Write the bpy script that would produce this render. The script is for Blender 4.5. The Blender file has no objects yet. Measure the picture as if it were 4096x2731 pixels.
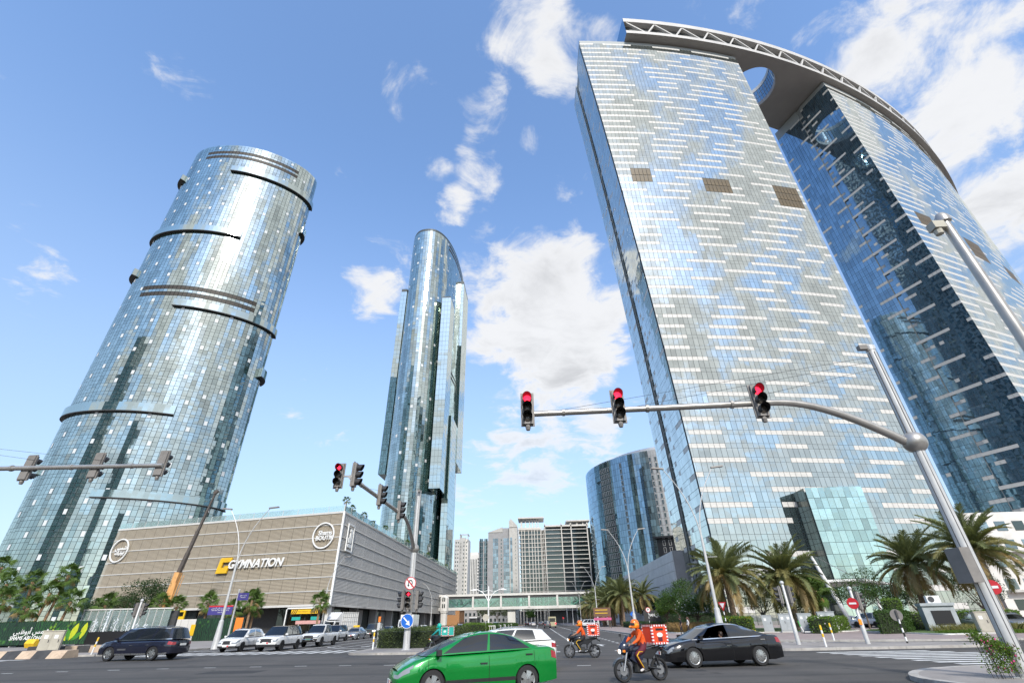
import bpy, bmesh, math, random
import numpy as np
from math import sin, cos, tan, pi, radians, degrees, atan2, hypot, sqrt
from mathutils import Matrix, Vector
rnd = random.Random(7)
NR = np.random.default_rng(11)
scene = bpy.context.scene
COL = scene.collection

# ---------------------------------------------------------------- camera
F, CX, CY, CZ = 1869.0, 2048.0, 1365.5, 1.70
PITCH, ROLL, YAW = radians(30.92), radians(-1.2), radians(2.19575)
def _rx(a): c, s = cos(a), sin(a); return np.array([[1, 0, 0], [0, c, -s], [0, s, c]])
def _rz(a): c, s = cos(a), sin(a); return np.array([[c, -s, 0], [s, c, 0], [0, 0, 1]])
RC = _rz(YAW) @ _rx(pi / 2 + PITCH) @ _rz(ROLL)
cam = bpy.data.cameras.new('camera'); camo = bpy.data.objects.new('camera', cam); COL.objects.link(camo)
cam.sensor_width = 36; cam.lens = 36 * F / 4096; cam.clip_end = 8000; cam.clip_start = 0.1
m4 = Matrix(RC.tolist()).to_4x4(); m4.translation = (0, 0, CZ); camo.matrix_world = m4
scene.camera = camo
def ray(px, py):
    d = RC @ np.array([(px - CX) / F, -(py - CY) / F, -1.0]); return d / np.linalg.norm(d)
def PX(px, py, y=None, x=None, z=None):
    """point of the place seen at a photo pixel: on the ground, or at a given depth y / x / height z"""
    d = ray(px, py)
    t = y / d[1] if y is not None else x / d[0] if x is not None else ((z or 0) - CZ) / d[2]
    return (t * d[0], t * d[1], CZ + t * d[2])

# ---------------------------------------------------------------- world, sun, exposure
SUN_AZ, SUN_EL = radians(169), radians(38)
scene.view_settings.view_transform = 'Standard'; scene.view_settings.look = 'None'
scene.view_settings.exposure = 0.48; scene.view_settings.gamma = 1.0
scene.render.engine = 'CYCLES'
scene.cycles.use_denoising = True
scene.cycles.max_bounces = 8; scene.cycles.glossy_bounces = 4; scene.cycles.diffuse_bounces = 3
scene.cycles.transmission_bounces = 4; scene.cycles.transparent_max_bounces = 12
scene.cycles.sample_clamp_indirect = 8
scene.cycles.caustics_reflective = False; scene.cycles.caustics_refractive = False
world = bpy.data.worlds.new('World'); scene.world = world; world.use_nodes = True
wn, wl = world.node_tree.nodes, world.node_tree.links
wn.clear()
class NG:
    """small node-graph helper"""
    def __init__(s, tree): s.t = tree; s.n = tree.nodes; s.l = tree.links
    def new(s, ty, **kw):
        n = s.n.new(ty)
        for k, v in kw.items():
            if k.startswith('i_'):
                key = k[2:].replace('_', ' '); n.inputs[key].default_value = v
            else: setattr(n, k, v)
        return n
    def put(s, sock, v):
        if isinstance(v, bpy.types.NodeSocket): s.l.new(v, sock)
        else: sock.default_value = v
    def math(s, op, a, b=None, c=None, clamp=False):
        n = s.n.new('ShaderNodeMath'); n.operation = op; n.use_clamp = clamp
        s.put(n.inputs[0], a)
        if b is not None: s.put(n.inputs[1], b)
        if c is not None: s.put(n.inputs[2], c)
        return n.outputs[0]
    def vmath(s, op, a, b=None):
        n = s.n.new('ShaderNodeVectorMath'); n.operation = op
        s.put(n.inputs[0], a)
        if b is not None: s.put(n.inputs[1], b)
        return n.outputs['Value'] if op in ('DOT_PRODUCT', 'LENGTH') else n.outputs[0]
    def smooth(s, v, a, b, lo=0.0, hi=1.0):
        n = s.n.new('ShaderNodeMapRange'); n.interpolation_type = 'SMOOTHSTEP'
        s.put(n.inputs[0], v)
        for i, x in enumerate((a, b, lo, hi)): s.put(n.inputs[i + 1], x)
        return n.outputs[0]
    def noise(s, vec, scale, detail=5, rough=.55, dist=0.0, lac=2.0):
        n = s.n.new('ShaderNodeTexNoise'); s.put(n.inputs['Vector'], vec)
        n.inputs['Scale'].default_value = scale; n.inputs['Detail'].default_value = detail
        n.inputs['Roughness'].default_value = rough; n.inputs['Distortion'].default_value = dist
        n.inputs['Lacunarity'].default_value = lac
        return n.outputs['Fac']
    def mix(s, fac, a, b, mode='MIX'):
        n = s.n.new('ShaderNodeMix'); n.data_type = 'RGBA'; n.blend_type = mode
        s.put(n.inputs[0], fac); s.put(n.inputs[6], a); s.put(n.inputs[7], b)
        return n.outputs[2]
W = NG(world.node_tree)
sky = W.new('ShaderNodeTexSky', sky_type='NISHITA', sun_disc=False, sun_elevation=SUN_EL, sun_rotation=SUN_AZ,
            altitude=0.0, air_density=1.0, dust_density=0.7, ozone_density=2.2)
gen = W.new('ShaderNodeTexCoord').outputs['Generated']
sep = W.new('ShaderNodeSeparateXYZ'); wl.new(gen, sep.inputs[0])
zc = W.math('MAXIMUM', sep.outputs[2], 0.0)
den = W.math('ADD', zc, 0.14)
cmb = W.new('ShaderNodeCombineXYZ')
wl.new(W.math('DIVIDE', sep.outputs[0], den), cmb.inputs[0]); wl.new(W.math('DIVIDE', sep.outputs[1], den), cmb.inputs[1])
pl = cmb.outputs[0]
n1 = W.noise(pl, 1.9, 10, .58, .35)
n2 = W.noise(pl, 7.5, 9, .64, .6)
field = W.math('ADD', W.math('MULTIPLY_ADD', n1, 1.25, -.495), W.math('MULTIPLY', n2, .74))
# broad cover: clear to the left (west), broken cloud to the right and behind
cover = W.smooth(W.vmath('DOT_PRODUCT', gen, (0.50, -0.85, -0.1)), -.5, .5, -.16, .175)
# the cumulus seen in the photograph: direction, angular radius, weight
CL = [(1650, 385, 165, .27), (1945, 435, 130, .26), (1915, 685, 150, .27), (1735, 668, 70, .22), (1800, 828, 95, .25),
      (1425, 722, 95, .17), (1545, 1080, 230, .25), (2010, 1160, 300, .22), (2250, 1260, 330, .26), (2420, 1160, 260, .24), (2120, 1420, 260, .16), (2400, 1560, 260, .16),
      (2080, 70, 230, .22), (2290, 190, 220, .2), (1690, 20, 150, .17), (2210, 330, 130, .2), (2880, 40, 240, .18),
      (3330, 240, 190, .17), (3640, 420, 330, .20), (3900, 130, 320, .20), (3950, 620, 360, .20), (4050, 900, 220, .12), (2320, 740, 110, .15),
      (2330, 900, 90, .15), (2130, 1880, 230, .13), (1830, 1420, 140, .12), (1950, 1680, 130, .1), (1150, 1250, 90, .12), (1990, 250, 120, .1), (2250, 1780, 260, .17), (2000, 1950, 240, .14), (1760, 2050, 160, .12), (2440, 1760, 160, .15), (1500, 1180, 130, .17), (2100, 560, 70, .14), (1850, 560, 60, .12)]
for (px, py, r, w) in CL:
    c = ray(px, py); e = ray(px + r * 1.25, py); e2 = ray(px, py + r * 1.25)
    ce = min(float(c @ e), float(c @ e2))
    b = W.smooth(W.vmath('DOT_PRODUCT', gen, tuple(c)), ce, 1.0, 0.0, w)
    cover = W.math('ADD', cover, b)
dens = W.math('ADD', field, cover)
mask = W.smooth(dens, .53, .75)
# cloud brightness: bright tops, greyer cores
n3 = W.noise(W.vmath('ADD', pl, (0.035, -0.06, 0)), 1.9, 8, .62, .3)
core = W.smooth(dens, .68, 1.0)
shade = W.math('SUBTRACT', 1.0, W.math('MULTIPLY', core, W.smooth(n3, .40, .62, .0, .30)))
ccol = W.new('ShaderNodeCombineXYZ')
for i, k in enumerate((5.2, 5.2, 5.22)): wl.new(W.math('MULTIPLY', shade, k), ccol.inputs[i])
hz = W.smooth(zc, .02, .45, .40, 1.0)
veil = W.smooth(zc, -.02, .80, .72, .0)
skyc = W.mix(1.0, sky.outputs[0], (1.68, 1.82, 1.93, 1), 'MULTIPLY')
skyc = W.mix(veil, skyc, (2.62, 2.98, 3.28, 1))
colr = W.mix(W.math('MULTIPLY', mask, W.math('MULTIPLY', hz, .93)), skyc, ccol.outputs[0])
bg = W.new('ShaderNodeBackground'); wl.new(colr, bg.inputs[0]); bg.inputs[1].default_value = 0.13
wo = W.new('ShaderNodeOutputWorld'); wl.new(bg.outputs[0], wo.inputs[0])
world.cycles.sampling_method = 'MANUAL'; world.cycles.sample_map_resolution = 512

sun = bpy.data.lights.new('sun', 'SUN'); sun.energy = 2.8; sun.angle = radians(7); sun.color = (1, .95, .87)
suno = bpy.data.objects.new('sun', sun); COL.objects.link(suno)
sd = Vector((sin(SUN_AZ) * cos(SUN_EL), cos(SUN_AZ) * cos(SUN_EL), sin(SUN_EL)))
suno.rotation_euler = (-sd).to_track_quat('-Z', 'Y').to_euler(); suno.location = (0, -60, 90)

# ---------------------------------------------------------------- materials
MATS = {}
def mat(name, col, rough=.6, metal=0.0, var=.10, scale=3.0, bump=0.0, bscale=None, spec=.5, coat=0.0, dirt=None, stretch=None, emit=0, streak=None):
    if name in MATS: return MATS[name]
    m = bpy.data.materials.new(name); m.use_nodes = True; MATS[name] = m
    g = NG(m.node_tree); b = g.n['Principled BSDF']
    b.inputs['Roughness'].default_value = rough; b.inputs['Metallic'].default_value = metal
    b.inputs['Specular IOR Level'].default_value = spec
    if coat: b.inputs['Coat Weight'].default_value = coat; b.inputs['Coat Roughness'].default_value = .03
    c4 = (*col, 1)
    vec = g.new('ShaderNodeTexCoord').outputs['Object']
    if stretch: vec = g.vmath('MULTIPLY', vec, stretch)
    if var:
        f = g.noise(vec, scale, 6, .6)
        lo = tuple(max(0, c * (1 - var * 1.6)) for c in col) + (1,); hi = tuple(min(1, c * (1 + var * 1.6)) for c in col) + (1,)
        cc = g.mix(g.smooth(f, .25, .75), lo, hi)
        if dirt:
            f2 = g.noise(vec, dirt[1], 7, .65, .6)
            cc = g.mix(g.smooth(f2, .50, .72, 0, dirt[2]), cc, (*dirt[0], 1))
        for (sv, ss, lo_, hi_, amt, sc_) in streak or ():
            f3 = g.noise(g.vmath('MULTIPLY', vec, sv), ss, 6, .6)
            cc = g.mix(g.smooth(f3, lo_, hi_, 0, amt), cc, (*sc_, 1))
        g.l.new(cc, b.inputs['Base Color'])
        rr = g.smooth(f, .2, .8, max(0, rough - .06), min(1, rough + .06)); g.l.new(rr, b.inputs['Roughness'])
    else: b.inputs['Base Color'].default_value = c4
    if bump:
        bn = g.new('ShaderNodeBump'); bn.inputs['Strength'].default_value = bump; bn.inputs['Distance'].default_value = .02
        g.l.new(g.noise(vec, bscale or scale * 6, 4, .6), bn.inputs['Height']); g.l.new(bn.outputs[0], b.inputs['Normal'])
    if emit:
        b.inputs['Emission Color'].default_value = c4; b.inputs['Emission Strength'].default_value = emit
    return m
def glass_facade(name, inner, tint, lo, hi, rough=.02, wave=.06, wscale=.5):
    """coated facade glass: a dark room behind a strongly mirroring pane; 't' varies it from pane to pane"""
    if name in MATS: return MATS[name]
    m = bpy.data.materials.new(name); m.use_nodes = True; MATS[name] = m
    g = NG(m.node_tree); b = g.n['Principled BSDF']
    a1 = g.new('ShaderNodeAttribute', attribute_name='t'); a2 = g.new('ShaderNodeAttribute', attribute_name='t', attribute_type='OBJECT')
    t = g.math('ADD', a1.outputs['Fac'], a2.outputs['Fac'])
    vec = g.new('ShaderNodeTexCoord').outputs['Object']
    geo = g.new('ShaderNodeNewGeometry').outputs['Position']
    b.inputs['Base Color'].default_value = (*inner, 1); b.inputs['Roughness'].default_value = .25
    lay = g.mix(t, (*[c * .55 for c in inner], 1), (*[min(1, c * 1.9 + .01) for c in inner], 1)); g.l.new(lay, b.inputs['Base Color'])
    gl = g.new('ShaderNodeBsdfGlossy'); gl.inputs['Color'].default_value = (*tint, 1); gl.inputs['Roughness'].default_value = rough
    bn = g.new('ShaderNodeBump'); bn.inputs['Strength'].default_value = wave; bn.inputs['Distance'].default_value = .06
    g.l.new(g.noise(geo, wscale, 2, .5), bn.inputs['Height']); g.l.new(bn.outputs[0], gl.inputs['Normal'])
    lw = g.new('ShaderNodeLayerWeight'); lw.inputs[0].default_value = .22
    fac = g.math('ADD', g.smooth(t, 0, 1, lo, hi), g.math('MULTIPLY', lw.outputs['Fresnel'], .5), clamp=True)
    mx = g.new('ShaderNodeMixShader'); g.l.new(fac, mx.inputs[0]); g.l.new(b.outputs[0], mx.inputs[1]); g.l.new(gl.outputs[0], mx.inputs[2])
    g.l.new(mx.outputs[0], g.n['Material Output'].inputs[0])
    return m
def clear_glass(name, tint, fac=.5):
    if name in MATS: return MATS[name]
    m = bpy.data.materials.new(name); m.use_nodes = True; MATS[name] = m
    g = NG(m.node_tree); g.n.remove(g.n['Principled BSDF'])
    tr = g.new('ShaderNodeBsdfTransparent'); tr.inputs[0].default_value = (*tint, 1)
    gl = g.new('ShaderNodeBsdfGlossy'); gl.inputs[0].default_value = (.9, .95, .95, 1); gl.inputs[1].default_value = .02
    df = g.new('ShaderNodeBsdfDiffuse'); df.inputs[0].default_value = (*tint, 1)
    lw = g.new('ShaderNodeLayerWeight'); lw.inputs[0].default_value = .35
    mx = g.new('ShaderNodeMixShader'); g.l.new(g.math('ADD', g.math('MULTIPLY', lw.outputs['Fresnel'], .6), .10, clamp=True), mx.inputs[0])
    m2 = g.new('ShaderNodeMixShader'); m2.inputs[0].default_value = fac; g.l.new(tr.outputs[0], m2.inputs[1]); g.l.new(df.outputs[0], m2.inputs[2])
    g.l.new(m2.outputs[0], mx.inputs[1]); g.l.new(gl.outputs[0], mx.inputs[2])
    g.l.new(mx.outputs[0], g.n['Material Output'].inputs[0]); return m
def leafy(name, col, var=.35, trans=.25, spec=.3):
    if name in MATS: return MATS[name]
    m = bpy.data.materials.new(name); m.use_nodes = True; MATS[name] = m
    g = NG(m.node_tree); b = g.n['Principled BSDF']; b.inputs['Roughness'].default_value = .5; b.inputs['Specular IOR Level'].default_value = spec
    geo = g.new('ShaderNodeNewGeometry'); 
    f = g.math('ADD', g.math('MULTIPLY', geo.outputs['Random Per Island'], .6), g.math('MULTIPLY', g.noise(geo.outputs['Position'], .9, 3), .4))
    c = g.mix(f, (*[x * (1 - var) for x in col], 1), (*[x * (1 + var) for x in col], 1)); g.l.new(c, b.inputs['Base Color'])
    tl = g.new('ShaderNodeBsdfTranslucent'); g.l.new(g.mix(.5, c, (col[0] * 1.6, col[1] * 1.5, col[2] * .6, 1)), tl.inputs[0])
    mx = g.new('ShaderNodeMixShader'); mx.inputs[0].default_value = trans; g.l.new(b.outputs[0], mx.inputs[1]); g.l.new(tl.outputs[0], mx.inputs[2])
    g.l.new(mx.outputs[0], g.n['Material Output'].inputs[0]); return m

# ---------------------------------------------------------------- mesh helpers
PINV, KIDS = {}, {}
class MB:
    def __init__(s): s.v = []; s.f = []; s.m = []
    def add(s, vs, fs, m=0):
        o = len(s.v); s.v.extend([tuple(map(float, p)) for p in vs]); s.f.extend([tuple(i + o for i in f) for f in fs]); s.m.extend([m] * len(fs)); return s
    def poly(s, pts, m=0): return s.add(pts, [tuple(range(len(pts)))], m)
    def box(s, x0, y0, z0, x1, y1, z1, m=0):
        x0, x1 = sorted((x0, x1)); y0, y1 = sorted((y0, y1)); z0, z1 = sorted((z0, z1))
        return s.add([(x0, y0, z0), (x1, y0, z0), (x1, y1, z0), (x0, y1, z0), (x0, y0, z1), (x1, y0, z1), (x1, y1, z1), (x0, y1, z1)],
                     [(0, 3, 2, 1), (4, 5, 6, 7), (0, 1, 5, 4), (1, 2, 6, 5), (2, 3, 7, 6), (3, 0, 4, 7)], m)
    def cbox(s, c, size, mat=None, m=0):
        """box about a centre, turned by a 3x3 matrix"""
        h = [x / 2 for x in size]; pts = []
        for z in (-1, 1):
            for (x, y) in ((-1, -1), (1, -1), (1, 1), (-1, 1)): pts.append(Vector((x * h[0], y * h[1], z * h[2])))
        if mat is not None: pts = [mat @ p for p in pts]
        return s.add([tuple(p + Vector(c)) for p in pts], [(0, 3, 2, 1), (4, 5, 6, 7), (0, 1, 5, 4), (1, 2, 6, 5), (2, 3, 7, 6), (3, 0, 4, 7)], m)
    def bar(s, a, b, w, h=None, m=0, up=(0, 0, 1)):
        a, b = Vector(a), Vector(b); d = b - a; L = d.length
        if L < 1e-6: return s
        z = d / L; u = Vector(up)
        if abs(z.dot(u)) > .98: u = Vector((1, 0, 0))
        x = u.cross(z).normalized(); y = z.cross(x)
        return s.cbox((a + b) / 2, (w, h or w, L), Matrix((x, y, z)).transposed(), m)
    def tube(s, path, rad, seg=8, m=0, cap=True):
        path = [Vector(p) for p in path]; n = len(path)
        if not hasattr(rad, '__len__'): rad = [rad] * n
        ref = None; rings = []
        for i, p in enumerate(path):
            d = (path[min(i + 1, n - 1)] - path[max(i - 1, 0)]).normalized()
            if ref is None:
                ref = Vector((0, 0, 1)) if abs(d.z) < .9 else Vector((1, 0, 0))
            x = (ref - d * ref.dot(d)).normalized(); ref = x; y = d.cross(x)
            rings.append([p + (x * cos(2 * pi * k / seg) + y * sin(2 * pi * k / seg)) * rad[i] for k in range(seg)])
        o = len(s.v); vs = [tuple(q) for r in rings for q in r]; fs = []
        for i in range(n - 1):
            for k in range(seg):
                a, b2 = i * seg + k, i * seg + (k + 1) % seg; fs.append((a, b2, b2 + seg, a + seg))
        if cap: fs.append(tuple(range(seg - 1, -1, -1))); fs.append(tuple((n - 1) * seg + k for k in range(seg)))
        return s.add(vs, fs, m)
    def lathe(s, prof, seg=16, m=0, c=(0, 0, 0), axis='z', flip=1, cap=True):
        vs, fs = [], []; n = len(prof)
        for (r, z) in prof:
            for k in range(seg):
                a = 2 * pi * k / seg; p = (r * cos(a), r * sin(a), z)
                if axis == 'y': p = (p[0], p[2] * flip, p[1])
                elif axis == 'x': p = (p[2] * flip, p[0], p[1])
                vs.append((p[0] + c[0], p[1] + c[1], p[2] + c[2]))
        for i in range(n - 1):
            for k in range(seg):
                a, b = i * seg + k, i * seg + (k + 1) % seg; fs.append((a, b, b + seg, a + seg))
        if cap and prof[0][0] > 1e-4: fs.append(tuple(range(seg - 1, -1, -1)))
        if cap and prof[-1][0] > 1e-4: fs.append(tuple((n - 1) * seg + k for k in range(seg)))
        return s.add(vs, fs, m)
    def prism(s, pts, z0, z1, m=0, mside=None):
        n = len(pts); vs = [(p[0], p[1], z0) for p in pts] + [(p[0], p[1], z1) for p in pts]
        s.add(vs, [tuple(range(n - 1, -1, -1)), tuple(range(n, 2 * n))], m)
        o = len(s.v) - 2 * n
        for i in range(n):
            j = (i + 1) % n; s.f.append((o + i, o + j, o + n + j, o + n + i)); s.m.append(m if mside is None else mside)
        return s
    def xprism(s, pts, y0, y1, m=0):
        """outline in x,z extruded along y"""
        n = len(pts); vs = [(p[0], y0, p[1]) for p in pts] + [(p[0], y1, p[1]) for p in pts]
        fs = [tuple(range(n)), tuple(range(2 * n - 1, n - 1, -1))] + [(i, i + n, (i + 1) % n + n, (i + 1) % n) for i in range(n)]
        return s.add(vs, fs, m)
    def mesh(s, name, mats, smooth=None):
        me = bpy.data.meshes.new(name); me.from_pydata(s.v, [], s.f)
        for m in (mats if isinstance(mats, (list, tuple)) else [mats]): me.materials.append(MATS[m] if isinstance(m, str) else m)
        if any(s.m): me.polygons.foreach_set('material_index', s.m)
        me.validate(); 
        if smooth:
            me.shade_smooth(); me.set_sharp_from_angle(angle=radians(smooth))
        me.update(); return me
    def obj(s, name, mats, parent=None, smooth=None, world=True):
        return link(name, s.mesh(name, mats, smooth), parent, world)
def link(name, me, parent=None, world=True):
    o = bpy.data.objects.new(name, me); COL.objects.link(o)
    if parent is not None:
        o.parent = parent; KIDS.setdefault(parent.name, []).append(o)
        if world and parent.name in PINV: o.matrix_parent_inverse = PINV[parent.name]
    return o
def tag(o, label=None, cat=None, group=None, kind=None):
    if label: o['label'] = label
    if cat: o['category'] = cat
    if group: o['group'] = group
    if kind: o['kind'] = kind
    return o
def thing(name, label, cat, loc=(0, 0, 0), rz=0.0, group=None):
    """an Empty at the thing's base; parts made with world=True keep place coordinates, world=False are local"""
    o = bpy.data.objects.new(name, None); COL.objects.link(o); o.empty_display_size = .3
    o.location = loc; o.rotation_euler = (0, 0, rz)
    PINV[o.name] = (Matrix.Translation(loc) @ Matrix.Rotation(rz, 4, 'Z')).inverted()
    for k in ('label', 'category', 'group'):
        v = {'label': label, 'category': cat, 'group': group}[k]
        if v: o[k] = v
    return o
def copy_tree(o, loc=None, rz=None, scale=None, label=None, group=None):
    def cp(a, par):
        c = a.copy(); COL.objects.link(c)
        if par is not None: c.parent = par
        for ch in KIDS.get(a.name, ()): cp(ch, c)
        return c
    r = cp(o, None)
    if loc is not None: r.location = loc
    if rz is not None: r.rotation_euler = (0, 0, rz)
    if scale is not None: r.scale = (scale,) * 3 if not hasattr(scale, '__len__') else scale
    if label: r['label'] = label
    if group: r['group'] = group
    return r
def struct(name, mb, mats, smooth=None): return tag(mb.obj(name, mats, None, smooth), kind='structure')

class Panes:
    """facade pieces: the few hundred that show largest become parts of their own, the rest one mesh"""
    def __init__(s): s.c = []; s.u = []; s.v = []; s.m = []; s.t = []; s.q = []
    def add(s, c, u, v, m=0, t=.5, tu=0.0, tv=0.0):
        """centre, half-width vector, half-height vector, material, variation, tilts (rad)"""
        c, u, v = np.array(c, float), np.array(u, float), np.array(v, float)
        n = np.cross(u, v); n /= np.linalg.norm(n)
        s.c.append(c); s.u.append(u + n * np.linalg.norm(u) * tu); s.v.append(v + n * np.linalg.norm(v) * tv); s.m.append(m); s.t.append(t); s.q.append(None)
    def quad(s, pts, m=0, t=.5):
        P = np.array(pts, float); s.c.append(P.mean(0)); s.u.append((P[1] - P[0]) / 2); s.v.append((P[3] - P[0]) / 2); s.m.append(m); s.t.append(t); s.q.append(P)
    def build(s, parent, names, mats, nmax=300, stuffname=None):
        c, u, v = np.array(s.c), np.array(s.u), np.array(s.v); m = np.array(s.m)
        n = np.cross(u, v); area = np.linalg.norm(n, axis=1) * 4; n /= np.linalg.norm(n, axis=1)[:, None]
        d = np.array([0, 0, CZ]) - c; r = np.linalg.norm(d, axis=1)
        size = area * (d * n).sum(1) / r ** 3
        cc = (c - np.array([0, 0, CZ])) @ RC
        ok = (cc[:, 2] < 0) & (np.abs(cc[:, 0] / -cc[:, 2]) < 1.09) & (cc[:, 1] / -cc[:, 2] > -.6) & np.array([q is None for q in s.q])
        size = np.where(ok, size, -1)
        pick = np.zeros(len(c), bool)
        for k in set(m.tolist()):
            idx = np.where(m == k)[0]; idx = idx[np.argsort(-size[idx])][:nmax if k == 0 else nmax // 2]
            pick[idx[size[idx] > 0]] = True
        unit = {}
        for i in np.where(pick)[0]:
            k = int(m[i])
            if k not in unit:
                b = MB().box(-1, -1, -.05, 1, 1, 0); unit[k] = b.mesh(names[k], mats[k])
            o = bpy.data.objects.new(names[k], unit[k]); COL.objects.link(o); o.parent = parent; o.matrix_parent_inverse = PINV[parent.name]
            o.matrix_basis = Matrix(((u[i][0], v[i][0], n[i][0], c[i][0]), (u[i][1], v[i][1], n[i][1], c[i][1]), (u[i][2], v[i][2], n[i][2], c[i][2]), (0, 0, 0, 1)))
            o['t'] = float(s.t[i])
        rest = np.where(~pick)[0]
        if len(rest):
            V = np.stack([c[rest] - u[rest] - v[rest], c[rest] + u[rest] - v[rest], c[rest] + u[rest] + v[rest], c[rest] - u[rest] + v[rest]], 1)
            for j, i in enumerate(rest):
                if s.q[i] is not None: V[j] = s.q[i]
            me = bpy.data.meshes.new(stuffname or names[0]); N = len(rest)
            me.from_pydata(V.reshape(-1, 3).tolist(), [], np.arange(4 * N).reshape(-1, 4).tolist())
            for mm in mats: me.materials.append(MATS[mm])
            me.polygons.foreach_set('material_index', m[rest].astype(np.int32))
            a = me.attributes.new('t', 'FLOAT', 'FACE'); a.data.foreach_set('value', np.array(s.t, np.float32)[rest])
            me.update(); o = link(stuffname or names[0], me, parent); o['kind'] = 'stuff'
        return int(pick.sum())

# ================================================================ BUILDINGS
mat('asphalt', (.078, .073, .068), .85, var=.16, scale=.35, bump=.25, bscale=60, dirt=((.145, .122, .104), .05, .85), streak=(((.03, 1, 1), .55, .46, .66, .75, (.040, .039, .038)), ((.02, 1, 1), 1.6, .52, .66, .55, (.135, .118, .102)), ((1, 1, 1), .9, .62, .66, .75, (.03, .029, .029))))
mat('mullion', (.05, .065, .07), .5, var=0)
mat('mullion_light', (.30, .33, .34), .5, var=0)
mat('white_panel', (.60, .585, .55), .35, var=.05, scale=.6)
mat('white_vent', (.64, .66, .67), .3, var=.03)
mat('louvre', (.035, .028, .02), .6, var=.12, scale=.8)
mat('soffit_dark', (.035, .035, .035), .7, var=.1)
mat('concrete_light', (.50, .49, .46), .75, var=.07, scale=.4, dirt=((.36, .34, .31), .25, .5))
mat('concrete_white', (.66, .64, .60), .7, var=.06, scale=.3, dirt=((.50, .48, .44), .2, .5))
mat('concrete_grey', (.33, .33, .335), .75, var=.07, scale=.3)
mat('soffit_gate', (.33, .32, .30), .55, var=.05, scale=.1)
mat('gate_rim', (.52, .51, .49), .5, var=.05, scale=.2)
glass_facade('glass_sun', (.010, .048, .047), (.76, .82, .77), .42, .74, wave=.05, wscale=.35)
glass_facade('glass_gate', (.035, .055, .058), (.84, .87, .81), .55, .73, wave=.08, wscale=.55)
glass_facade('glass_blue', (.012, .04, .065), (.44, .62, .76), .42, .60, wave=.05, wscale=.4)
glass_facade('glass_far', (.03, .06, .075), (.65, .75, .80), .25, .5, wave=.05)
glass_facade('glass_dark', (.012, .025, .026), (.55, .65, .62), .12, .28, wave=.05)

def superell(cx, cy, a, b, th, n, N=1440):
    T = np.linspace(0, 2 * pi, N + 1); c, s = np.cos(T), np.sin(T)
    u = a * np.sign(c) * np.abs(c) ** (2 / n); v = b * np.sign(s) * np.abs(s) ** (2 / n)
    return np.c_[cx + u * cos(th) - v * sin(th), cy + u * sin(th) + v * cos(th)]
def resample(C, w):
    """points at even spacing along a closed curve, and the index into it"""
    d = np.r_[0, np.cumsum(np.hypot(*np.diff(C, axis=0).T))]; n = int(round(d[-1] / w))
    s = np.linspace(0, d[-1], n + 1)
    return np.c_[np.interp(s, d, C[:, 0]), np.interp(s, d, C[:, 1])], np.interp(s, d, np.linspace(0, 360, len(C)))
def shell(C, z0, z1, inset=.25, top=True):
    P = C[:-1]; cen = P.mean(0); n = len(P); t = np.roll(P, -1, 0) - np.roll(P, 1, 0); nn = np.c_[t[:, 1], -t[:, 0]]; nn /= np.linalg.norm(nn, axis=1)[:, None]
    Q = P - nn * inset
    return MB().prism(Q.tolist(), z0, z1)

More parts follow.
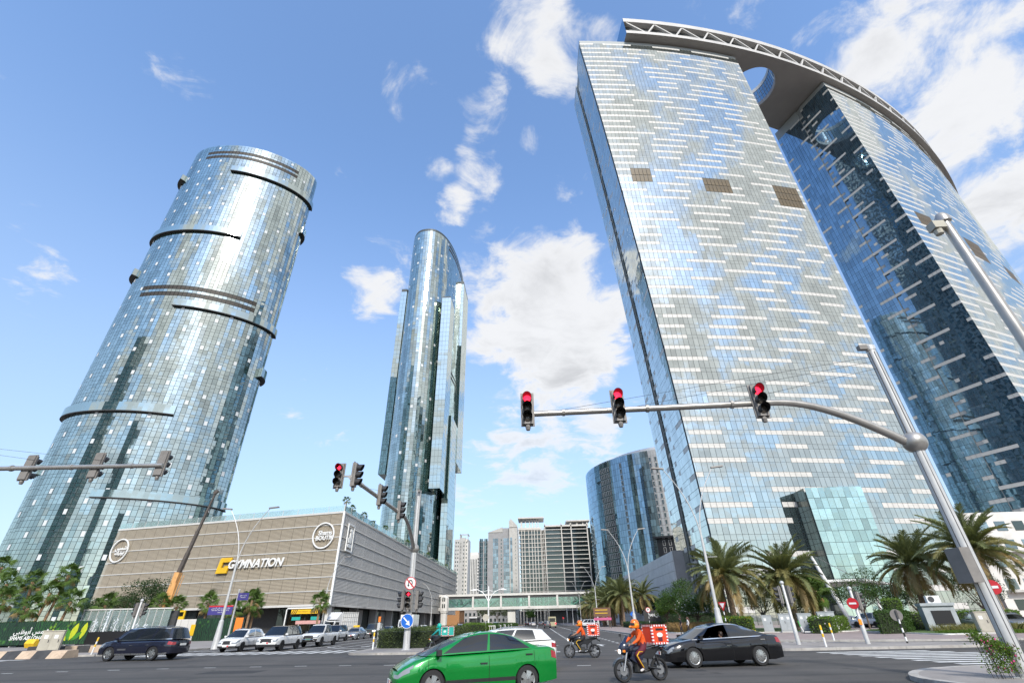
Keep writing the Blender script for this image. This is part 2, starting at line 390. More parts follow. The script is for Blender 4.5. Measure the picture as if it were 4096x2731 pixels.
# ---- Sun-side round tower (left) and its taller sister (middle)
def round_tower(name, label, ell, H, fh, pw, louvres, shelves, vents, seed):
    R = random.Random(seed); C = superell(*ell); P, A = resample(C, pw); n = len(P) - 1
    th = thing(name, label, 'skyscraper', (ell[0], ell[1], 0))
    shell(P, 0, H - .6).obj('core_wall', 'mullion', th)
    pn = Panes(); nf = int(H / fh)
    def inrange(a, r): return r[0] <= a <= r[1] or r[0] <= a + 360 <= r[1] or r[0] <= a - 360 <= r[1]
    run = {}
    for i in range(n):
        a, b = P[i], P[i + 1]; u = np.array([*(b - a) / 2, 0]); L = np.linalg.norm(u); nrm = np.array([u[1], -u[0], 0]) / L; am = (A[i] + A[i + 1]) / 2
        ctilt = R.gauss(0, .006); left = 0; t0 = .5
        for f in range(nf):
            z0 = f * fh; zz = z0 + fh
            if left <= 0: left = R.randint(2, 9); ctilt = R.gauss(0, .008); t0 = min(1, max(0, R.gauss(.55, .2)))
            left -= 1
            lv = any(l0 - 1.7 < z0 + fh / 2 <= l0 + 1.7 and inrange(am, rg) for (l0, rg) in louvres)
            hs = R.choice((.62, .62, .70, .45)); t = min(1, max(0, t0 + R.gauss(0, .12)))
            cx, cy = (a + b) / 2
            w = (u / L) * (L - .07)
            if lv:
                pn.add((cx, cy, z0 + fh * .30), (u / L) * (L - .10), (0, 0, fh * .27), 2, .5); pn.add((cx, cy, z0 + fh * .80), w, (0, 0, fh * .185), 0, t); continue
            tv = R.gauss(0, .004)
            h1 = fh * hs
            pn.add((cx, cy, z0 + h1 / 2), w, (0, 0, h1 / 2 - .05), 0, t, ctilt + R.gauss(0, .003), tv)
            pn.add((cx, cy, z0 + h1 + (fh - h1) / 2), w, (0, 0, (fh - h1) / 2 - .05), 0, min(1, max(0, t + R.gauss(0, .1))), ctilt + R.gauss(0, .003), tv)
            if vents and (i * 5 + f * 7) % 11 == 0 and R.random() < vents:
                pn.add((cx + nrm[0] * .06, cy + nrm[1] * .06, z0 + fh * .30), w * .72, (0, 0, fh * .24), 1, .5)
    pn.build(th, ('glass_pane', 'vent_panel', 'louvre_panel'), ('glass_sun', 'white_vent', 'louvre'), 300, 'glass_skin')
    # skirts that step out of the skin, each with a dark underside
    t = np.roll(P[:-1], -1, 0) - np.roll(P[:-1], 1, 0); nn = np.c_[t[:, 1], -t[:, 0]]; nn /= np.linalg.norm(nn, axis=1)[:, None]
    for (zb, rg, hh, out) in shelves:
        idx = [i for i in range(n) if inrange(A[i], rg)]
        if rg[0] > rg[1] % 360 or rg[1] > 360: idx = sorted(idx, key=lambda i: (A[i] - rg[0]) % 360)
        if len(idx) < 3: continue
        sk = MB()
        for q, (i, j) in enumerate(zip(idx[:-1], idx[1:])):
            a, b = P[i], P[j]; ao, bo = a + nn[i] * out, b + nn[j] * out
            sk.poly([(*ao, zb), (*bo, zb), (*bo, zb + hh), (*ao, zb + hh)], 0)
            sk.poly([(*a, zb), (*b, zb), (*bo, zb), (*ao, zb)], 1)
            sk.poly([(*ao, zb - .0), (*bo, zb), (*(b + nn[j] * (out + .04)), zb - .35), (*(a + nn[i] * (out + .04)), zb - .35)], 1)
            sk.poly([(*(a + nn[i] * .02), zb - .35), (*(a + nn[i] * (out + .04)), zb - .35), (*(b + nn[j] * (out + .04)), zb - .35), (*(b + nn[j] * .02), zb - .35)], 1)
            sk.poly([(*ao, zb + hh), (*bo, zb + hh), (*b, zb + hh), (*a, zb + hh)], 0)
        for i in (idx[0], idx[-1]):
            a = P[i]; ao = a + nn[i] * out; sk.poly([(*a, zb - .35), (*ao, zb - .35), (*ao, zb + hh), (*a, zb + hh)], 0)
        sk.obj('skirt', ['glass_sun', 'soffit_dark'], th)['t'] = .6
    return th
SUN = (-156.46, 180.06, 33.17, 18.04, .29965, 1.836)
round_tower('round_tower', 'curved silver glass tower with dark louvre bands and skirts behind the beige mall', SUN, 234, 3.6, 1.75,
            [(z, (228, 322)) for z in (229.5, 226.0, 136.2, 132.6)],
            [(212.5, (259, 372), 3.4, 1.25), (168.5, (170, 291), 3.4, 1.25), (124, (259, 372), 3.4, 1.25), (74.3, (170, 292), 3.4, 1.25), (42, (259, 372), 2.6, .8),
             (211, (168, 205), 3.2, 1.9), (145, (168, 205), 3.2, 1.9), (190, (346, 384), 4, 1.6), (100.5, (345, 384), 4, 1.9), (52, (168, 205), 3.2, 1.9)], .9, 3)
SKY = (-85.2, 366.32, 20.94, 58.26, -.02717, 2.52)
skt = round_tower('round_tower', 'slim tall rounded glass tower with vertical slabs rising behind the mall roof palms', SKY, 310, 4.2, 2.4,
            [(z, (322, 374)) for z in (305, 301)] + [(z, (335, 374)) for z in (182, 178)] + [(z, (337, 374)) for z in (96, 92)], [], .55, 5)
def slab(th, x0, x1, y0, y1, z0, z1, seed):
    R = random.Random(seed); b = MB().box(x0 + .2, y0 + .2, z0, x1 - .2, y1 - .2, z1 - .3); sl = b.obj('slab_wing', 'mullion', th)
    m = MB(); T = []
    def face(o, d, L, nx):
        k = max(2, int(L / 2.2))
        for f in range(int((z1 - z0) / 4.2)):
            za = z0 + f * 4.2
            for i in range(k):
                p0 = np.array(o) + np.array(d) * (L * i / k + .06); p1 = np.array(o) + np.array(d) * (L * (i + 1) / k - .06); j = np.array(nx) * R.gauss(0, .012)
                m.poly([(*p0, za + .05), (*(p1 + j), za + .05), (*(p1 + j), za + 4.12), (*p0, za + 4.12)])
    face((x0, y0), (1, 0), x1 - x0, (0, 1)); face((x1, y0), (0, 1), y1 - y0, (1, 0)); face((x0, y1), (0, -1), y1 - y0, (1, 0))
    m.box(x0, y0, z0 - .5, x1, y1, z0 - .05)
    o = m.obj('slab_glass', 'glass_sun', th); o['kind'] = 'stuff'; o['t'] = .65
slab(skt, -69.5, -62.0, 313, 330, 79, 236, 1)
slab(skt, -109.2, -104, 326, 352, 93, 256, 2)
slab(skt, -64.5, -59.8, 362, 392, 110, 290, 3)
slab(skt, -64.8, -60.3, 336, 362, 34, 139, 4)

# ---- the arched group of towers on the right, joined by a curved roof slab
GC = np.array([9.1, 497.2]); RF = 382.5; HT = 232.0; FH = 3.57
def arc(phi, r): return np.array([GC[0] + r * sin(phi), GC[1] - r * cos(phi)])
def xleft(z): return 40.2 - 11.1 * (max(z, 0) / HT) ** 1.5
def gate_front(pn, ph0, ph1, r, seed, left=None, patches=()):
    R = random.Random(seed); w = 1.45; n = int(round((ph1 - ph0) * r / w)); nf = int(HT / FH)
    white = {}
    for f in range(nf):
        i = 0; on = R.random() < .5
        while i < n:
            L = R.randint(6, 13) if on else R.randint(4, 9)
            for k in range(i, min(n, i + L)): white[(f, k)] = on
            i += L; on = not on
        for k in range(0, R.randint(4, 12)): white[(f, k)] = True
    for i in range(n):
        pa, pb = ph0 + (ph1 - ph0) * i / n, ph0 + (ph1 - ph0) * (i + 1) / n
        a, b = arc(pa, r), arc(pb, r); u = np.array([*(b - a) / 2, 0]); L = np.linalg.norm(u); w2 = u / L * (L - .045)
        for f in range(nf):
            z0 = f * FH; zs = z0 + FH * .66
            inp = any(p0 <= (a[0] + b[0]) / 2 <= p1 and q0 <= z0 + FH / 2 <= q1 for (p0, p1, q0, q1) in patches)
            t = min(1, max(0, R.gauss(.5, .22))); tu, tv = R.gauss(0, .0022), R.gauss(0, .0022)
            c = (a + b) / 2
            low = z0 < 30 and R.random() < .15
            m2 = 1 if white.get((f, i)) and not (12 < z0 < 15) else 0
            if left is not None and a[0] < left(z0 + FH) + .05:
                for (za, zb, mm) in ((z0 + .05, zs - .03, 0), (zs + .03, z0 + FH - .03, m2)):
                    xa, xb = left(za), left(zb)
                    if b[0] <= max(xa, xb) + .05: continue
                    def at(x): k = (x - a[0]) / (b[0] - a[0]); k = min(1, max(0, k)); return a + (b - a) * k
                    pn.quad([(*at(xa), za), (*b, za), (*b, zb), (*at(xb), zb)], mm, t)
                continue
            if inp:
                pn.add((*c, z0 + FH / 2), w2 * .96, (0, 0, FH / 2 - .12), 2, t); continue
            pn.add((*c, (z0 + zs) / 2), w2, (0, 0, (zs - z0) / 2 - .03), 0, t, tu, tv)
            pn.add((*c, (zs + z0 + FH) / 2), w2, (0, 0, (z0 + FH - zs) / 2 - .03), m2, .5, tu if not m2 else 0, tv if not m2 else 0)
def gate_side(pn, a, b, z1, seed, xf=None, w=1.5, band=.16, glass=0, white=1, bands_at=()):
    """flat side between two plan points; xf(z) shifts x with height"""
    R = random.Random(seed); a, b = np.array(a, float), np.array(b, float); L = np.linalg.norm(b - a); n = max(1, int(round(L / w))); nf = int(z1 / FH)
    for f in range(nf):
        z0 = f * FH; zs = z0 + FH * .66
        edge = R.randint(1, 4); edge2 = R.randint(1, 3)
        for i in range(n):
            p, q = a + (b - a) * (i / n), a + (b - a) * ((i + 1) / n); t = min(1, max(0, R.gauss(.5, .25)))
            wh = (i >= n - edge and R.random() < .9 and f % 2 == 0) or (i < edge2 and f % 2 == 1 and R.random() < band * 4)
            for (za, zb, mm) in ((z0 + .05, zs - .03, glass), (zs + .03, z0 + FH - .03, white if wh else glass)):
                if xf is None:
                    c = (p + q) / 2; u = np.array([*(q - p) / 2, 0]); LL = np.linalg.norm(u)
                    pn.add((*c, (za + zb) / 2), u / LL * (LL - .045), (0, 0, (zb - za) / 2), mm, t, R.gauss(0, .0009), R.gauss(0, .0009))
                else:
                    j = R.gauss(0, .003)
                    pn.quad([(p[0] + xf(za), p[1] + .04, za), (q[0] + xf(za) + j, q[1] - .04, za), (q[0] + xf(zb) + j, q[1] - .04, zb), (p[0] + xf(zb), p[1] + .04, zb)], mm, t)
NM = ('glass_pane', 'spandrel_panel', 'louvre_panel'); MT = ('glass_gate', 'white_panel', 'louvre')
mat('louvre_gold', (.11, .08, .04), .5, var=.12, scale=.6)
MTG = ('glass_gate', 'white_panel', 'louvre_gold')
PH = [radians(3.0), radians(14.45), radians(22.1), radians(38.35)]
# tower one
g1 = thing('gate_tower', 'tall striped glass tower with flared left edge, nearest under the curved roof', 'skyscraper', (75, 130, 0))
pn = Panes()
gate_front(pn, PH[0] - .002, PH[1], RF, 21, xleft, [(39.5, 47.5, 134.5, 143), (66.5, 76.8, 132, 141), (93.5, 103, 129.5, 138)])
f0 = lambda z: arc(PH[0], RF)[1]
gate_side(pn, (0, 129.0), (0, 117.0), HT, 22, xleft, 1.5)
gate_side(pn, (0, 147.0), (0, 136.5), HT - 3, 23, xleft, 1.5)
gate_side(pn, (.6, 136.5), (.6, 129.0), HT - 5, 24, xleft, 1.9)
pn.build(g1, NM, MTG, 300, 'glass_skin')
core = MB()
for k in range(24):
    za, zb = HT * k / 24, HT * (k + 1) / 24 - (0 if k < 23 else .8)
    xa, xb = xleft(za), xleft(zb)
    pts = []
    for (x, z) in ((xa, za), (xb, zb)):
        fr = [arc(p, RF - .3) for p in np.linspace(max(PH[0], math.asin((x + .3 - GC[0]) / RF)), PH[1], 8)]
        fr = [(x + .3, fr[0][1])] + [tuple(p) for p in fr[1:]]
        bk = arc(PH[1], RF - 30)
        pts.append([(*p, z) for p in fr] + [(bk[0], bk[1], z), (x + .3, 147, z), (x + .3, 136.6, z), (x + .9, 136.6, z), (x + .9, 128.9, z), (x + .3, 128.9, z)])
    n = len(pts[0]); core.add(pts[0] + pts[1], [(i, (i + 1) % n, (i + 1) % n + n, i + n) for i in range(n)])
    if k == 23: core.poly(pts[1])
core.obj('core_wall', 'mullion_light', g1)
rp = arc(PH[1], RF); rb = arc(PH[1], RF - 30)
pn = Panes(); gate_side(pn, rp, rb, HT, 25); pn.build(g1, NM, MT, 0, 'side_skin')
# entrance lantern: glass box standing out of the front
eb = MB().box(62.6, 113.4, 0, 75.4, 121.5, 26.1); ebx = eb.obj('entrance_core', 'mullion', g1)
mat('pale_green_glass', (.30, .42, .40), .3, var=.05)
glass_facade('glass_lobby', (.10, .22, .20), (.80, .93, .90), .35, .6, wave=.5, wscale=.4)
pn = Panes(); R = random.Random(5)
for f in range(11):
    for i in range(9):
        pn.add((62.6 + 12.8 * (i + .5) / 9, 113.3, 1.2 + 2.35 * (f + .5)), (.68, 0, 0), (0, 0, 1.14), 0, R.random(), R.gauss(0, .004), R.gauss(0, .004))
    for i in range(5):
        pn.add((62.5, 121.3 - 7.6 * (i + .5) / 5, 1.2 + 2.35 * (f + .5)), (0, -.73, 0), (0, 0, 1.14), 1, R.random() * .4)
pn.build(g1, ('lobby_pane', 'lobby_side_pane'), ('glass_lobby', 'glass_dark'), 300)
# tower two and three
g2 = thing('gate_tower', 'second striped glass tower with blue mirrored side under the curved roof', 'skyscraper', (200, 180, 0))
pn = Panes(); gate_front(pn, PH[2], PH[3], RF + 1, 31, None, [(160.5, 169, 134, 142), (188, 199, 130, 140), (215, 226, 128, 137)])
pn.build(g2, NM, MTG, 300, 'glass_skin')
a2, b2 = arc(PH[2], RF + 1), arc(PH[2], RF - 30)
pn = Panes(); dd = (b2 - a2) / np.linalg.norm(b2 - a2)
nrm2 = np.array([-dd[1], dd[0]])
if nrm2 @ (np.array([0, 0]) - a2) < 0: nrm2 = -nrm2
gate_side(pn, b2, a2 + dd * 17.0, HT - 4, 32); gate_side(pn, a2 + dd * 15.0, a2, HT, 33); gate_side(pn, a2 + dd * 17.0 - nrm2 * .5, a2 + dd * 15.0 - nrm2 * .5, HT - 6, 34)
pn.build(g2, ('side_pane', 'side_spandrel', 'side_louvre'), ('glass_blue', 'white_panel', 'louvre'), 150, 'side_skin')
q = [arc(p, RF + .75) for p in np.linspace(PH[2] + .0006, PH[3], 20)] + [arc(PH[3], RF - 30), b2 - nrm2 * .3, a2 + dd * 17 - nrm2 * .3, a2 + dd * 17 - nrm2 * .8, a2 + dd * 15 - nrm2 * .8, a2 + dd * 15 - nrm2 * .3]
MB().prism([tuple(p) for p in q], 0, HT - .7).obj('core_wall', 'mullion_light', g2)
bd = MB()
for f in range(3, 62, 3):
    z = f * FH + FH * .66
    bd.poly([(*(a2 + dd * 17.2 + nrm2 * .05), z), (*(a2 + dd * 7 + nrm2 * .05), z), (*(a2 + dd * 7 + nrm2 * .05), z + 1.1), (*(a2 + dd * 17.2 + nrm2 * .05), z + 1.1)])
o = bd.obj('side_band', 'white_panel', g2); o['kind'] = 'stuff'
g3 = thing('gate_tower', 'third glass tower, a narrow strip at the far right end of the curved roof', 'skyscraper', (300, 240, 0))
p3, p3b = arc(radians(42.3), RF), arc(radians(42.3), RF - 30); p3c = arc(radians(56), RF)
pn = Panes(); gate_side(pn, p3b, p3, HT, 35, w=2.2, band=.5); pn.build(g3, NM, MT, 150, 'side_skin')
pn = Panes(); gate_front(pn, radians(42.3), radians(56), RF, 36); pn.build(g3, NM, MT, 0, 'glass_skin')
q = [arc(p, RF - .3) for p in np.linspace(radians(42.31), radians(56), 12)] + [arc(radians(56), RF - 30), arc(radians(42.31), RF - 29.8)]
MB().prism([tuple(p) for p in q], 0, HT - .6).obj('core_wall', 'mullion_light', g3)

# curved roof slab with truss fascia, joined by an oculus
crown = thing('curved_roof', 'vast curved roof slab with truss edge and round opening spanning the towers', 'roof', (*arc(radians(20), 370), HT))
RO, RI, Z0, Z1 = 385.8, 354.6, HT, 245.2
pa, pb, NS = radians(6.25), radians(57), 150
hc, hr = np.array([118.6, 145.0]), 11.8
sof = MB(); grid = []
# soffit: fine polar grid with the round opening cut out cleanly
def in_hole(p): return np.hypot(*(p - hc)) < hr
bm = bmesh.new()
prev = None
rr = np.linspace(RI, RO, 2)
ph_h0, ph_h1 = radians(14.0), radians(19.4)
def ringface(mb, p0, p1, r0, r1, z, flip, m=0):
    q = [(*arc(p0, r0), z), (*arc(p1, r0), z), (*arc(p1, r1), z), (*arc(p0, r1), z)]
    mb.poly(q[::-1] if flip else q, m)
for z, flip in ((Z0, True), (Z1, False)):
    segs = [p for p in np.linspace(pa, pb, NS)]
    for p0, p1 in zip(segs[:-1], segs[1:]):
        if p1 <= ph_h0 or p0 >= ph_h1: ringface(sof, p0, p1, RI, RO, z, flip)
    s0 = max(p for p in segs if p <= ph_h0 + (segs[1] - segs[0])); s1 = min(p for p in segs if p >= ph_h1 - (segs[1] - segs[0]))
    s0 = [p for p in segs if p >= ph_h0][0]; s1 = [p for p in segs if p <= ph_h1][-1]
    # s0-s1 sector: fan between hole circle and the sector outline
    out = [arc(p, RO) for p in np.linspace(s0, s1, 40)] + [arc(s1, r) for r in np.linspace(RO, RI, 20)][1:] + [arc(p, RI) for p in np.linspace(s1, s0, 40)][1:] + [arc(s0, r) for r in np.linspace(RI, RO, 20)][1:-1]
    ang = [atan2(*(o - hc)[::-1]) for o in out]
    ins = [hc + hr * np.array([cos(a), sin(a)]) for a in ang]
    for i in range(len(out)):
        j = (i + 1) % len(out); q = [(*out[i], z), (*out[j], z), (*ins[j], z), (*ins[i], z)]; sof.poly(q[::-1] if flip else q)
    # the grid cells cut by the sector limits
    for p0, p1 in zip(segs[:-1], segs[1:]):
        if not (p1 <= ph_h0 or p0 >= ph_h1) and (p0 < s0 or p1 > s1): ringface(sof, p0, p1, RI, RO, z, flip)
sof.obj('roof_plate', 'soffit_gate', crown)
ocw = MB(); ocg = MB(); NO = 48
for k in range(NO):
    a0, a1 = 2 * pi * k / NO, 2 * pi * (k + 1) / NO
    def hp(a, r=hr): return hc + r * np.array([cos(a), sin(a)])
    for za, zb, r_ in ((Z0 - .02, Z0 + 2.2, hr), (Z1 - 2.0, Z1 + .3, hr)): ocw.poly([(*hp(a1, r_), za), (*hp(a0, r_), za), (*hp(a0, r_), zb), (*hp(a1, r_), zb)])
    for zz in (Z0 + 2.2, Z0 + 5.2, Z0 + 8.2):
        e = .012
        ocg.poly([(*hp(a1 - e, hr + .1), zz + .1), (*hp(a0 + e, hr + .1), zz + .1), (*hp(a0 + e, hr + .1), zz + 2.9), (*hp(a1 - e, hr + .1), zz + 2.9)])
    ocw.poly([(*hp(a1, hr + .3), Z0 + 2.2), (*hp(a0, hr + .3), Z0 + 2.2), (*hp(a0, hr + .3), Z1 - 2), (*hp(a1, hr + .3), Z1 - 2)])
ocw.obj('oculus_ring', 'gate_rim', crown); ocg.obj('oculus_glass', 'glass_blue', crown)
fas = MB(); SG = np.linspace(pa, pb, 120)
for p0, p1 in zip(SG[:-1], SG[1:]):
    def wall(r, za, zb, mb=fas, m=0): mb.poly([(*arc(p0, r), za), (*arc(p1, r), za), (*arc(p1, r), zb), (*arc(p0, r), zb)], m)
    wall(RO + .01, Z0, Z0 + 2.2); wall(RO + .01, Z1 - 3.0, Z1)
    wall(RO - 2.4, Z0 + 2.0, Z1 - 2.8, m=1)
    fas.poly([(*arc(p0, RO), Z0 + 2.2), (*arc(p1, RO), Z0 + 2.2), (*arc(p1, RO - 2.5), Z0 + 2.2), (*arc(p0, RO - 2.5), Z0 + 2.2)])
    fas.poly([(*arc(p0, RO - 2.5), Z1 - 3.0), (*arc(p1, RO - 2.5), Z1 - 3.0), (*arc(p1, RO), Z1 - 3.0), (*arc(p0, RO), Z1 - 3.0)])
    fas.poly([(*arc(p1, RI), Z0), (*arc(p0, RI), Z0), (*arc(p0, RI), Z1), (*arc(p1, RI), Z1)])
mat('truss_back', (.10, .11, .115), .4, var=.1, scale=.3)
fas.obj('fascia', ['gate_rim', 'truss_back'], crown)
MB().poly([(*arc(pa, RO - .02), Z0 + .02), (*arc(pa, RI + .02), Z0 + .02), (*arc(pa, RI + .02), Z1), (*arc(pa, RO - .02), Z1)]).obj('end_glazing', 'glass_blue', crown)
step = 13.6 / RO; p = pa + .0035; k = 0
while p < pb - step:
    pm = p + step * .62
    for (s0, z0_, s1, z1_) in ((p, Z1 - 3.0, pm, Z0 + 2.0), (p + step, Z1 - 3.0, pm + step * .05, Z0 + 2.0)):
        MB().bar((*arc(s0, RO - .75), z0_), (*arc(s1, RO - .75), z1_), .95, .75).obj('truss_brace', 'gate_rim', crown)
    p += step; k += 1

# ================================================================ GROUND
mat('paver', (.30, .275, .255), .85, var=.12, scale=.5, bump=.2, bscale=20, dirt=((.22, .20, .185), .4, .5))
mat('paver_pink', (.33, .265, .245), .85, var=.10, scale=.6, bump=.2, bscale=20, dirt=((.26, .23, .21), .3, .5))
mat('kerb', (.42, .40, .37), .8, var=.14, scale=1.2, bump=.2, dirt=((.24, .20, .17), .8, .6))
mat('kerb_tan', (.52, .40, .29), .8, var=.1, scale=1.5, dirt=((.30, .22, .16), 1.5, .6))
mat('kerb_black', (.05, .05, .052), .75, var=.2, scale=2)
mat('paint_white', (.66, .66, .63), .7, var=.12, scale=1.2, dirt=((.22, .22, .22), 1.6, .7))
mat('asphalt_patch', (.038, .038, .039), .9, var=.15, scale=1.5, bump=.3, bscale=50)
mat('sand', (.42, .35, .27), .9, var=.1, scale=.1)
mat('soil', (.16, .12, .085), .95, var=.2, scale=1.5, bump=.4)
mat('lawn', (.075, .13, .03), .9, var=.25, scale=2.5, bump=.6, bscale=60)
struct('ground', MB().poly([(-4000, -3000, -.02), (4000, -3000, -.02), (4000, 5000, -.02), (-4000, 5000, -.02)]), 'sand')
struct('road', MB().poly([(-420, -260, 0), (420, -260, 0), (420, 900, 0), (-420, 900, 0)]), 'asphalt')
def rounded(pts, radii, n=7):
    out = []
    N = len(pts)
    for i, p in enumerate(pts):
        r = radii[i] if hasattr(radii, '__len__') else radii
        p = np.array(p, float)
        if r <= 0: out.append(tuple(p)); continue
        a = np.array(pts[i - 1], float) - p; b = np.array(pts[(i + 1) % N], float) - p
        la, lb = np.linalg.norm(a), np.linalg.norm(b); r_ = min(r, la * .49, lb * .49)
        A, B = p + a / la * r_, p + b / lb * r_
        for k in range(n + 1):
            t = k / n; out.append(tuple((1 - t) ** 2 * A + 2 * t * (1 - t) * p + t * t * B))
    return out
def inset(pts, d):
    P = np.array(pts); ar = 0.5 * np.sum(P[:, 0] * np.roll(P[:, 1], -1) - np.roll(P[:, 0], -1) * P[:, 1]); s = 1 if ar > 0 else -1
    e = np.roll(P, -1, 0) - P; n = np.c_[-e[:, 1], e[:, 0]] * s; n /= np.maximum(np.linalg.norm(n, axis=1), 1e-6)[:, None]
    v = n + np.roll(n, 1, 0); v /= np.maximum((np.linalg.norm(v, axis=1) ** 2)[:, None] / 2, .5)
    return (P + v * d).tolist()
def kerbed(name, pts, m, h=.13, kw=.25, kerb_from=None, km='kerb'):
    """raised slab with kerb stones round its edge: each stone a part"""
    o = struct(name, MB().prism(inset(pts, kw), -.01, h - .004), m)
    P = [np.array(p) for p in pts]; Q = [np.array(p) for p in inset(pts, kw)]
    N = len(P); cnt = 0; rest = MB()
    for i in range(N):
        j = (i + 1) % N; L = np.linalg.norm(P[j] - P[i]); n = max(1, int(round(L / 1.0)))
        if L > 130: n = 130
        for k in range(n):
            a, b = P[i] + (P[j] - P[i]) * (k / n), P[i] + (P[j] - P[i]) * ((k + 1) / n); c, d = Q[i] + (Q[j] - Q[i]) * (k / n), Q[i] + (Q[j] - Q[i]) * ((k + 1) / n)
            if L / n > .3: g_ = (b - a) / np.linalg.norm(b - a) * .008; a, c = a + g_, c + g_; b, d = b - g_, d - g_
            mid = (a + b) / 2
            if mid[1] < -5 or abs(mid[0]) > mid[1] * 1.25 + 12: continue
            q = [tuple(a), tuple(b), tuple(d), tuple(c)]
            if np.cross(b - a, c - a) < 0: q = q[::-1]
            if hypot(*mid) < 75 and cnt < 280:
                MB().prism(q, -.01, h + rnd.uniform(-.004, .004)).obj('kerb_stone', km, o, world=False); cnt += 1
            else: rest.prism(q, -.01, h)
    if rest.v: r = rest.obj('kerb_line', km, o, world=False); r['kind'] = 'stuff'
    return o
# pavements
kerbed('pavement_left', rounded([(-31.0, 42.5), (-31.0, 420), (-400, 420), (-400, 40.0), (-40, 40.0)], [5, 0, 0, 0, 6]), 'paver')
kerbed('pavement_right', rounded([(11.9, 50), (19.5, 43.2), (27, 40.2), (45, 38.6), (400, 38.6), (400, 420), (11.9, 420)], [7, 4, 6, 6, 0, 0, 0]), 'paver_pink')
kerbed('traffic_island', rounded([(13.6, 32.4), (24.6, 32.6), (27.0, 34.2), (26.0, 36.2), (17.2, 40.0), (13.4, 41.5)], [1.2, 1.0, .9, .8, 1.2, 1.2]), 'paver')
kerbed('corner_island', rounded([(10.6, 17.2), (12.2, 19.4), (14.6, 20.4), (40, 20.6), (40, -3), (12.5, -3)], [1.2, 1.2, 1.2, 0, 0, 0]), 'paver')
kerbed('median', rounded([(-12.9, 36.4), (-7.4, 35.7), (-7.1, 66), (-13.4, 66)], [1.2, 1.2, 3, 3]), 'paver', km='kerb')
kerbed('median_strip', rounded([(-13.6, 84), (-7.0, 84), (-6.8, 330), (-13.8, 330)], [3, 3, 0, 0]), 'soil')
# white kerb planters on the right pavement
kerbed('planting_bed', rounded([(16.5, 68), (24.5, 63.5), (33.5, 61.0), (36.5, 64), (36.5, 84), (16.5, 96)], 1.5), 'lawn', .22, .2, km='paint_white')
kerbed('planting_bed_wide', rounded([(33.4, 47.0), (42, 48.6), (62, 47.6), (110, 46.5), (110, 62), (38.5, 66.5), (34.2, 60)], 1.0), 'lawn', .22, .2, km='paint_white')
# road paint, a sheet 4 mm above the asphalt
def stripe(mb, x0, y0, x1, y1): mb.poly([(x0, y0, .004), (x1, y0, .004), (x1, y1, .004), (x0, y1, .004)])
mk = struct('road_marking', MB().poly([(-30.4, 46.6, .004), (-13.6, 46.6, .004), (-13.6, 46.95, .004), (-30.4, 46.95, .004)]), 'paint_white')
def paint(x0, y0, x1, y1):
    m = MB(); stripe(m, x0, y0, x1, y1); m.obj('paint_stripe', 'paint_white', mk, world=False)
for k in range(17): paint(-30.2 + k * 1.02, 39.6, -29.7 + k * 1.02, 43.8)                       # crossing in front of the waiting cars
for k in range(11): paint(14.8 + .16 * k, 30.9 - k * 1.0, 20.5 + .55 * k, 30.4 - k * 1.0)          # crossing on the right
for k in range(5): paint(-47 - k, 38.4 - k * 1.0, -36.5 - .4 * k, 37.9 - k * 1.0)                    # crossing on the left
for k in range(9): paint(16.4 + k * .55, 41.4 - k * .35, 16.7 + k * .55, 44.6 - k * .3)             # small crossing of the slip lane
for k in range(7): paint(-5.6 + k * 2.6, 35.7, -3.9 + k * 2.6, 36.4)                                # broken give-way line
for x in (-.6, 2.9, 6.6):
    y = 47.0
    while y < 96: paint(x - .11, y, x + .11, y + 1.25); y += 2.7
    paint(x - .08, 97, x + .08, 300)
for x in (-14.3, -17.6, -20.3, -23.7, -27.3): paint(x - .08, 47.0, x + .08, 100 if x > -25 else 120)
y = 47
while y < 100: paint(-29.95, y, -29.8, y + 3); y += 4
paint(11.3, 52, 11.42, 300); paint(-6.75, 68, -6.62, 83)
def arrow(x, y, d=1):
    m = MB(); m.poly([(x - .1, y, .004), (x + .1, y, .004), (x + .1, y + 2.2 * d, .004), (x - .1, y + 2.2 * d, .004)][::d]); m.poly([(x - .5, y + 2.2 * d, .004), (x + .5, y + 2.2 * d, .004), (x, y + 3.3 * d, .004)][::d]); m.obj('paint_arrow', 'paint_white', mk, world=False)
for (x, y, w_, d_) in ((-8.5, 27.5, 1.1, .8), (5.5, 21.5, .7, .7), (-15, 24, 2.6, 1.4), (2.5, 14, 1.8, 3.2)):
    mm_ = MB(); mm_.poly([(x, y, .002), (x + w_, y, .002), (x + w_, y + d_, .002), (x, y + d_, .002)]); mm_.obj('asphalt_patch', 'asphalt_patch', mk, world=False)
arrow(1.1, 42.5); arrow(4.8, 42.5); arrow(-15.9, 52.5, -1); arrow(-19, 52.5, -1)
for k in range(14): paint(-26 + k * 2.3, 27.6 - (k - 5) ** 2 * .055, -25.4 + k * 2.3, 27.75 - (k - 5) ** 2 * .055)   # turning guide dashes

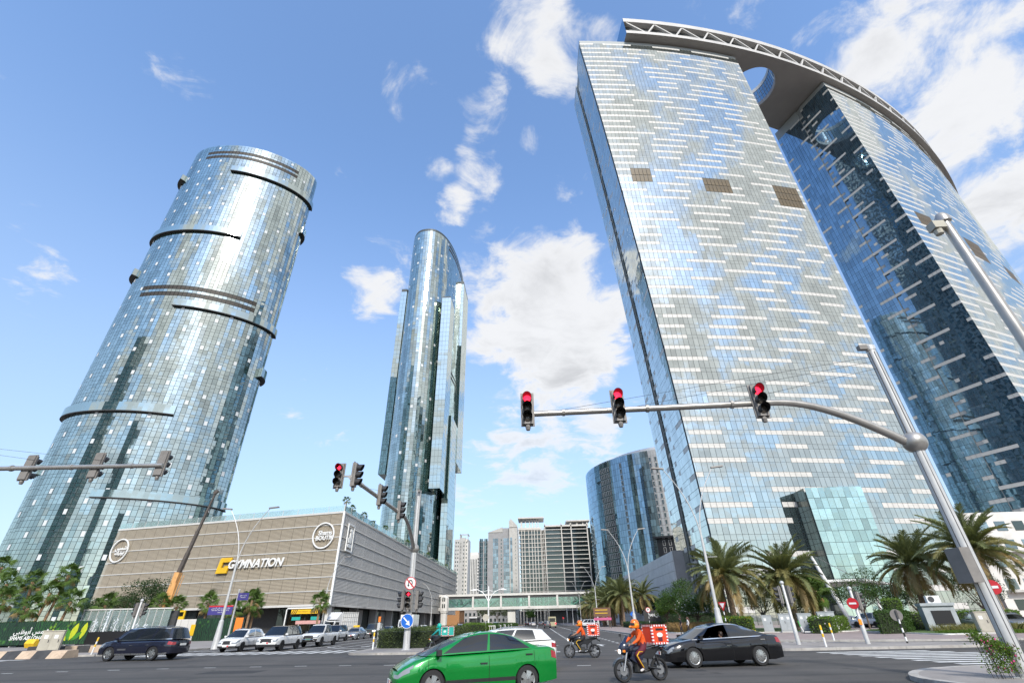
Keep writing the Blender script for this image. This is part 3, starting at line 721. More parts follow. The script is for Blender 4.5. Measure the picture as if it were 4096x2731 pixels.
# ================================================================ MALL
mat('cladding', (.40, .345, .262), .55, var=.13, scale=.12, stretch=(1, 1, .35), dirt=((.25, .21, .165), .09, .9))
mat('cladding_grey', (.64, .615, .57), .55, var=.10, scale=.12, dirt=((.27, .25, .23), .10, .8))
mat('metal_trim', (.62, .61, .58), .4, var=.04)
mat('sign_white', (.82, .82, .80), .4, var=0)
mat('sign_yellow', (.85, .50, .02), .4, var=0)
mat('black', (.015, .015, .016), .5, var=0)
mat('charcoal', (.06, .06, .062), .6, var=.1)
mat('red', (.55, .02, .03), .45, var=0); mat('blue_sign', (.01, .13, .55), .4, var=0); mat('teal', (.02, .36, .32), .5, var=.05)
mat('purple_sign', (.06, .05, .22), .4, var=0); mat('orange', (.80, .22, .03), .5, var=.05)
mat('yellow', (.80, .50, .02), .5, var=.06, scale=4)
clear_glass('glass_clear', (.80, .93, .90), .22)
clear_glass('glass_bridge', (.62, .86, .80), .06)
mall = thing('shopping_mall', 'beige slatted mall with white signs and glass parapet at the street corner', 'mall', (-36.4, 92, 0))
MA, MBk, MF = np.array([-36.4, 92.0]), np.array([-90.3, 103.9]), np.array([-36.4, 235.0])
HB, HTOP = 4.8, 20.3
MB().prism([(-36.7, 92.4), (-36.7, 235), (-90, 235), (-90.2, 104.3)], HB + .1, HTOP - .15).obj('upper_wall', 'charcoal', mall)
MB().prism([(-39.5, 96.5), (-39.5, 232), (-90, 232), (-89.5, 107.5)], 0, HB + .2).obj('lower_wall', 'charcoal', mall)
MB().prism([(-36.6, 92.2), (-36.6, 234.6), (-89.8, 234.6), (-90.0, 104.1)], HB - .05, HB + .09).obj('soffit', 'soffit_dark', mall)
def clad(A, B, ncol, mname, seed, trimside):
    R = random.Random(seed); d = (B - A); L = np.linalg.norm(d); d = d / L; nrm = np.array([d[1], -d[0]])
    cen = np.array([-60, 150.]); nrm = nrm if nrm @ (A - cen) > 0 else -nrm
    w = L / ncol; rows = 7; h = (HTOP - HB) / rows
    u = MB(); ns = 9
    for k in range(ns):                                     # nine slats, each standing proud of a dark gap
        z0 = .10 + (h - .2) * k / ns; z1 = z0 + (h - .2) / ns * .84
        u.add([(0, 0, z0), (w - .05, 0, z0), (w - .05, 0, z1), (0, 0, z1), (0, -.09, z0 + .02), (w - .05, -.09, z0 + .02), (w - .05, -.05, z1 - .01), (0, -.05, z1 - .01)],
              [(4, 5, 6, 7), (0, 1, 5, 4), (7, 6, 2, 3)])
    me = u.mesh('cladding_panel', mname)
    ang = atan2(d[1], d[0]) if nrm @ np.array([d[1], -d[0]]) > 0 else atan2(-d[1], -d[0])
    for r in range(rows):
        for c in range(ncol):
            p = A + d * (w * (c if nrm @ np.array([d[1], -d[0]]) > 0 else c + 1))
            o = bpy.data.objects.new('cladding_panel', me); COL.objects.link(o); o.parent = mall; o.matrix_parent_inverse = PINV[mall.name]
            o.location = (*(p + nrm * .03), HB + h * r); o.rotation_euler = (0, 0, ang + R.gauss(0, .001))
    for r in range(rows + 1):
        a, b = A + nrm * .12, B + nrm * .12
        MB().bar((*a, HB + h * r), (*b, HB + h * r), .16, .14 if 0 < r < rows else .34).obj('trim_rail', 'metal_trim' if trimside else mname, mall)
    return d, nrm
dF, nF = clad(MA, MBk, 21, 'cladding', 1, True)
dR, nR = clad(MA, MF, 20, 'cladding_grey', 2, False)
MB().bar((*(MA + nF * .15 + nR * .15), HB), (*(MA + nF * .15 + nR * .15), HTOP + .1), .34).obj('corner_trim', 'sign_white', mall)
# roof parapet of glass panes
def onface(az, A=MA, d=dF):
    """point of the facade line under a compass bearing from the viewer"""
    k = tan(radians(az)); t = (k * A[1] - A[0]) / (d[0] - k * d[1]); return A + d * t
for (A, d, L, nn_) in ((MA, dF, 55.2, 16), (MA, dR, 143, 40)):
    for k in range(nn_):
        a, b = A + d * (L * k / nn_ + .05), A + d * (L * (k + 1) / nn_ - .05)
        MB().bar((*a, HTOP + .65), (*b, HTOP + .65), .04, 1.15, up=(0, 0, 1)).obj('parapet_pane', 'glass_clear', mall)
        MB().box(a[0] - .03, a[1] - .03, HTOP, a[0] + .03, a[1] + .03, HTOP + 1.25).obj('parapet_post', 'metal_trim', mall)
MB().box(-58, 118, HTOP - .2, -50.5, 126, HTOP + 4.4).obj('roof_kiosk_core', 'glass_clear', mall)
kf = MB()
for z in (HTOP + .2, HTOP + 2.4, HTOP + 4.4): kf.bar((-58.1, 117.9, z), (-50.4, 117.9, z), .2); kf.bar((-50.4, 117.9, z), (-50.4, 126, z), .2)
for x in (-58.1, -55.5, -53, -50.4): kf.bar((x, 117.9, HTOP), (x, 117.9, HTOP + 4.5), .2)
kf.obj('roof_kiosk_frame', 'metal_trim', mall)
# ground floor: dark shopfront panes between posts, set back
for k in range(22):
    a, b = onface(-22.6, np.array([-39.4, 96.4]), dF) + dF * 0, None
    p0 = np.array([-39.4, 96.2]) + dF * (2.3 * k); p1 = p0 + dF * 2.2
    if 4 <= k <= 6: continue
    MB().bar((*p0, HB / 2), (*p1, HB / 2), .05, HB - .1).obj('shop_pane', 'glass_dark', mall)
    if k % 3 == 0: MB().bar((*(p0 + nF * .1), 0), (*(p0 + nF * .1), HB), .16).obj('mullion', 'charcoal', mall)
for k in range(30):
    y = 97 + k * 4.5
    MB().box(-39.38, y + .1, .2, -39.32, y + 4.3, HB - .3).obj('shop_pane', 'glass_dark' if k % 4 else 'concrete_grey', mall)
    if k % 3 == 0: MB().box(-39.2, y - .5, 0, -37.6, y + .5, HB).obj('pier', 'concrete_grey', mall)
MB().prism([(-37.6, 93.6), (-36.9, 93.2), (-36.9, 94.6), (-37.6, 94.6)], 0, HB).obj('corner_column', 'sign_white', mall)
MB().bar((-39.3, 93.8, 0), (-46.5, 95.4, 0), .1).obj('threshold', 'concrete_grey', mall)

# ---- lettering (flat print and built-up letters)
def text_obj(name, s, size, matname, mtx, parent=None, ext=.0, align='CENTER', shear=0, bold=0.0, sx=1.0):
    cu = bpy.data.curves.new(name, 'FONT'); cu.body = s; cu.size = size; cu.extrude = ext; cu.align_x = align; cu.align_y = 'CENTER'; cu.shear = shear; cu.offset = bold
    tmp = bpy.data.objects.new(name + '_tmp', cu); COL.objects.link(tmp); dg = bpy.context.evaluated_depsgraph_get()
    me = bpy.data.meshes.new_from_object(tmp.evaluated_get(dg)); bpy.data.objects.remove(tmp)
    me.transform(mtx @ Matrix.Diagonal((sx, 1, 1, 1))); me.materials.clear(); me.materials.append(MATS[matname]); me.name = name
    return link(name, me, parent)
def wallmtx(p, right, up=(0, 0, 1)):
    r = Vector(right).normalized(); u = Vector(up).normalized(); n = r.cross(u)
    return Matrix(((r.x, u.x, n.x, p[0]), (r.y, u.y, n.y, p[1]), (r.z, u.z, n.z, p[2]), (0, 0, 0, 1)))
rF = (-dF[0], -dF[1], 0)                                   # reading direction on the front
def zat(az, el, P): return CZ + hypot(*P) * tan(radians(el))
sign = thing('wall_sign', 'large white sporty sign letters with yellow block mark on the mall front', 'sign', (*(onface(-29.5) + nF * .4), 12))
pg0, pg1 = onface(-31.1), onface(-26.97)
zg0, zg1 = zat(-31, 5.3, pg0), zat(-27, 5.75, pg1); gm = (zg0 + zg1) / 2
wid = np.linalg.norm(pg1 - pg0); gc = (pg0 + pg1) / 2 + nF * .45
text_obj('lettering', 'GYMNATION', 2.0, 'sign_white', wallmtx((gc[0], gc[1], gm - .25), rF), sign, .12, 'CENTER', .18, .035, 1.02)
py_ = onface(-31.75) + nF * .45
mk2 = wallmtx((py_[0], py_[1], gm - .3), rF)
def local_prism(pts, m, ext=.15):
    b = MB(); n = len(pts)
    b.add([(x, y, -ext) for x, y in pts] + [(x, y, ext) for x, y in pts], [tuple(range(n - 1, -1, -1)), tuple(range(n, 2 * n))] + [(i, (i + 1) % n, (i + 1) % n + n, i + n) for i in range(n)])
    b.v = [tuple(m @ Vector(v)) for v in b.v]; return b
local_prism([(-1.5, -1.35), (1.0, -1.35), (1.1, -.75), (1.25, -.1), (.3, -.1), (.2, -.35), (-.5, -.35), (-.35, .55), (.75, .55), (1.45, .62), (1.6, 1.35), (-.8, 1.35), (-1.05, 1.1)], mk2).obj('block_mark', 'sign_yellow', sign)
def ring(mb, mtx, r0, r1, n=40, d=.1):
    for k in range(n):
        a0, a1 = 2 * pi * k / n, 2 * pi * (k + 1) / n
        q = [(r0 * cos(a0), r0 * sin(a0)), (r1 * cos(a0), r1 * sin(a0)), (r1 * cos(a1), r1 * sin(a1)), (r0 * cos(a1), r0 * sin(a1))]
        o = local_prism(q, mtx, d); mb.add(o.v, o.f)
    return mb
for (az, el, r, lab, txt) in ((-23.2, 8.22, 2.25, 'round white ring sign with two lines of lettering at the mall corner', ('Shams', 'BOUTIK')),
                              (-40.3, 6.05, 2.25, 'round white ring sign near the left end of the mall front', ('ﺲﻤﺷ', 'ﻚﻴﺗﻮﺑ'))):
    P0 = onface(az); z = zat(az, el, P0); c = P0 + nF * .4
    sg = thing('ring_sign', lab, 'sign', (c[0], c[1], z), 0)
    mt = wallmtx((c[0], c[1], z), rF); ring(MB(), mt, r - .16, r + .06).obj('ring', 'sign_white', sg)
    text_obj('lettering', txt[0], 1.15, 'sign_white', mt @ Matrix.Translation((.35, .42, 0)), sg, .08, bold=.02)
    text_obj('lettering', txt[1], 1.05, 'sign_white', mt @ Matrix.Translation((.35, -.48, 0)), sg, .08, bold=.02)
yE = 36.4 / tan(radians(20.75)); zE = CZ + hypot(36.4, yE) * tan(radians(8.05))
emb = thing('emblem_panel', 'white framed emblem panel on the grey side wall just round the mall corner', 'sign', (-36, yE, zE - 2))
mt = wallmtx((-36.02, yE, zE), (0, 1, 0))
fr = MB()
for q in ([(-1.7, -2.45), (1.7, -2.45), (1.7, -2.2), (-1.7, -2.2)], [(-1.7, 2.2), (1.7, 2.2), (1.7, 2.45), (-1.7, 2.45)], [(-1.7, -2.2), (-1.45, -2.2), (-1.45, 2.2), (-1.7, 2.2)], [(1.45, -2.2), (1.7, -2.2), (1.7, 2.2), (1.45, 2.2)]):
    o = local_prism(q, mt, .1); fr.add(o.v, o.f)
fr.obj('frame', 'sign_white', emb)
for q in ([(-.9, -1.7), (.9, -1.7), (.9, -1.1), (-.9, -1.1)], [(-.8, -.9), (-.35, -.9), (-.35, .0), (-.8, .0)], [(-.2, -.9), (.15, -.9), (.15, .9), (-.2, .9)], [(.3, -.9), (.75, -.9), (.75, 1.6), (.3, 1.6)], [(-.2, 1.1), (.15, 1.1), (.15, 1.6), (-.2, 1.6)]):
    local_prism(q, mt, .1).obj('emblem_bar', 'sign_white', emb)

# ---- mall car-park entrance: yellow gantry with hazard ends, frame, hanging boards
Eh = 92.4
gan = thing('height_gantry', 'white tube gantry with yellow height board at the mall car park entrance', 'gantry', PX(1228, 2437, y=Eh)[:2] + (0,))
xa, xb = PX(1172, 2440, y=Eh)[0] - 1.1, PX(1279, 2440, y=Eh)[0] + .5
gm_ = MB(); gm_.tube([(xa, Eh, 0), (xa, Eh, 4.2), (xa + .15, Eh, 4.4), (xb, Eh, 4.4)], .12, 8); gm_.obj('tube_frame', 'sign_white', gan, 40)
yb = MB().box(xa + .9, Eh - .12, 3.55, xb - .4, Eh - .04, 4.2).obj('height_board', 'sign_yellow', gan)
for s in (0, 1):
    for k in range(3):
        x0 = (xa + .95 + k * .33) if s == 0 else (xb - .5 - k * .33); d_ = 1 if s == 0 else -1
        MB().poly([(x0, Eh - .125, 3.58), (x0 + .16 * d_, Eh - .125, 3.58), (x0 + .46 * d_, Eh - .125, 4.17), (x0 + .30 * d_, Eh - .125, 4.17)][::d_]).obj('hazard_bar', 'black', gan)
text_obj('lettering', 'MAX HEIGHT 2.3 M', .30, 'black', wallmtx(((xa + xb) / 2 + .2, Eh - .13, 3.87), (1, 0, 0)), gan)
for x in (xa + 1.0, xb - 2.0): MB().box(x, Eh + .3, 2.6, x + 1.5, Eh + .36, 3.1).obj('hanging_board', 'teal', gan)
mat('pale_pink', (.60, .33, .30), .5, var=.05)
bar_ = thing('height_bar', 'pink hazard striped height bar hanging at the car park mouth', 'sign', (xb - 1.5, Eh - 2.5, 0))
MB().box(xb - 3.3, Eh - 2.5, 2.0, xb + .9, Eh - 2.4, 2.5).obj('board', 'pale_pink', bar_)
for x in (xb - 2.8, xb + .4): MB().box(x, Eh - 2.45, 0, x + .1, Eh - 2.35, 2.0).obj('post', 'metal_trim', bar_)

# ================================================================ FOOTBRIDGE
BY0, BY1, BZ0, BZ1 = 195.0, 201.0, 5.6, 10.7
br = thing('footbridge', 'covered glass footbridge with white trusses crossing over the far road', 'bridge', (-10, 198, 0))
bx0, bx1 = -36.3, 38.0
MB().box(bx0, BY0, BZ0, bx1, BY1, BZ0 + .9).obj('deck', 'concrete_white', br)
MB().box(bx0, BY0 - .3, BZ1 - .7, bx1, BY1 + .3, BZ1).obj('roof', 'concrete_white', br)
MB().box(bx0, BY0 + .1, BZ1 - 1.5, bx1, BY0 + .2, BZ1 - .7).obj('fascia', 'charcoal', br)
nb = 7; L = (bx1 - bx0) / nb
for k in range(nb + 1):
    x = bx0 + 2.2 + k * L * .97
    MB().box(x - .35, BY0 - .12, BZ0 + .5, x + .35, BY0 + .3, BZ1 - .7).obj('post', 'concrete_white', br)
    if k < nb:
        for j in range(5):
            MB().box(x + .4 + (L - .9) * j / 5, BY0 + .1, BZ0 + .9, x + .4 + (L - .9) * (j + .985) / 5, BY0 + .14, BZ1 - 1.5).obj('glass_pane', 'glass_bridge', br)
        for yy in (BY0 + .45, BY1 - .5):
            for (p, q) in (((x + .5, BZ1 - 1.5), (x + L * .48, BZ0 + .9)), ((x + L - .8, BZ1 - 1.5), (x + L * .5, BZ0 + .9))):
                MB().bar((p[0], yy, p[1]), (q[0], yy, q[1]), .55, .4).obj('truss_brace', 'concrete_white', br)
            MB().box(x + L * .49 - .3, yy - .2, BZ0 + .9, x + L * .49 + .3, yy + .2, BZ1 - 1.5).obj('truss_post', 'concrete_white', br)
for x, w in ((-9.8, 1.4), (24, 1.2)): MB().box(x - w, BY0 + 1, 0, x + w, BY1 - 1, BZ0).obj('pier', 'concrete_white', br)
tw = thing('stair_tower', 'pale octagonal column with lantern top at the near end of the footbridge', 'column', (*PX(1776, 2440, y=186)[:2], 0))
MB().lathe([(1.5, 0), (1.45, .6), (1.2, .8), (1.2, 4.6), (1.45, 4.8), (1.45, 5.1), (1.55, 5.2), (1.55, 9.2), (1.3, 9.6), (.6, 10.1), (.01, 10.2)], 8).obj('shaft', 'concrete_white', tw, world=False)
for z in (6.2, 8.2): MB().box(-.5, -1.50, z, .5, -1.42, z + 1.2).obj('lantern_pane', 'glass_dark', tw, world=False)

# ================================================================ FAR BUILDINGS
wmesh = {}
def window(parent, x, y, z, w, h, m='glass_far', d=.15, face='y'):
    key = m
    if key not in wmesh: wmesh[key] = MB().box(-.5, -.5, -.5, .5, .5, .5).mesh('window', m)
    o = bpy.data.objects.new('window', wmesh[key]); COL.objects.link(o); o.parent = parent; o.matrix_parent_inverse = PINV[parent.name]
    o.location = (x, y, z); o.scale = (w, d, h) if face == 'y' else (d, w, h); o['t'] = rnd.random()
    return o
# white grid apartment block
gb = thing('apartment_block', 'white gridded apartment block with deep balconies closing the far road', 'building', (16, 430, 0))
YW, z0g = 430.0, 9.0
MB().box(-13.2, YW + 3, z0g, 4.2, YW + 30, 70).obj('wing_wall', 'glass_dark', gb); MB().box(8.5, YW + .5, z0g, 47.5, YW + 30, 70).obj('wing_wall', 'glass_dark', gb)
MB().box(4.2, YW + 8, z0g, 8.5, YW + 30, 69).obj('link_wall', 'glass_dark', gb)
nf = 18; fh = (69 - z0g) / nf
for f in range(nf + 1):
    z = z0g + f * fh
    MB().box(-14.4, YW + 1.6, z - .22, 4.8, YW + 6, z + .22).obj('floor_slab', 'concrete_white', gb)
    MB().box(8.2, YW - 1.2, z - .22, 44.6, YW + 2.2, z + .22).obj('floor_slab', 'concrete_white', gb)
    MB().prism([(4.3, YW + 1.8), (8.4, YW - 1.1), (8.4, YW + 6), (4.3, YW + 6)], z - .3, z + .25).obj('floor_slab', 'concrete_white', gb)
for x in (-14.4, -11.9, -9.5, -6.0, -3.2, -.9, 1.6, 4.4): MB().box(x, YW + 1.3, 0, x + .55, YW + 2.2, 71).obj('column', 'concrete_white', gb)
for x in (5.4, 6.7): MB().box(x, YW + .2, 0, x + .4, YW + 1.4, 71).obj('column', 'concrete_white', gb)
for x in (8.0, 22.2, 30.5, 44.2): MB().box(x, YW - 1.5, 0, x + .8, YW + 1, 74).obj('column', 'concrete_white', gb)
for x in (46.5, 48.6, 51): MB().box(x - .4, YW + 2, 0, x + .4, YW + 3, 67).obj('column', 'concrete_white', gb)
for f in range(nf): MB().box(45.2, YW + 2.3, z0g + f * fh - .3, 51.5, YW + 9, z0g + f * fh + .3).obj('floor_slab', 'concrete_white', gb)
MB().box(45.6, YW + 4, z0g, 51, YW + 28, 66).obj('end_wall', 'glass_dark', gb)
MB().box(8, YW - 1.5, 71.3, 46, YW + 22, 72.6).obj('roof_slab', 'concrete_white', gb); MB().box(-14.6, YW + 1, 69.6, 5, YW + 24, 71.4).obj('roof_slab', 'concrete_white', gb)
MB().box(-14.6, YW - 1, 78.6, 8, YW + 20, 79.7).obj('pergola_roof', 'concrete_white', gb); MB().box(27, YW - 2, 75.2, 47.2, YW + 18, 76.2).obj('pergola_roof', 'concrete_white', gb)
for x in (-12.5, -8.5, -5, -2.5, 0, 2.4): MB().box(x, YW + 2, 71, x + (1.6 if x < -12 else .8), YW + 4, 78.7).obj('pergola_post', 'concrete_white', gb)
for x in (30, 36, 41, 45): MB().box(x, YW, 72.5, x + .9, YW + 2, 75.3).obj('pergola_post', 'concrete_white', gb)
MB().box(-16, YW + 12, 0, 52, YW + 30, 9.2).obj('podium', 'concrete_grey', gb)
# grey-blue stepped glass tower
gt = thing('stepped_tower', 'grey and blue glass tower stepping up to a hollow pointed fin', 'building', (-38, 520, 0)); YT = 520
for (xa, xb, z) in ((-58.5, -49, 74), (-49, -34, 82), (-34, -27, 86)): MB().box(xa + .01, YT, 0, xb, YT + 30, z).obj('wall', 'concrete_grey', gt)
MB().box(-27, YT - 4, 0, -18.4, YT + 26, 86).obj('wall', 'concrete_light', gt)
fin = MB(); fin.xprism([(-27, 85.5), (-18.4, 85.5), (-18.4, 87.5), (-25, 94.5), (-27, 92)], YT - 4, YT - 2.8); fin.xprism([(-19.4, 85), (-18.4, 85), (-18.4, 87.5), (-19.4, 89)], YT + 8, YT + 9); fin.bar((-25, YT - 3, 94), (-25, YT + 20, 88), 1); fin.bar((-18.9, YT - 3, 87.2), (-18.9, YT + 20, 86), .9); fin.obj('roof_fin', 'concrete_light', gt)
MB().xprism([(-49, 82), (-34, 82), (-34, 87)], YT - .5, YT + .4).obj('roof_fin', 'concrete_light', gt)
for f in range(21):
    z = 3 + f * 3.5
    for (xa, n, w) in ((-57.8, 2, 1.7), (-53.0, 2, 1.6), (-44.0, 3, 1.7), (-33.2, 3, 1.9)):
        for i in range(n): window(gt, xa + (i + .5) * (w + .1), YT - .05, z + 1.5, w, 3.2, 'glass_far')
    for i in range(2): window(gt, -50.6 + i * 15.2, YT - .05, z + 1.4, 1.1, 1.8, 'glass_dark')
    window(gt, -24.9, YT - 4.05, z + 1.5, 2.0, 3.4, 'glass_far'); window(gt, -20.6, YT - 4.05, z + 1.2, .5, 1.2, 'glass_dark')
# beige tower with vertical letters
pt = thing('beige_tower', 'beige tower with small paired windows, hollow crown and vertical lettering', 'building', (-82, 560, 0)); YP = 560
MB().box(-90.5, YP, 0, -84.5, YP + 20, 82).obj('wall', 'concrete_white', pt); MB().box(-84.5, YP - 1.5, 0, -78.2, YP + 20, 83.2).obj('wall', 'concrete_light', pt); MB().box(-78.2, YP, 0, -75.0, YP + 20, 82).obj('wall', 'concrete_white', pt)
cr = MB(); cr.box(-84.5, YP - 1.5, 83.2, -83.7, YP + 10, 87); cr.box(-84.5, YP - 1.5, 86, -75, YP - .5, 87); cr.box(-75.8, YP - 1.5, 80, -75, YP - .5, 87); cr.box(-75.9, YP - .5, 86, -75, YP + 10, 87); cr.obj('crown', 'concrete_light', pt)
for f in range(20):
    z = 3 + f * 3.9
    for x, yy in ((-88.6, YP), (-86.2, YP), (-79.6, YP - 1.5), (-76.8, YP)): window(pt, x, yy - .05, z + 1.5, .9, 1.6, 'glass_dark')
for i, ch in enumerate('PERSIDA'): text_obj('letter', ch, 2.2, 'charcoal', wallmtx((-83.0, YP - 1.6, 77 - i * 3.0), (1, 0, 0)), pt, .05, bold=.03)
# white tower with vertical stripes
st = thing('striped_tower', 'white far tower with dark vertical window stripes between two other towers', 'building', (-80, 650, 0))
MB().box(-87.5, 650, 0, -72.4, 680, 76).obj('wall', 'concrete_white', st); MB().box(-85, 652, 76, -74, 676, 79).obj('plant_room', 'concrete_white', st)
for x in (-84.4, -82.2, -80.2, -78.2, -76.4): MB().box(x, 649.9, 8, x + .8, 649.98, 71).obj('window_stripe', 'glass_dark', st)
for f in range(19):
    for x in (-86.6, -73.6): window(st, x, 649.9, 6 + f * 3.6, 1.6, 2.4, 'glass_dark')
# low orange and grey buildings beyond the bridge
ob = thing('orange_building', 'low orange rendered building seen under the footbridge', 'building', (-34, 262, 0)); mat('ochre', (.40, .20, .08), .8, var=.08); MB().box(-46, 262, 0, -38.5, 280, 7.4).obj('wall', 'ochre', ob); MB().box(-46.2, 261.6, 7.4, -38.2, 280, 7.9).obj('coping', 'concrete_light', ob)
lb = thing('grey_block', 'low grey office block with rows of small windows beneath the bridge', 'building', (-50, 400, 0)); MB().box(-62, 400, 0, -18, 425, 17).obj('wall', 'concrete_grey', lb)
for f in range(4):
    for i in range(14): window(lb, -60 + i * 3.1, 399.95, 3 + f * 3.8, 1.4, 2.0, 'glass_dark')
# curved blue tower with balconies
cb = thing('curved_tower', 'curved blue glass tower with white framed balconies left of the striped tower', 'building', (96, 336, 0))
CC, CR, CH = np.array([96., 336.]), 58.3, 90.0
def cpt(a, r=CR): return CC + r * np.array([-sin(a), -cos(a)])
A0, A1 = radians(-8), radians(112)
MB().prism([tuple(cpt(a, CR - .3)) for a in np.linspace(A0, A1, 60)] + [tuple(CC + np.array([0, 20.]))], 0, CH - .8).obj('core_wall', 'mullion', cb)
pn = Panes(); R = random.Random(9); ncol = 74; nfl = 25; fh = CH / nfl
balc = []
for i in range(ncol):
    a0, a1 = A0 + (A1 - A0) * i / ncol, A0 + (A1 - A0) * (i + 1) / ncol
    p, q = cpt(a1), cpt(a0); u = np.array([*(q - p) / 2, 0]); LL = np.linalg.norm(u); dg = degrees((a0 + a1) / 2)
    zone = 'white' if dg < 26 else 'dark' if dg < 31 else 'blue' if dg < 35 else 'dark' if dg < 39 else 'blue' if dg < 44 else 'win' if dg < 47 else 'blue' if dg < 53.5 else 'balc' if dg < 64 else 'blue' if dg < 71 else 'win' if dg < 73 else 'blue'
    for f in range(nfl):
        z = f * fh
        m = {'white': 2, 'blue': 0, 'dark': 1, 'win': 0, 'balc': 1}[zone]
        pn.add((*(p + q) / 2, z + fh / 2), u / LL * (LL - .05), (0, 0, fh / 2 - .05), m, R.random(), R.gauss(0, .006), R.gauss(0, .004))
        if zone in ('balc', 'white', 'win') and 2 < f < nfl - 1 and (zone == 'balc' or i % 2 == 0) and (dg > 12): balc.append((p, q, z, zone))
pn.build(cb, ('glass_pane', 'dark_pane', 'white_panel'), ('glass_blue', 'glass_dark', 'white_panel'), 300, 'glass_skin')
balc.sort(key=lambda k: (k[3] == 'white', -k[2] if k[3] == 'white' else 0))
for (p, q, z, zone) in balc[:300]:
    mid = (p + q) / 2; d = (q - p) / np.linalg.norm(q - p); n = np.array([d[1], -d[0]]); n = n if n @ (mid - CC) > 0 else -n
    b = MB(); c = mid + n * .18
    hw = .62
    b.bar((*(c - d * hw), z + .25), (*(c + d * hw), z + .25), .16); b.bar((*(c - d * hw), z + fh - .75), (*(c + d * hw), z + fh - .75), .16)
    for s in (-hw, hw): b.bar((*(c + d * s), z + .2), (*(c + d * s), z + fh - .7), .16)
    b.poly([(*(c - d * hw - n * .1), z + .3), (*(c + d * hw - n * .1), z + .3), (*(c + d * hw - n * .1), z + fh - .8), (*(c - d * hw - n * .1), z + fh - .8)], 1)
    b.obj('balcony', ['concrete_white', 'glass_dark'], cb)
MB().lathe([(CR - 8, CH - 1), (CR - 9, CH + 3), (CR - 14, CH + 6), (2, CH + 7)], 40, c=(CC[0], CC[1], 0)).obj('roof_drum', 'concrete_white', cb)
MB().box(88, 284, CH + 2, 104, 300, CH + 10).obj('plant_room', 'concrete_white', cb)
p = cpt(radians(22), CR + .4); MB().prism([tuple(cpt(radians(a), r)) for a, r in ((15, CR + .4), (30, CR + .4), (30, CR + 3.0), (15, CR + 3.0))], 40, 40.9).obj('terrace_roof', 'soffit_dark', cb)
MB().prism([tuple(cpt(radians(a), r)) for a, r in ((16, CR + .05), (29, CR + .05), (29, CR + .5), (16, CR + .5))], 31, 40).obj('terrace_recess', 'black', cb)
# grey podium of the striped tower
pd = thing('podium_building', 'grey corrugated podium wall running along the road below the striped tower', 'building', (60, 200, 0))
MB().box(37.3, 141, 0, 70, 275, 17.6).obj('wall', 'concrete_grey', pd)
mat('podium_metal', (.62, .62, .62), .5, var=.06, scale=.3)
for k in range(33):
    for r in range(7):
        b = MB().box(37.05, 141.2 + k * 4.05, .4 + r * 2.45, 37.25, 141.2 + k * 4.05 + 3.97, .4 + r * 2.45 + 2.38); b.obj('wall_panel', 'podium_metal', pd)
mat('podium_face', (.30, .30, .30), .6, var=.06)
MB().box(41, 121.5, 0, 62, 140.9, 8.5).obj('entrance_wall', 'glass_dark', pd)
# pale low building right
wb = thing('pale_office', 'pale low office building with square windows behind the right-hand palms', 'building', (150, 140, 0))
MB().box(109.5, 131, 0, 230, 160, 23.5).obj('wall', 'concrete_white', wb)
for f in range(5):
    for i in range(16):
        window(wb, 113 + i * 4.4, 130.95, 3 + f * 4.3, 2.6, 2.2 if f != 2 else 1.3, 'glass_far' if (i + f) % 3 else 'glass_dark')
    if f in (1, 3): MB().box(111, 129.4, 1.2 + f * 4.3, 180, 131, 1.7 + f * 4.3).obj('ledge', 'concrete_light', wb)
# towers behind the viewer, seen mirrored in the facades
for (x, y, w, d, h, lab) in ((-300, -23, 36, 34, 206, 'tall dark tower west of the crossing, mirrored in the round tower'), (-182, -95, 28, 26, 146, 'dark slab tower behind the viewer, mirrored in the round tower'),
                             (70, -120, 34, 26, 62, 'mid-rise block behind the viewer, mirrored low in the striped tower'), (-110, -60, 24, 24, 70, 'lower dark block behind the viewer, mirrored low in the round tower')):
    tb = thing('mirrored_tower', lab, 'building', (x, y, 0)); MB().box(x - w / 2, y - d / 2, 0, x + w / 2, y + d / 2, h).obj('wall', 'concrete_grey', tb)
    gw = MB()
    for f in range(int(h / 3.6)):
        for i in range(int(w / 3)): gw.box(x - w / 2 + i * 3 + .3, y + d / 2, f * 3.6 + .6, x - w / 2 + i * 3 + 2.7, y + d / 2 + .06, f * 3.6 + 3.1)
        for i in range(int(d / 3)): gw.box(x + w / 2, y - d / 2 + i * 3 + .3, f * 3.6 + .6, x + w / 2 + .06, y - d / 2 + i * 3 + 2.7, f * 3.6 + 3.1)
    o = gw.obj('window_grid', 'glass_dark', tb); o['kind'] = 'stuff'

# ================================================================ STREET FURNITURE
mat('pole_grey', (.42, .40, .37), .35, metal=.55, var=.06, scale=2)
mat('pole_light', (.55, .55, .54), .45, metal=.2, var=.05, scale=2)
mat('signal_grey', (.22, .205, .19), .5, var=.08, scale=3)
mat('visor_black', (.03, .03, .032), .5, var=.05)
mat('lens_off', (.07, .06, .05), .2, var=0)
mat('lens_red', (1, .015, .04), .3, var=0, emit=3.2)
mat('lens_dark_red', (.12, .004, .012), .25, var=0)
mat('cabinet_grey', (.40, .43, .44), .5, var=.06, scale=1.5, dirt=((.28, .29, .28), .9, .5))
mat('cabinet_tan', (.47, .44, .36), .55, var=.07, scale=1.5, dirt=((.33, .30, .24), .9, .5))
mat('steel', (.45, .45, .46), .3, metal=.8, var=.05)
_hd = MB(); _hd.box(-.20, -.09, -.60, .20, .13, .60); _hd.box(-.25, .02, -.66, .25, .06, .66); _hd.lathe([(.07, -.82), (.10, -.70), (.06, -.60)], 8); HEAD = _hd.mesh('signal_head', 'signal_grey')
_v = MB(); seg = 14
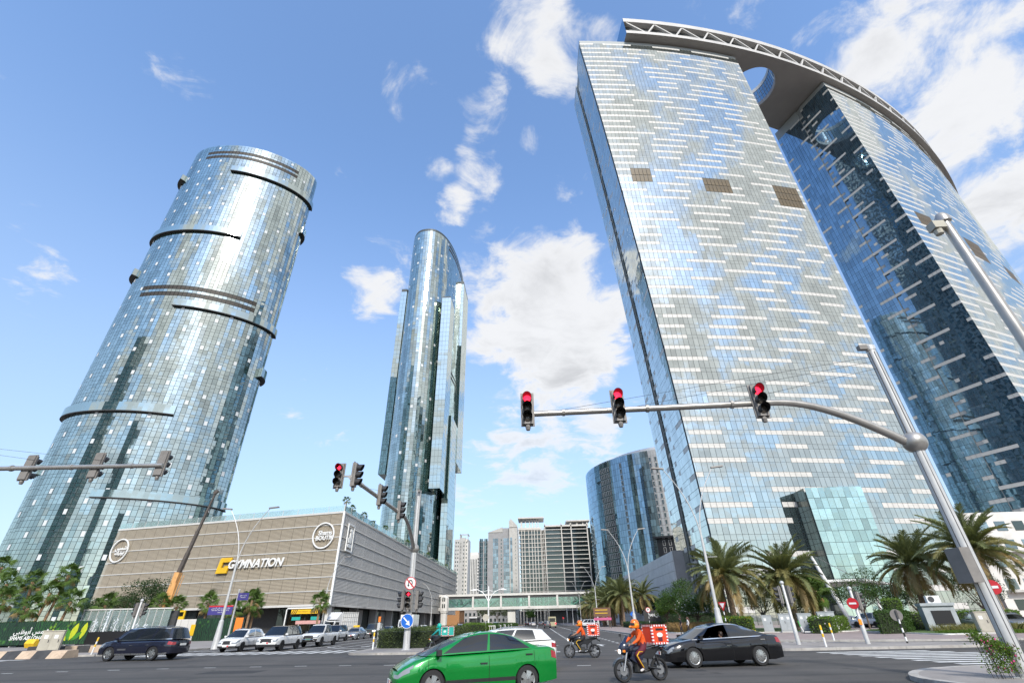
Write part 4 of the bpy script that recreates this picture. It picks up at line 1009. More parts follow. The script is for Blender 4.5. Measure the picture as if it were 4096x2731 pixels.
for k in range(seg):
    a0, a1 = radians(-50) + radians(280) * k / seg, radians(-50) + radians(280) * (k + 1) / seg
    L0, L1 = .34 - .16 * (1 - sin(a0)) / 2, .34 - .16 * (1 - sin(a1)) / 2
    for r, fl in ((.175, 1), (.165, -1)):
        q = [(r * cos(a0), 0, r * sin(a0)), (r * cos(a1), 0, r * sin(a1)), (r * cos(a1), -L1, r * sin(a1)), (r * cos(a0), -L0, r * sin(a0))]; _v.poly(q[::fl])
VISOR = _v.mesh('visor', 'visor_black', 40)
_l = MB().lathe([(.155, 0), (.14, .03), (.08, .05), (.001, .06)], 16, axis='y', flip=-1)
LENS = {k: _l.mesh('lens', k, 40) for k in ('lens_off', 'lens_red', 'lens_dark_red')}
def arrow_mesh(m):
    b = MB()
    for q in ([(-.12, 0), (.0, -.11), (.05, -.06), (-.02, .0)], [(-.12, 0), (-.02, .0), (.05, .06), (.0, .11)], [(-.02, -.025), (.12, -.025), (.12, .025), (-.02, .025)]):
        b.poly([(x, -.07, z) for x, z in q])
    return b.mesh('arrow', m)
ARROW = arrow_mesh('lens_red')
def head(parent, p, face, lit=None, n=3, arrow=False, sc=1.0):
    """signal head; face = compass direction (deg clockwise from +y) that the lenses look towards"""
    h = link('signal_head', HEAD, parent, False); h.location = p; h.rotation_euler = (0, 0, radians(180 - face)); h.scale = (sc, sc, sc)
    for i in range(3):
        z = .37 * (1 - i)
        v = link('visor', VISOR, h, False); v.location = (0, -.09, z)
        on = lit == i
        l = link('lens', LENS['lens_red' if on and not arrow else 'lens_dark_red' if i == 0 else 'lens_off'], h, False); l.location = (0, -.09, z)
        if on and arrow: a = link('arrow', ARROW, h, False); a.location = (0, -.09, z); a.scale = (1.1, 1, 1.1)
    return h
def mast(label, base, direction, tip, zball, H, heads, r=.16, wires=(), cam_at=None, zarm=8.45):
    """pole, ball joint and a long curved arm carrying signal heads; local x runs along the arm"""
    t = thing('signal_mast', label, 'traffic light', (*base, 0), radians(90 - direction), 'signal masts at the crossing')
    p = MB().lathe([(r * 2.0, 0), (r * 2.0, .12), (r * 1.25, .16), (r * 1.22, .5), (r * 1.12, 3.0), (r * 1.08, zball), (r, zball + .3), (r * .92, H - .2), (r * 1.02, H - .2), (r * 1.02, H), (.01, H)], 20); p.obj('pole', 'pole_light', t, 35, False)
    for k in range(6):
        a = k * pi / 3 + .4; MB().bar((r * 1.17 * cos(a), r * 1.17 * sin(a), .5), (r * .95 * cos(a), r * .95 * sin(a), H - .3), .02).obj('pole_seam', 'charcoal', t, world=False)
    MB().lathe([(.37 * sin(pi * k / 12) + .001, zball - .37 * cos(pi * k / 12)) for k in range(13)], 20).obj('ball_joint', 'pole_grey', t, 60, False)
    pts = []
    x0 = .3; bend = 4.3
    for k in range(13):
        s = k / 12; pts.append((x0 + (bend - x0) * s, 0, zball + .05 + (zarm - zball - .05) * sin(s * pi / 2) ** .95))
    pts += [(bend + (tip - bend) * k / 4, 0, zarm - .03 * k) for k in range(1, 5)]
    MB().tube(pts, [.15 - .045 * i / len(pts) for i in range(len(pts))], 10).obj('arm', 'pole_grey', t, 40, False)
    for k in range(3): MB().lathe([(.155 - .012 * k, -.05), (.155 - .012 * k, .05)], 10, c=(bend + (tip - bend) * (k + .5) / 3, 0, zarm - .03 * (k + .5) * 4 / 3), axis='x').obj('arm_clamp', 'pole_grey', t, world=False)
    rz = radians(90 - direction)
    for (d, face, lit, arrow) in heads:
        h = head(t, (d, 0, zarm + .02), 0, lit, arrow=arrow); h.rotation_euler = (0, 0, radians(180 - face) - rz)
        off = Matrix.Rotation(h.rotation_euler.z, 3, 'Z') @ Vector((0, -.16, 0)); h.location = (d + off.x, off.y, zarm + .02)
    for (a, b) in wires: MB().tube([a, b], .007, 4).obj('stay_wire', 'charcoal', t, world=False)
    cm = MB(); cm.bar((0, 0, H - .25), (.28, .1, H - .15), .05); cm.box(.2, 0, H - .2, .5, .18, H - .02); cm.obj('camera_bracket', 'signal_grey', t, world=False)
    return t
pr = PX(4081, 2726, y=16.4)
m_r = mast('nearest signal mast, pale steel with ball joint and three red lights on its long arm', (13.29, 16.4), 270, 13.6, 6.79, 10.65,
     [(13.39, 180, 0, False), (10.03, 180, 0, False), (4.91, 180, 0, False)], .155, [((0, 0, 10.2), (12.2, 0, 8.45)), ((0, 0, 10.0), (9.3, 0, 8.5)), ((0, 0, 9.7), (6, 0, 8.5))])
bx = MB().box(.16, -.25, 2.45, .46, .35, 3.4); bx.obj('back_box', 'signal_grey', m_r, world=False)
m_m = mast('middle signal mast on the median with no U-turn and keep right discs', (-9.52, 39.4), 180, 15.3, 6.76, 11.2,
     [(15.1, 90, None, False), (10.5, 90, None, False), (5.9, 90, None, False)], .20, [((0, 0, 10.6), (12, 0, 8.5))])
h = head(m_m, (0, 0, 0), 180, 0, arrow=True); h.location = (15.15, -.65, 8.45); h.rotation_euler = (0, 0, radians(90)); MB().bar((15.1, .0, 8.42), (15.1, -.6, 8.42), .08).obj('bracket', 'pole_grey', m_m, world=False)
# heads low on the median pole (local x points at the viewer, -y world)
for (lx, ly, face, lit, ar) in ((.42, -.02, 180, 0, True), (.0, .55, 90, None, False), (.0, -.55, 270, None, False)):
    h = head(m_m, (lx, ly, 3.22), 0, lit, arrow=ar); h.rotation_euler = (0, 0, radians(180 - face) + radians(90))
def disc(parent, p, r, rot, mats, rim=.12, world=False, back='signal_grey'):
    """round traffic sign; local face looks to -y before rot"""
    b = MB(); b.lathe([(r * (1 - rim), 0), (r * (1 - rim), .006), (.001, .006)], 28, 0, axis='y', flip=-1); b.lathe([(r, .0), (r, .004), (.001, .004)], 28, 1, axis='y', flip=-1); b.lathe([(r, -.02), (r, 0), (r * .5, 0)], 28, 2, axis='y', flip=-1)
    o = b.obj('sign_disc', [mats[0], mats[1], back], parent, None, world); o.location = p; o.rotation_euler = (0, 0, rot); return o
R90 = radians(90)
nu = disc(m_m, (.36, 0, 4.32), .43, R90, ('sign_white', 'red'))
ua = MB()
def arcpts(r, a0, a1, n): return [(r * cos(a0 + (a1 - a0) * k / n), r * sin(a0 + (a1 - a0) * k / n)) for k in range(n + 1)]
o_, i_ = arcpts(.17, 0, pi, 8), arcpts(.10, 0, pi, 8)
for k in range(8): ua.poly([(x, -.012, z + .06) for x, z in (i_[k], o_[k], o_[k + 1], i_[k + 1])])
ua.poly([(x, -.012, z) for x, z in ((.10, -.22), (.17, -.22), (.17, .06), (.10, .06))]); ua.poly([(x, -.012, z) for x, z in ((-.17, -.10), (-.10, -.10), (-.10, .06), (-.17, .06))]); ua.poly([(x, -.012, z) for x, z in ((-.135, -.26), (-.05, -.10), (-.22, -.10))])
ua.obj('u_turn_arrow', 'black', nu, world=False)
MB().poly([(x, -.014, z) for x, z in ((-.30, .24), (.24, -.30), (.30, -.24), (-.24, .30))]).obj('slash', 'red', nu, world=False)
kr = disc(m_m, (.42, 0, 1.88), .46, R90, ('blue_sign', 'sign_white'), .06)
MB().poly([(x, -.012, z) for x, z in ((-.24, .26), (-.30, .20), (.02, -.10), (-.10, -.18), (.22, -.28), (.14, .06), (.08, -.04))]).obj('arrow', 'sign_white', kr, world=False)
mast('signal mast at left seen from behind, arm with three grey backs', (-32.3, 22.4), 90, 13.8, 7.1, 10.9, [(13.6, 0, 2, False), (10.2, 0, None, False), (6.6, 0, None, False)], .155, [((0, 0, 10.3), (9, 0, 8.9)), ((0, 0, 10.5), (12, 0, 8.9))], zarm=8.85)
# pole with camera at the right edge
p = PX(3759, 862, z=10.7)
cp = thing('camera_pole', 'bare steel pole with domed camera top at the right edge of the picture', 'pole', (p[0], p[1], 0))
MB().lathe([(.26, 0), (.26, .1), (.14, .15), (.105, 10.4), (.16, 10.45), (.16, 10.6), (.10, 10.72), (.01, 10.75)], 16).obj('pole', 'pole_grey', cp, 35, False)
c_ = MB(); c_.box(-.42, -.12, 10.2, -.12, .12, 10.42); c_.lathe([(.001, 10.0), (.09, 10.05), (.1, 10.18)], 10, c=(-.3, 0, 0)); c_.obj('camera', 'cabinet_tan', cp, world=False)
# short signal posts with a ball on top
def short_signal(label, loc, H, faces, lit=None):
    t = thing('signal_post', label, 'traffic light', (*loc, 0))
    MB().lathe([(.22, 0), (.22, .05), (.13, .1), (.12, 1.5), (.095, 1.55), (.085, H - .2), (.06, H - .15)], 14).obj('pole', 'pole_light', t, 35, False)
    MB().lathe([(.13 * sin(pi * k / 10) + .001, H - .08 - .13 * cos(pi * k / 10)) for k in range(11)], 14).obj('ball_cap', 'pole_light', t, 60, False)
    for (f, lt) in faces:
        a = radians(f); h = head(t, (.30 * sin(a), .30 * cos(a), H - .78), f, lt, sc=.82)
    return t
short_signal('short ball-topped signal post on the right traffic island', (16.45, 36.2), 3.7, ((75, None), (285, None)))
short_signal('short ball-topped signal post on the left pavement behind the black SUV', (-35.3, 46), 4.0, ((75, None), (285, None)))
ne = short_signal('signal post with a round no entry sign beside the white slip lane crossing', (20.4, 35.6), 3.25, ((95, None),))
d_ = disc(ne, (-.18, -.12, 2.32), .32, radians(-40), ('red', 'red'), .08); MB().box(-.2, -.016, -.05, .2, -.008, .05).obj('bar', 'sign_white', d_, world=False)
mat('lens_amber', (.9, .28, .02), .4, var=0)
MB().box(-.2, -.16, 1.15, -.02, -.1, 1.45).obj('push_button', 'lens_amber', ne, world=False)
st2 = thing('no_entry_sign', 'round red no entry sign half hidden behind the nearest mast pole', 'sign', (*PX(3966, 2344, y=34)[:2], 0))
MB().tube([(0, 0, 0), (0, 0, 3.4)], .04, 8).obj('post', 'steel', st2, world=False); d_ = disc(st2, (0, -.06, 3.0), .40, radians(-30), ('red', 'red'), .05); MB().box(-.26, -.016, -.07, .26, -.008, .07).obj('bar', 'sign_white', d_, world=False)
def striped(parent, H, r, n, m0='sign_white', m1='black', z0=0):
    for k in range(n): MB().lathe([(r, z0 + (H - z0) * k / n), (r, z0 + (H - z0) * (k + 1) / n)], 10).obj('band', m0 if k % 2 else m1, parent, 40, False)
sp = thing('sign_post', 'black and white striped post with the grey back of a round sign', 'sign', (22.75, 35.56, 0)); striped(sp, 1.4, .05, 6)
disc(sp, (0, .06, 1.62), .33, radians(150), ('blue_sign', 'sign_white'), .08)
MB().box(-.05, -.04, 1.3, .05, 0, 1.9).obj('clamp', 'charcoal', sp, world=False)
p = PX(2892, 2430, y=56); yt = thing('yield_sign', 'red and white triangular yield sign on a striped post beside the lamp', 'sign', (p[0], p[1], 0)); striped(yt, 2.2, .045, 8)
tr_ = MB(); tr_.poly([(-.45, -.03, 3.05), (0, -.03, 2.25), (.45, -.03, 3.05)][::-1]); tr_.poly([(-.45, 0, 3.05), (0, 0, 2.25), (.45, 0, 3.05)]); tri = tr_.obj('sign_plate', 'red', yt, world=False); tri.rotation_euler = (0, 0, radians(-50))
MB().poly([(-.27, -.036, 2.95), (0, -.036, 2.47), (.27, -.036, 2.95)][::-1]).obj('white_field', 'sign_white', tri, world=False)
# lamps
def lamp_arm(mb, sx, H, fork):
    pts = [(sx * 2.15 * (k / 10) ** 1.9, 0, fork - .4 + (H - fork + .4) * (k / 10) ** .92) for k in range(11)]
    mb.tube(pts, [.06 - .025 * k / 10 for k in range(11)], 8)
_lp = {}
def street_lamp(label, loc, rz=0.0, arms=(-1, 1), H=12.6, fork=7.4, base=True):
    t = thing('street_lamp', label, 'street lamp', (*loc, 0), rz, 'street lamps along the roads')
    key = (arms, H, fork)
    if key not in _lp:
        a = MB().lathe([(.36, 0), (.34, .1), (.20, 2.3), (.13, 2.35), (.10, fork - .3), (.09, fork)], 14).mesh('pole', 'pole_light', 35)
        c = []
        for s in arms:
            b = MB(); lamp_arm(b, s, H, fork); c.append(b.mesh('arm', 'pole_light', 40))
        d = []
        for s in arms:
            b = MB(); x = s * 2.15; b.add([(x - s * .1, -.13, H - .02), (x + s * .95, -.17, H + .08), (x + s * .95, .17, H + .08), (x - s * .1, .13, H - .02), (x - s * .1, -.1, H + .10), (x + s * .9, -.12, H + .20), (x + s * .9, .12, H + .20), (x - s * .1, .1, H + .10)],
                            [(0, 3, 2, 1), (4, 5, 6, 7), (0, 1, 5, 4), (1, 2, 6, 5), (2, 3, 7, 6), (3, 0, 4, 7)]); d.append(b.mesh('lamp_head', 'signal_grey'))
        _lp[key] = (a, c, d)
    a, c, d = _lp[key]; link('pole', a, t, False)
    for q in c: link('arm', q, t, False)
    for q in d: link('lamp_head', q, t, False)
    MB().bar((0, 0, fork - 1.6), (.9, 0, fork - 1.6), .03).obj('banner_rod', 'pole_light', t, world=False)
    return t
street_lamp('twin-armed lamp on the left pavement in front of the beige mall', (-30.5, 51), 0)
street_lamp('nearest twin-armed lamp behind the black sedan by the striped tower', (13.5, 41.5), 0, H=12.9, fork=7.45)
street_lamp('second twin-armed lamp along the right kerb, beside the bench', (12.48, 71.5), 0)
street_lamp('third twin-armed lamp along the right kerb, before the palm row', (13.5, 125), 0)
street_lamp('fourth twin-armed lamp along the right kerb', (13.5, 174), 0)
street_lamp('farthest twin-armed lamp near the footbridge on the right', (14.5, 230), 0)
street_lamp('slim single-armed lamp by the truck beside the mall side wall', (-34.0, 84), 0, (1,), 11.4, 7.0)
street_lamp('slim single-armed lamp halfway along the mall side wall', (*PX(1724, 2470, y=150)[:2],), 0, (-1,), 11.4, 7.0)
ml = thing('median_lamp', 'white lamp with two drooping curved arms on the planted median', 'street lamp', (-10.2, 110, 0))
MB().lathe([(.24, 0), (.22, .2), (.17, .3), (.16, 4.2), (.19, 4.25), (.19, 4.4), (.15, 4.5), (.13, 8.1), (.02, 8.2)], 14).obj('pole', 'sign_white', ml, 35, False)
for s in (-1, 1):
    b = MB(); b.tube([(0, 0, 5.3), (s * .5, 0, 6.2), (s * 1.3, 0, 7.1), (s * 2.3, 0, 7.55), (s * 3.3, 0, 7.7)], [.10, .09, .08, .07, .06], 8); b.tube([(0, 0, 7.5), (s * .7, 0, 7.25), (s * 1.4, 0, 7.25), (s * 1.7, 0, 7.3)], .045, 6); b.obj('arm', 'sign_white', ml, 40, False)
    MB().box(s * 2.6, -.14, 7.42, s * 3.75, .14, 7.58).obj('lamp_head', 'sign_white', ml, world=False)
# bollards
def bollard(label, loc, H=1.05, tilt=(0, 0)):
    t = thing('bollard', label, 'bollard', (*loc, .13)); t.rotation_euler = (tilt[0], tilt[1], 0)
    for k, m in enumerate(('sign_white', 'yellow', 'sign_white', 'yellow')): MB().lathe([(.055, H * (0, .45, .62, .78)[k]), (.055, H * (.45, .62, .78, 1)[k])] + ([(.03, H + .03), (.001, H + .03)] if k == 3 else []), 12).obj('band', m, t, 40, False)
bollard('yellow and white bollard on the median tip', (-12.3, 40.6)); bollard('yellow and white bollard at the back of the right island near the small crossing', (21.2, 41.0)); bollard('yellow and white bollard at the front edge of the right island', (16.6, 33.2))
bollard('leaning worn bollard on the left corner beside the black SUV', (-34.2, 41.2), 1.1, (0, radians(6)))
p = PX(1510, 2560, y=44.5); bp = thing('beacon_post', 'grey post with an orange beacon on the median hedge corner', 'post', (p[0], p[1], .12)); MB().lathe([(.12, 0), (.12, .05), (.06, .08), (.06, 1.75)], 10).obj('post', 'pole_light', bp, 40, False); MB().box(-.09, -.07, 1.75, .09, .07, 2.15).obj('beacon', 'orange', bp, world=False); MB().box(-.12, -.09, 1.2, .12, .09, 1.7).obj('button_box', 'pole_light', bp, world=False)
# cabinets
def cabinet(label, loc, w, d, h, rz, m, z0=.13, plinth=True):
    t = thing('utility_cabinet', label, 'cabinet', (*loc, z0), rz)
    MB().box(-w / 2, -d / 2, .12, w / 2, d / 2, h).obj('body', m, t, world=False); MB().box(-w / 2 - .04, -d / 2 - .04, h, w / 2 + .04, d / 2 + .04, h + .07).obj('lid', m, t, world=False)
    if plinth: MB().box(-w / 2 - .02, -d / 2 - .02, 0, w / 2 + .02, d / 2 + .02, .12).obj('plinth', 'concrete_light', t, world=False)
    n = 2 if w > 1.1 else 1
    for k in range(n):
        x0 = -w / 2 + .05 + (w - .1) * k / n; x1 = -w / 2 + .05 + (w - .1) * (k + 1) / n - .03
        dr = MB().box(x0, -d / 2 - .025, .2, x1, -d / 2 - .003, h - .08).obj('door', m, t, world=False); MB().box(x1 - .12, -d / 2 - .05, h * .5, x1 - .07, -d / 2 - .026, h * .5 + .22).obj('handle', 'charcoal', dr, world=False)
        MB().box(x0 + .15, -d / 2 - .032, h - .5, x0 + .4, -d / 2 - .026, h - .25).obj('notice', 'sign_white', dr, world=False)
    return t
cabinet('tall grey cabinet, leftmost of the four on the right pavement', (26.0, 63.4), 1.0, .8, 1.65, radians(-25), 'cabinet_grey')
cabinet('grey cabinet with one door, second of the four on the right pavement', (27.7, 62.6), 1.3, .7, 1.75, radians(-18), 'cabinet_grey')
cabinet('grey cabinet with one door, third of the four on the right pavement', (29.4, 61.7), 1.3, .7, 1.75, radians(-18), 'cabinet_grey')
cabinet('wide dark grey cabinet, rightmost of the four behind the scooter', (31.1, 60.4), 1.6, .9, 1.85, radians(-18), 'cabinet_grey')
cabinet('tan utility cabinet in front of the hedge beside the leaning palm', (37.6, 47.6), 1.6, .8, 1.55, radians(-20), 'cabinet_tan')
cabinet('tan utility cabinet with notices standing on the striped kerb at left', (-40.0, 43.6), 1.35, 1.0, 1.55, radians(35), 'cabinet_tan', .16)
cabinet('pale cabinet at the far right edge behind the mast', (44.5, 46.4), 1.0, .7, 1.55, radians(-20), 'cabinet_grey')
kp = PX(3745, 2440, y=56); ki = thing('kiosk', 'grey machine kiosk with an air conditioner on its roof among the hedges', 'kiosk', (kp[0], kp[1], .2), radians(-20))
MB().box(-1.3, -.8, 0, 1.3, .8, 2.1).obj('body', 'cabinet_grey', ki, world=False); MB().box(-1.4, -.95, 2.1, 1.4, .9, 2.35).obj('roof', 'cabinet_grey', ki, world=False); MB().box(-.7, -.85, .5, .9, -.8, 1.7).obj('screen', 'black', ki, world=False)
MB().box(-.5, -.35, 2.35, .6, .35, 3.0).obj('air_conditioner', 'sign_white', ki, world=False); MB().lathe([(.26, 0), (.26, .02), (.001, .02)], 16, c=(-.15, -.36, 2.68), axis='y', flip=-1).obj('fan', 'charcoal', ki, world=False)
# scooter
sc_ = thing('kick_scooter', 'green and white electric kick scooter parked by the grey cabinets', 'scooter', (27.0, 57.6, .13), radians(-15))
for x in (0, 1.05): w_ = MB().lathe([(.07, -.025), (.11, -.02), (.11, .02), (.07, .025)], 14, c=(x, 0, .11), axis='y').obj('wheel', 'black', sc_, 40, False)
MB().box(.1, -.09, .12, 1.0, .09, .19).obj('deck', 'sign_white', sc_, world=False); MB().tube([(0, 0, .12), (-.02, 0, .3), (-.16, 0, .62)], .05, 8).obj('lower_stem', 'sign_white', sc_, 40, False)
mat('scooter_green', (.05, .45, .06), .4, var=0)
MB().tube([(-.16, 0, .62), (-.26, 0, 1.15)], .04, 8).obj('stem', 'scooter_green', sc_, 40, False); MB().tube([(-.27, -.28, 1.16), (-.27, .28, 1.16)], .022, 6).obj('handlebar', 'black', sc_, 40, False)
# bench
bn_ = thing('bench', 'black iron bench beside the second kerb lamp', 'bench', (14.9, 88, .13), radians(80))
for k in range(4): MB().box(-.8, -.2 + k * .12, .43, .8, -.11 + k * .12, .46).obj('seat_slat', 'black', bn_, world=False); MB().box(-.8, .27, .52 + k * .12, .8, .30, .61 + k * .12).obj('back_slat', 'black', bn_, world=False)
for x in (-.75, .75): MB().tube([(x, -.22, 0), (x, -.22, .43), (x, .26, .43), (x, .32, 0)], .025, 6).obj('leg', 'black', bn_, world=False)
bn2 = thing('litter_bin', 'black slatted litter bin beside the bench', 'bin', (15.4, 84.5, .13)); MB().lathe([(.32, 0), (.36, .9), (.30, .95), (.2, 1.0)], 14).obj('body', 'black', bn2, 40, False)
# direction signs on the left pavement
sgp = thing('street_sign', 'two purple street name plates with white script on a grey post', 'sign', (-32.1, 55.5, .13))
MB().lathe([(.16, 0), (.16, .06), (.10, .1), (.09, 4.9), (.12, 4.95), (.12, 5.1)], 12).obj('post', 'pole_light', sgp, 40, False)
for (x0, x1, z0, z1, big) in ((-2.75, -.15, 2.75, 3.6, True), (.08, 1.25, 4.05, 4.75, False)):
    MB().box(x0, -.16, z0, x1, -.12, z1).obj('name_plate', 'purple_sign', sgp, world=False)
    if big: MB().box(x0, -.168, z1 - .13, x1, -.16, z1).obj('red_band', 'red', sgp, world=False)
    for k, (tx, sz) in enumerate((('ﻲﺘﻴﻣﺮﻟﺍ ﻲﻧﺎﺛ ﻦﺑ ﺮﻄﻣ ﻉﺭﺎﺷ', .2), ('Matar Bin Thani Al Rumaithi St', .15), ('Street 82', .13)) if big else (('ﺮﻄﻣ ﻉﺭﺎﺷ', .19), ('Street 8', .15))):
        text_obj('lettering', tx, sz, 'sign_white', wallmtx(((x0 + x1) / 2 - 32.1, 55.5 - .17, .13 + z1 - .24 - .19 * k), (1, 0, 0)), sgp)
# printed hoardings
def foliage_print(name, base, a, b):
    m = bpy.data.materials.new(name); m.use_nodes = True; MATS[name] = m; g = NG(m.node_tree); bs = g.n['Principled BSDF']; bs.inputs['Roughness'].default_value = .5
    v = g.new('ShaderNodeTexCoord').outputs['Object']; w = g.new('ShaderNodeTexWave', wave_type='BANDS'); w.inputs['Scale'].default_value = 1.1; w.inputs['Distortion'].default_value = 14; w.inputs['Detail'].default_value = 3; g.l.new(v, w.inputs['Vector'])
    vo = g.new('ShaderNodeTexVoronoi'); vo.inputs['Scale'].default_value = 1.6; g.l.new(v, vo.inputs['Vector'])
    c = g.mix(g.smooth(w.outputs['Fac'], .35, .8), (*base, 1), (*a, 1)); c = g.mix(g.math('MULTIPLY', g.smooth(vo.outputs['Distance'], .45, .15), g.smooth(g.noise(v, .5, 2), .52, .62)), c, (*b, 1)); g.l.new(c, bs.inputs['Base Color'])
foliage_print('print_jungle', (.008, .025, .016), (.02, .09, .025), (.16, .30, .02)); foliage_print('print_dark', (.008, .02, .015), (.015, .06, .025), (.05, .16, .03))
mat('leaf_yellow', (.45, .50, .02), .5, var=.1); mat('print_green', (.05, .20, .02), .5, var=.2, scale=1); mat('print_pink', (.50, .10, .22), .5, var=.1)
ho = thing('hoarding', 'dark jungle printed hoarding with white lettering at the left edge', 'hoarding', (-60, 64, 0))
xs = np.linspace(-68.5, -54.6, 7)
for k in range(6): MB().box(xs[k] + .02, 64, .35, xs[k + 1] - .02, 64.06, 2.75).obj('printed_panel', 'print_jungle' if k > 2 else 'print_dark', ho)
for k in range(7): MB().box(xs[k] - .05, 64.07, 0, xs[k] + .05, 64.9, .25).obj('ballast_block', 'concrete_light', ho)
text_obj('lettering', 'SHAMS ABU DHABI', .56, 'sign_white', wallmtx((-61.9, 63.98, 1.05), (1, 0, 0)), ho, bold=.012, shear=.12, sx=.95)
text_obj('lettering', 'ﻲﺒﻇﻮﺑﺃ ﺲﻤﺷ', .72, 'sign_white', wallmtx((-61.7, 63.98, 1.72), (1, 0, 0)), ho, bold=.01, sx=1.1)
for (x, z, a, L, m) in ((-56.6, .7, 15, 1.9, 'leaf_yellow'), (-56.4, .7, 50, 1.4, 'print_green'), (-56.7, .7, -25, 1.5, 'print_green'), (-57, .7, -48, 1.3, 'leaf_yellow'), (-55.3, .8, 8, 1.8, 'leaf_yellow'), (-58.8, 1.0, 20, 1.2, 'print_green'), (-58.6, 1.0, -30, 1.1, 'leaf_yellow')):
    d = Vector((sin(radians(a)), 0, cos(radians(a)))); n = Vector((d.z, 0, -d.x)); o = Vector((x, 63.985 - .001 * abs(a) / 10, z))
    MB().poly([tuple(o + d * (L * s) + n * (w * L)) for s, w in ((0, 0), (.3, .16), (.6, .2), (.85, .11), (1, 0), (.85, -.11), (.6, -.2), (.3, -.16))][::-1]).obj('printed_leaf', m, ho)
MB().lathe([(.5, 0), (.4, .005), (.001, .01)], 12, c=(-66.9, 63.99, 2.0), axis='y', flip=-1).obj('printed_flower', 'print_pink', ho)
h2 = thing('hoarding', 'green printed hoarding in front of the mall between the lamp and the crane', 'hoarding', (-45, 78, 0))
for k in range(6): a, b = PX(782 + k * 31, 2500, y=78)[0], PX(782 + (k + 1) * 31, 2500, y=78)[0]; MB().box(a + .02, 78, .1, b - .02, 78.06, 2.95).obj('printed_panel', 'print_dark' if k < 5 else 'orange', h2)
h3 = thing('hoarding', 'white site hoarding with a yellow notice beside the crane', 'hoarding', (-52, 79, 0))
for k in range(4): a, b = PX(660 + k * 30, 2500, y=79)[0], PX(660 + (k + 1) * 30, 2500, y=79)[0]; MB().box(a + .02, 79, .1, b - .02, 79.06, 2.9).obj('site_panel', 'concrete_white', h3)
a = PX(765, 2500, y=78.9)[0]; MB().box(a, 78.9, .8, a + .8, 78.94, 2.2).obj('notice', 'yellow', h3)
# fountain with glass screen
mat('water', (.80, .84, .86), .25, var=.1, scale=8)
fo = thing('fountain', 'fountain jets in front of a slatted glass screen above a black basin wall', 'fountain', (-55, 71, 0))
MB().box(-60.5, 69.6, 0, -47.5, 70.0, 1.55).obj('basin_wall', 'black', fo)
for k in range(12):
    x = -63.2 + k * 1.0; x2 = -61.2 + k * 1.0 + .0
    MB().box(-63 + k * 1.04, 72, 1.6, -63 + k * 1.04 + .98, 72.06, 4.1).obj('screen_pane', 'glass_clear', fo); MB().box(-63 + k * 1.04 - .03, 71.9, 1.5, -63 + k * 1.04 + .03, 72.1, 4.15).obj('screen_post', 'metal_trim', fo)
MB().box(-63.1, 71.9, 4.1, -50.4, 72.15, 4.25).obj('screen_rail', 'metal_trim', fo)
MB().box(-63, 72.6, 0, -50, 73, 3.9).obj('back_hedge_wall', 'charcoal', fo)
for (x, h_) in ((-61.6, 1.3), (-59.9, 1.6), (-58.4, 2.7), (-57.0, 1.6), (-55.3, 1.2), (-54.0, 1.0), (-52.8, .9)):
    b = MB(); R = random.Random(int(-x * 10))
    b.tube([(x, 70.9, 1.3), (x + .05, 70.9, 1.5 + h_ * .5), (x + .02, 70.9, 1.5 + h_)], [.13 if h_ > 2 else .06, .10 if h_ > 2 else .05, .03], 7)
    for k in range(40):
        t = R.random(); s = R.choice((-1, 1)); q = (x + s * (.1 + .5 * t ** 1.4) * (.5 if h_ > 2 else .7), 70.9 + R.uniform(-.3, .3), 1.4 + h_ * (1 - t * t) * R.uniform(.7, 1)); r = R.uniform(.015, .04)
        b.box(q[0] - r, q[1] - r, q[2] - r * 2, q[0] + r, q[1] + r, q[2] + r * 2)
    b.obj('water_jet', 'water', fo, 50)
# mobile crane
mat('crane_orange', (.72, .38, .14), .5, var=.08, scale=.8, dirt=((.35, .22, .12), .8, .5)); mat('crane_dark', (.10, .085, .075), .5, var=.15)
cr = thing('mobile_crane', 'orange mobile crane with a dark telescopic boom raised against the mall', 'crane', (-60, 84, 0))
b0, b1, b2 = Vector(PX(632, 2500, y=84)), Vector(PX(711, 2299, y=84)), Vector(PX(862, 1972, y=84))
for k in range(4):
    t0, t1 = k / 4, (k + 1.04) / 4; MB().bar(b1 + (b2 - b1) * t0, b1 + (b2 - b1) * t1, (.52 - .09 * k), (.6 - .1 * k), up=(0, 1, 0)).obj('boom_section', 'crane_dark', cr)
MB().bar(b0, b1 + (b2 - b1) * .03, .8, 1.0, up=(0, 1, 0)).obj('boom_base', 'crane_orange', cr); MB().bar(b0 + Vector((1.0, -.3, .3)), b1 + Vector((.25, -.3, -1.2)), .35).obj('lift_cylinder', 'crane_orange', cr)
for s in (-.3, .3): MB().bar(b0 + Vector((.9, s, .4)), b1 + Vector((.9, s, 0)), .08).obj('stay_cable', 'crane_orange', cr)
MB().box(b0.x - 4.6, 82.6, .9, b0.x + 3.6, 85.2, 1.9).obj('carrier', 'crane_orange', cr); MB().box(b0.x - 2.2, 82.7, 1.9, b0.x - .2, 84.3, 3.6).obj('operator_cab', 'crane_orange', cr)
for x in (-3.6, -2.2, 1.2, 2.6): MB().lathe([(.3, -.2), (.55, -.18), (.55, .18), (.3, .2)], 16, c=(b0.x + x, 82.7, .55), axis='y').obj('wheel', 'black', cr, 40)
MB().bar(b2 + Vector((-.2, 0, -.1)), b2 + Vector((.35, 0, .5)), .5).obj('boom_head', 'crane_dark', cr)
yf = thing('yellow_frame', 'yellow steel frame barrier standing by the crane', 'frame', (*PX(705, 2470, y=80)[:2], 0)); x = yf.location.x
for a in (-1.1, 1.1): MB().bar((x + a, 80, 0), (x + a, 80, 4.0), .2).obj('leg', 'yellow', yf)
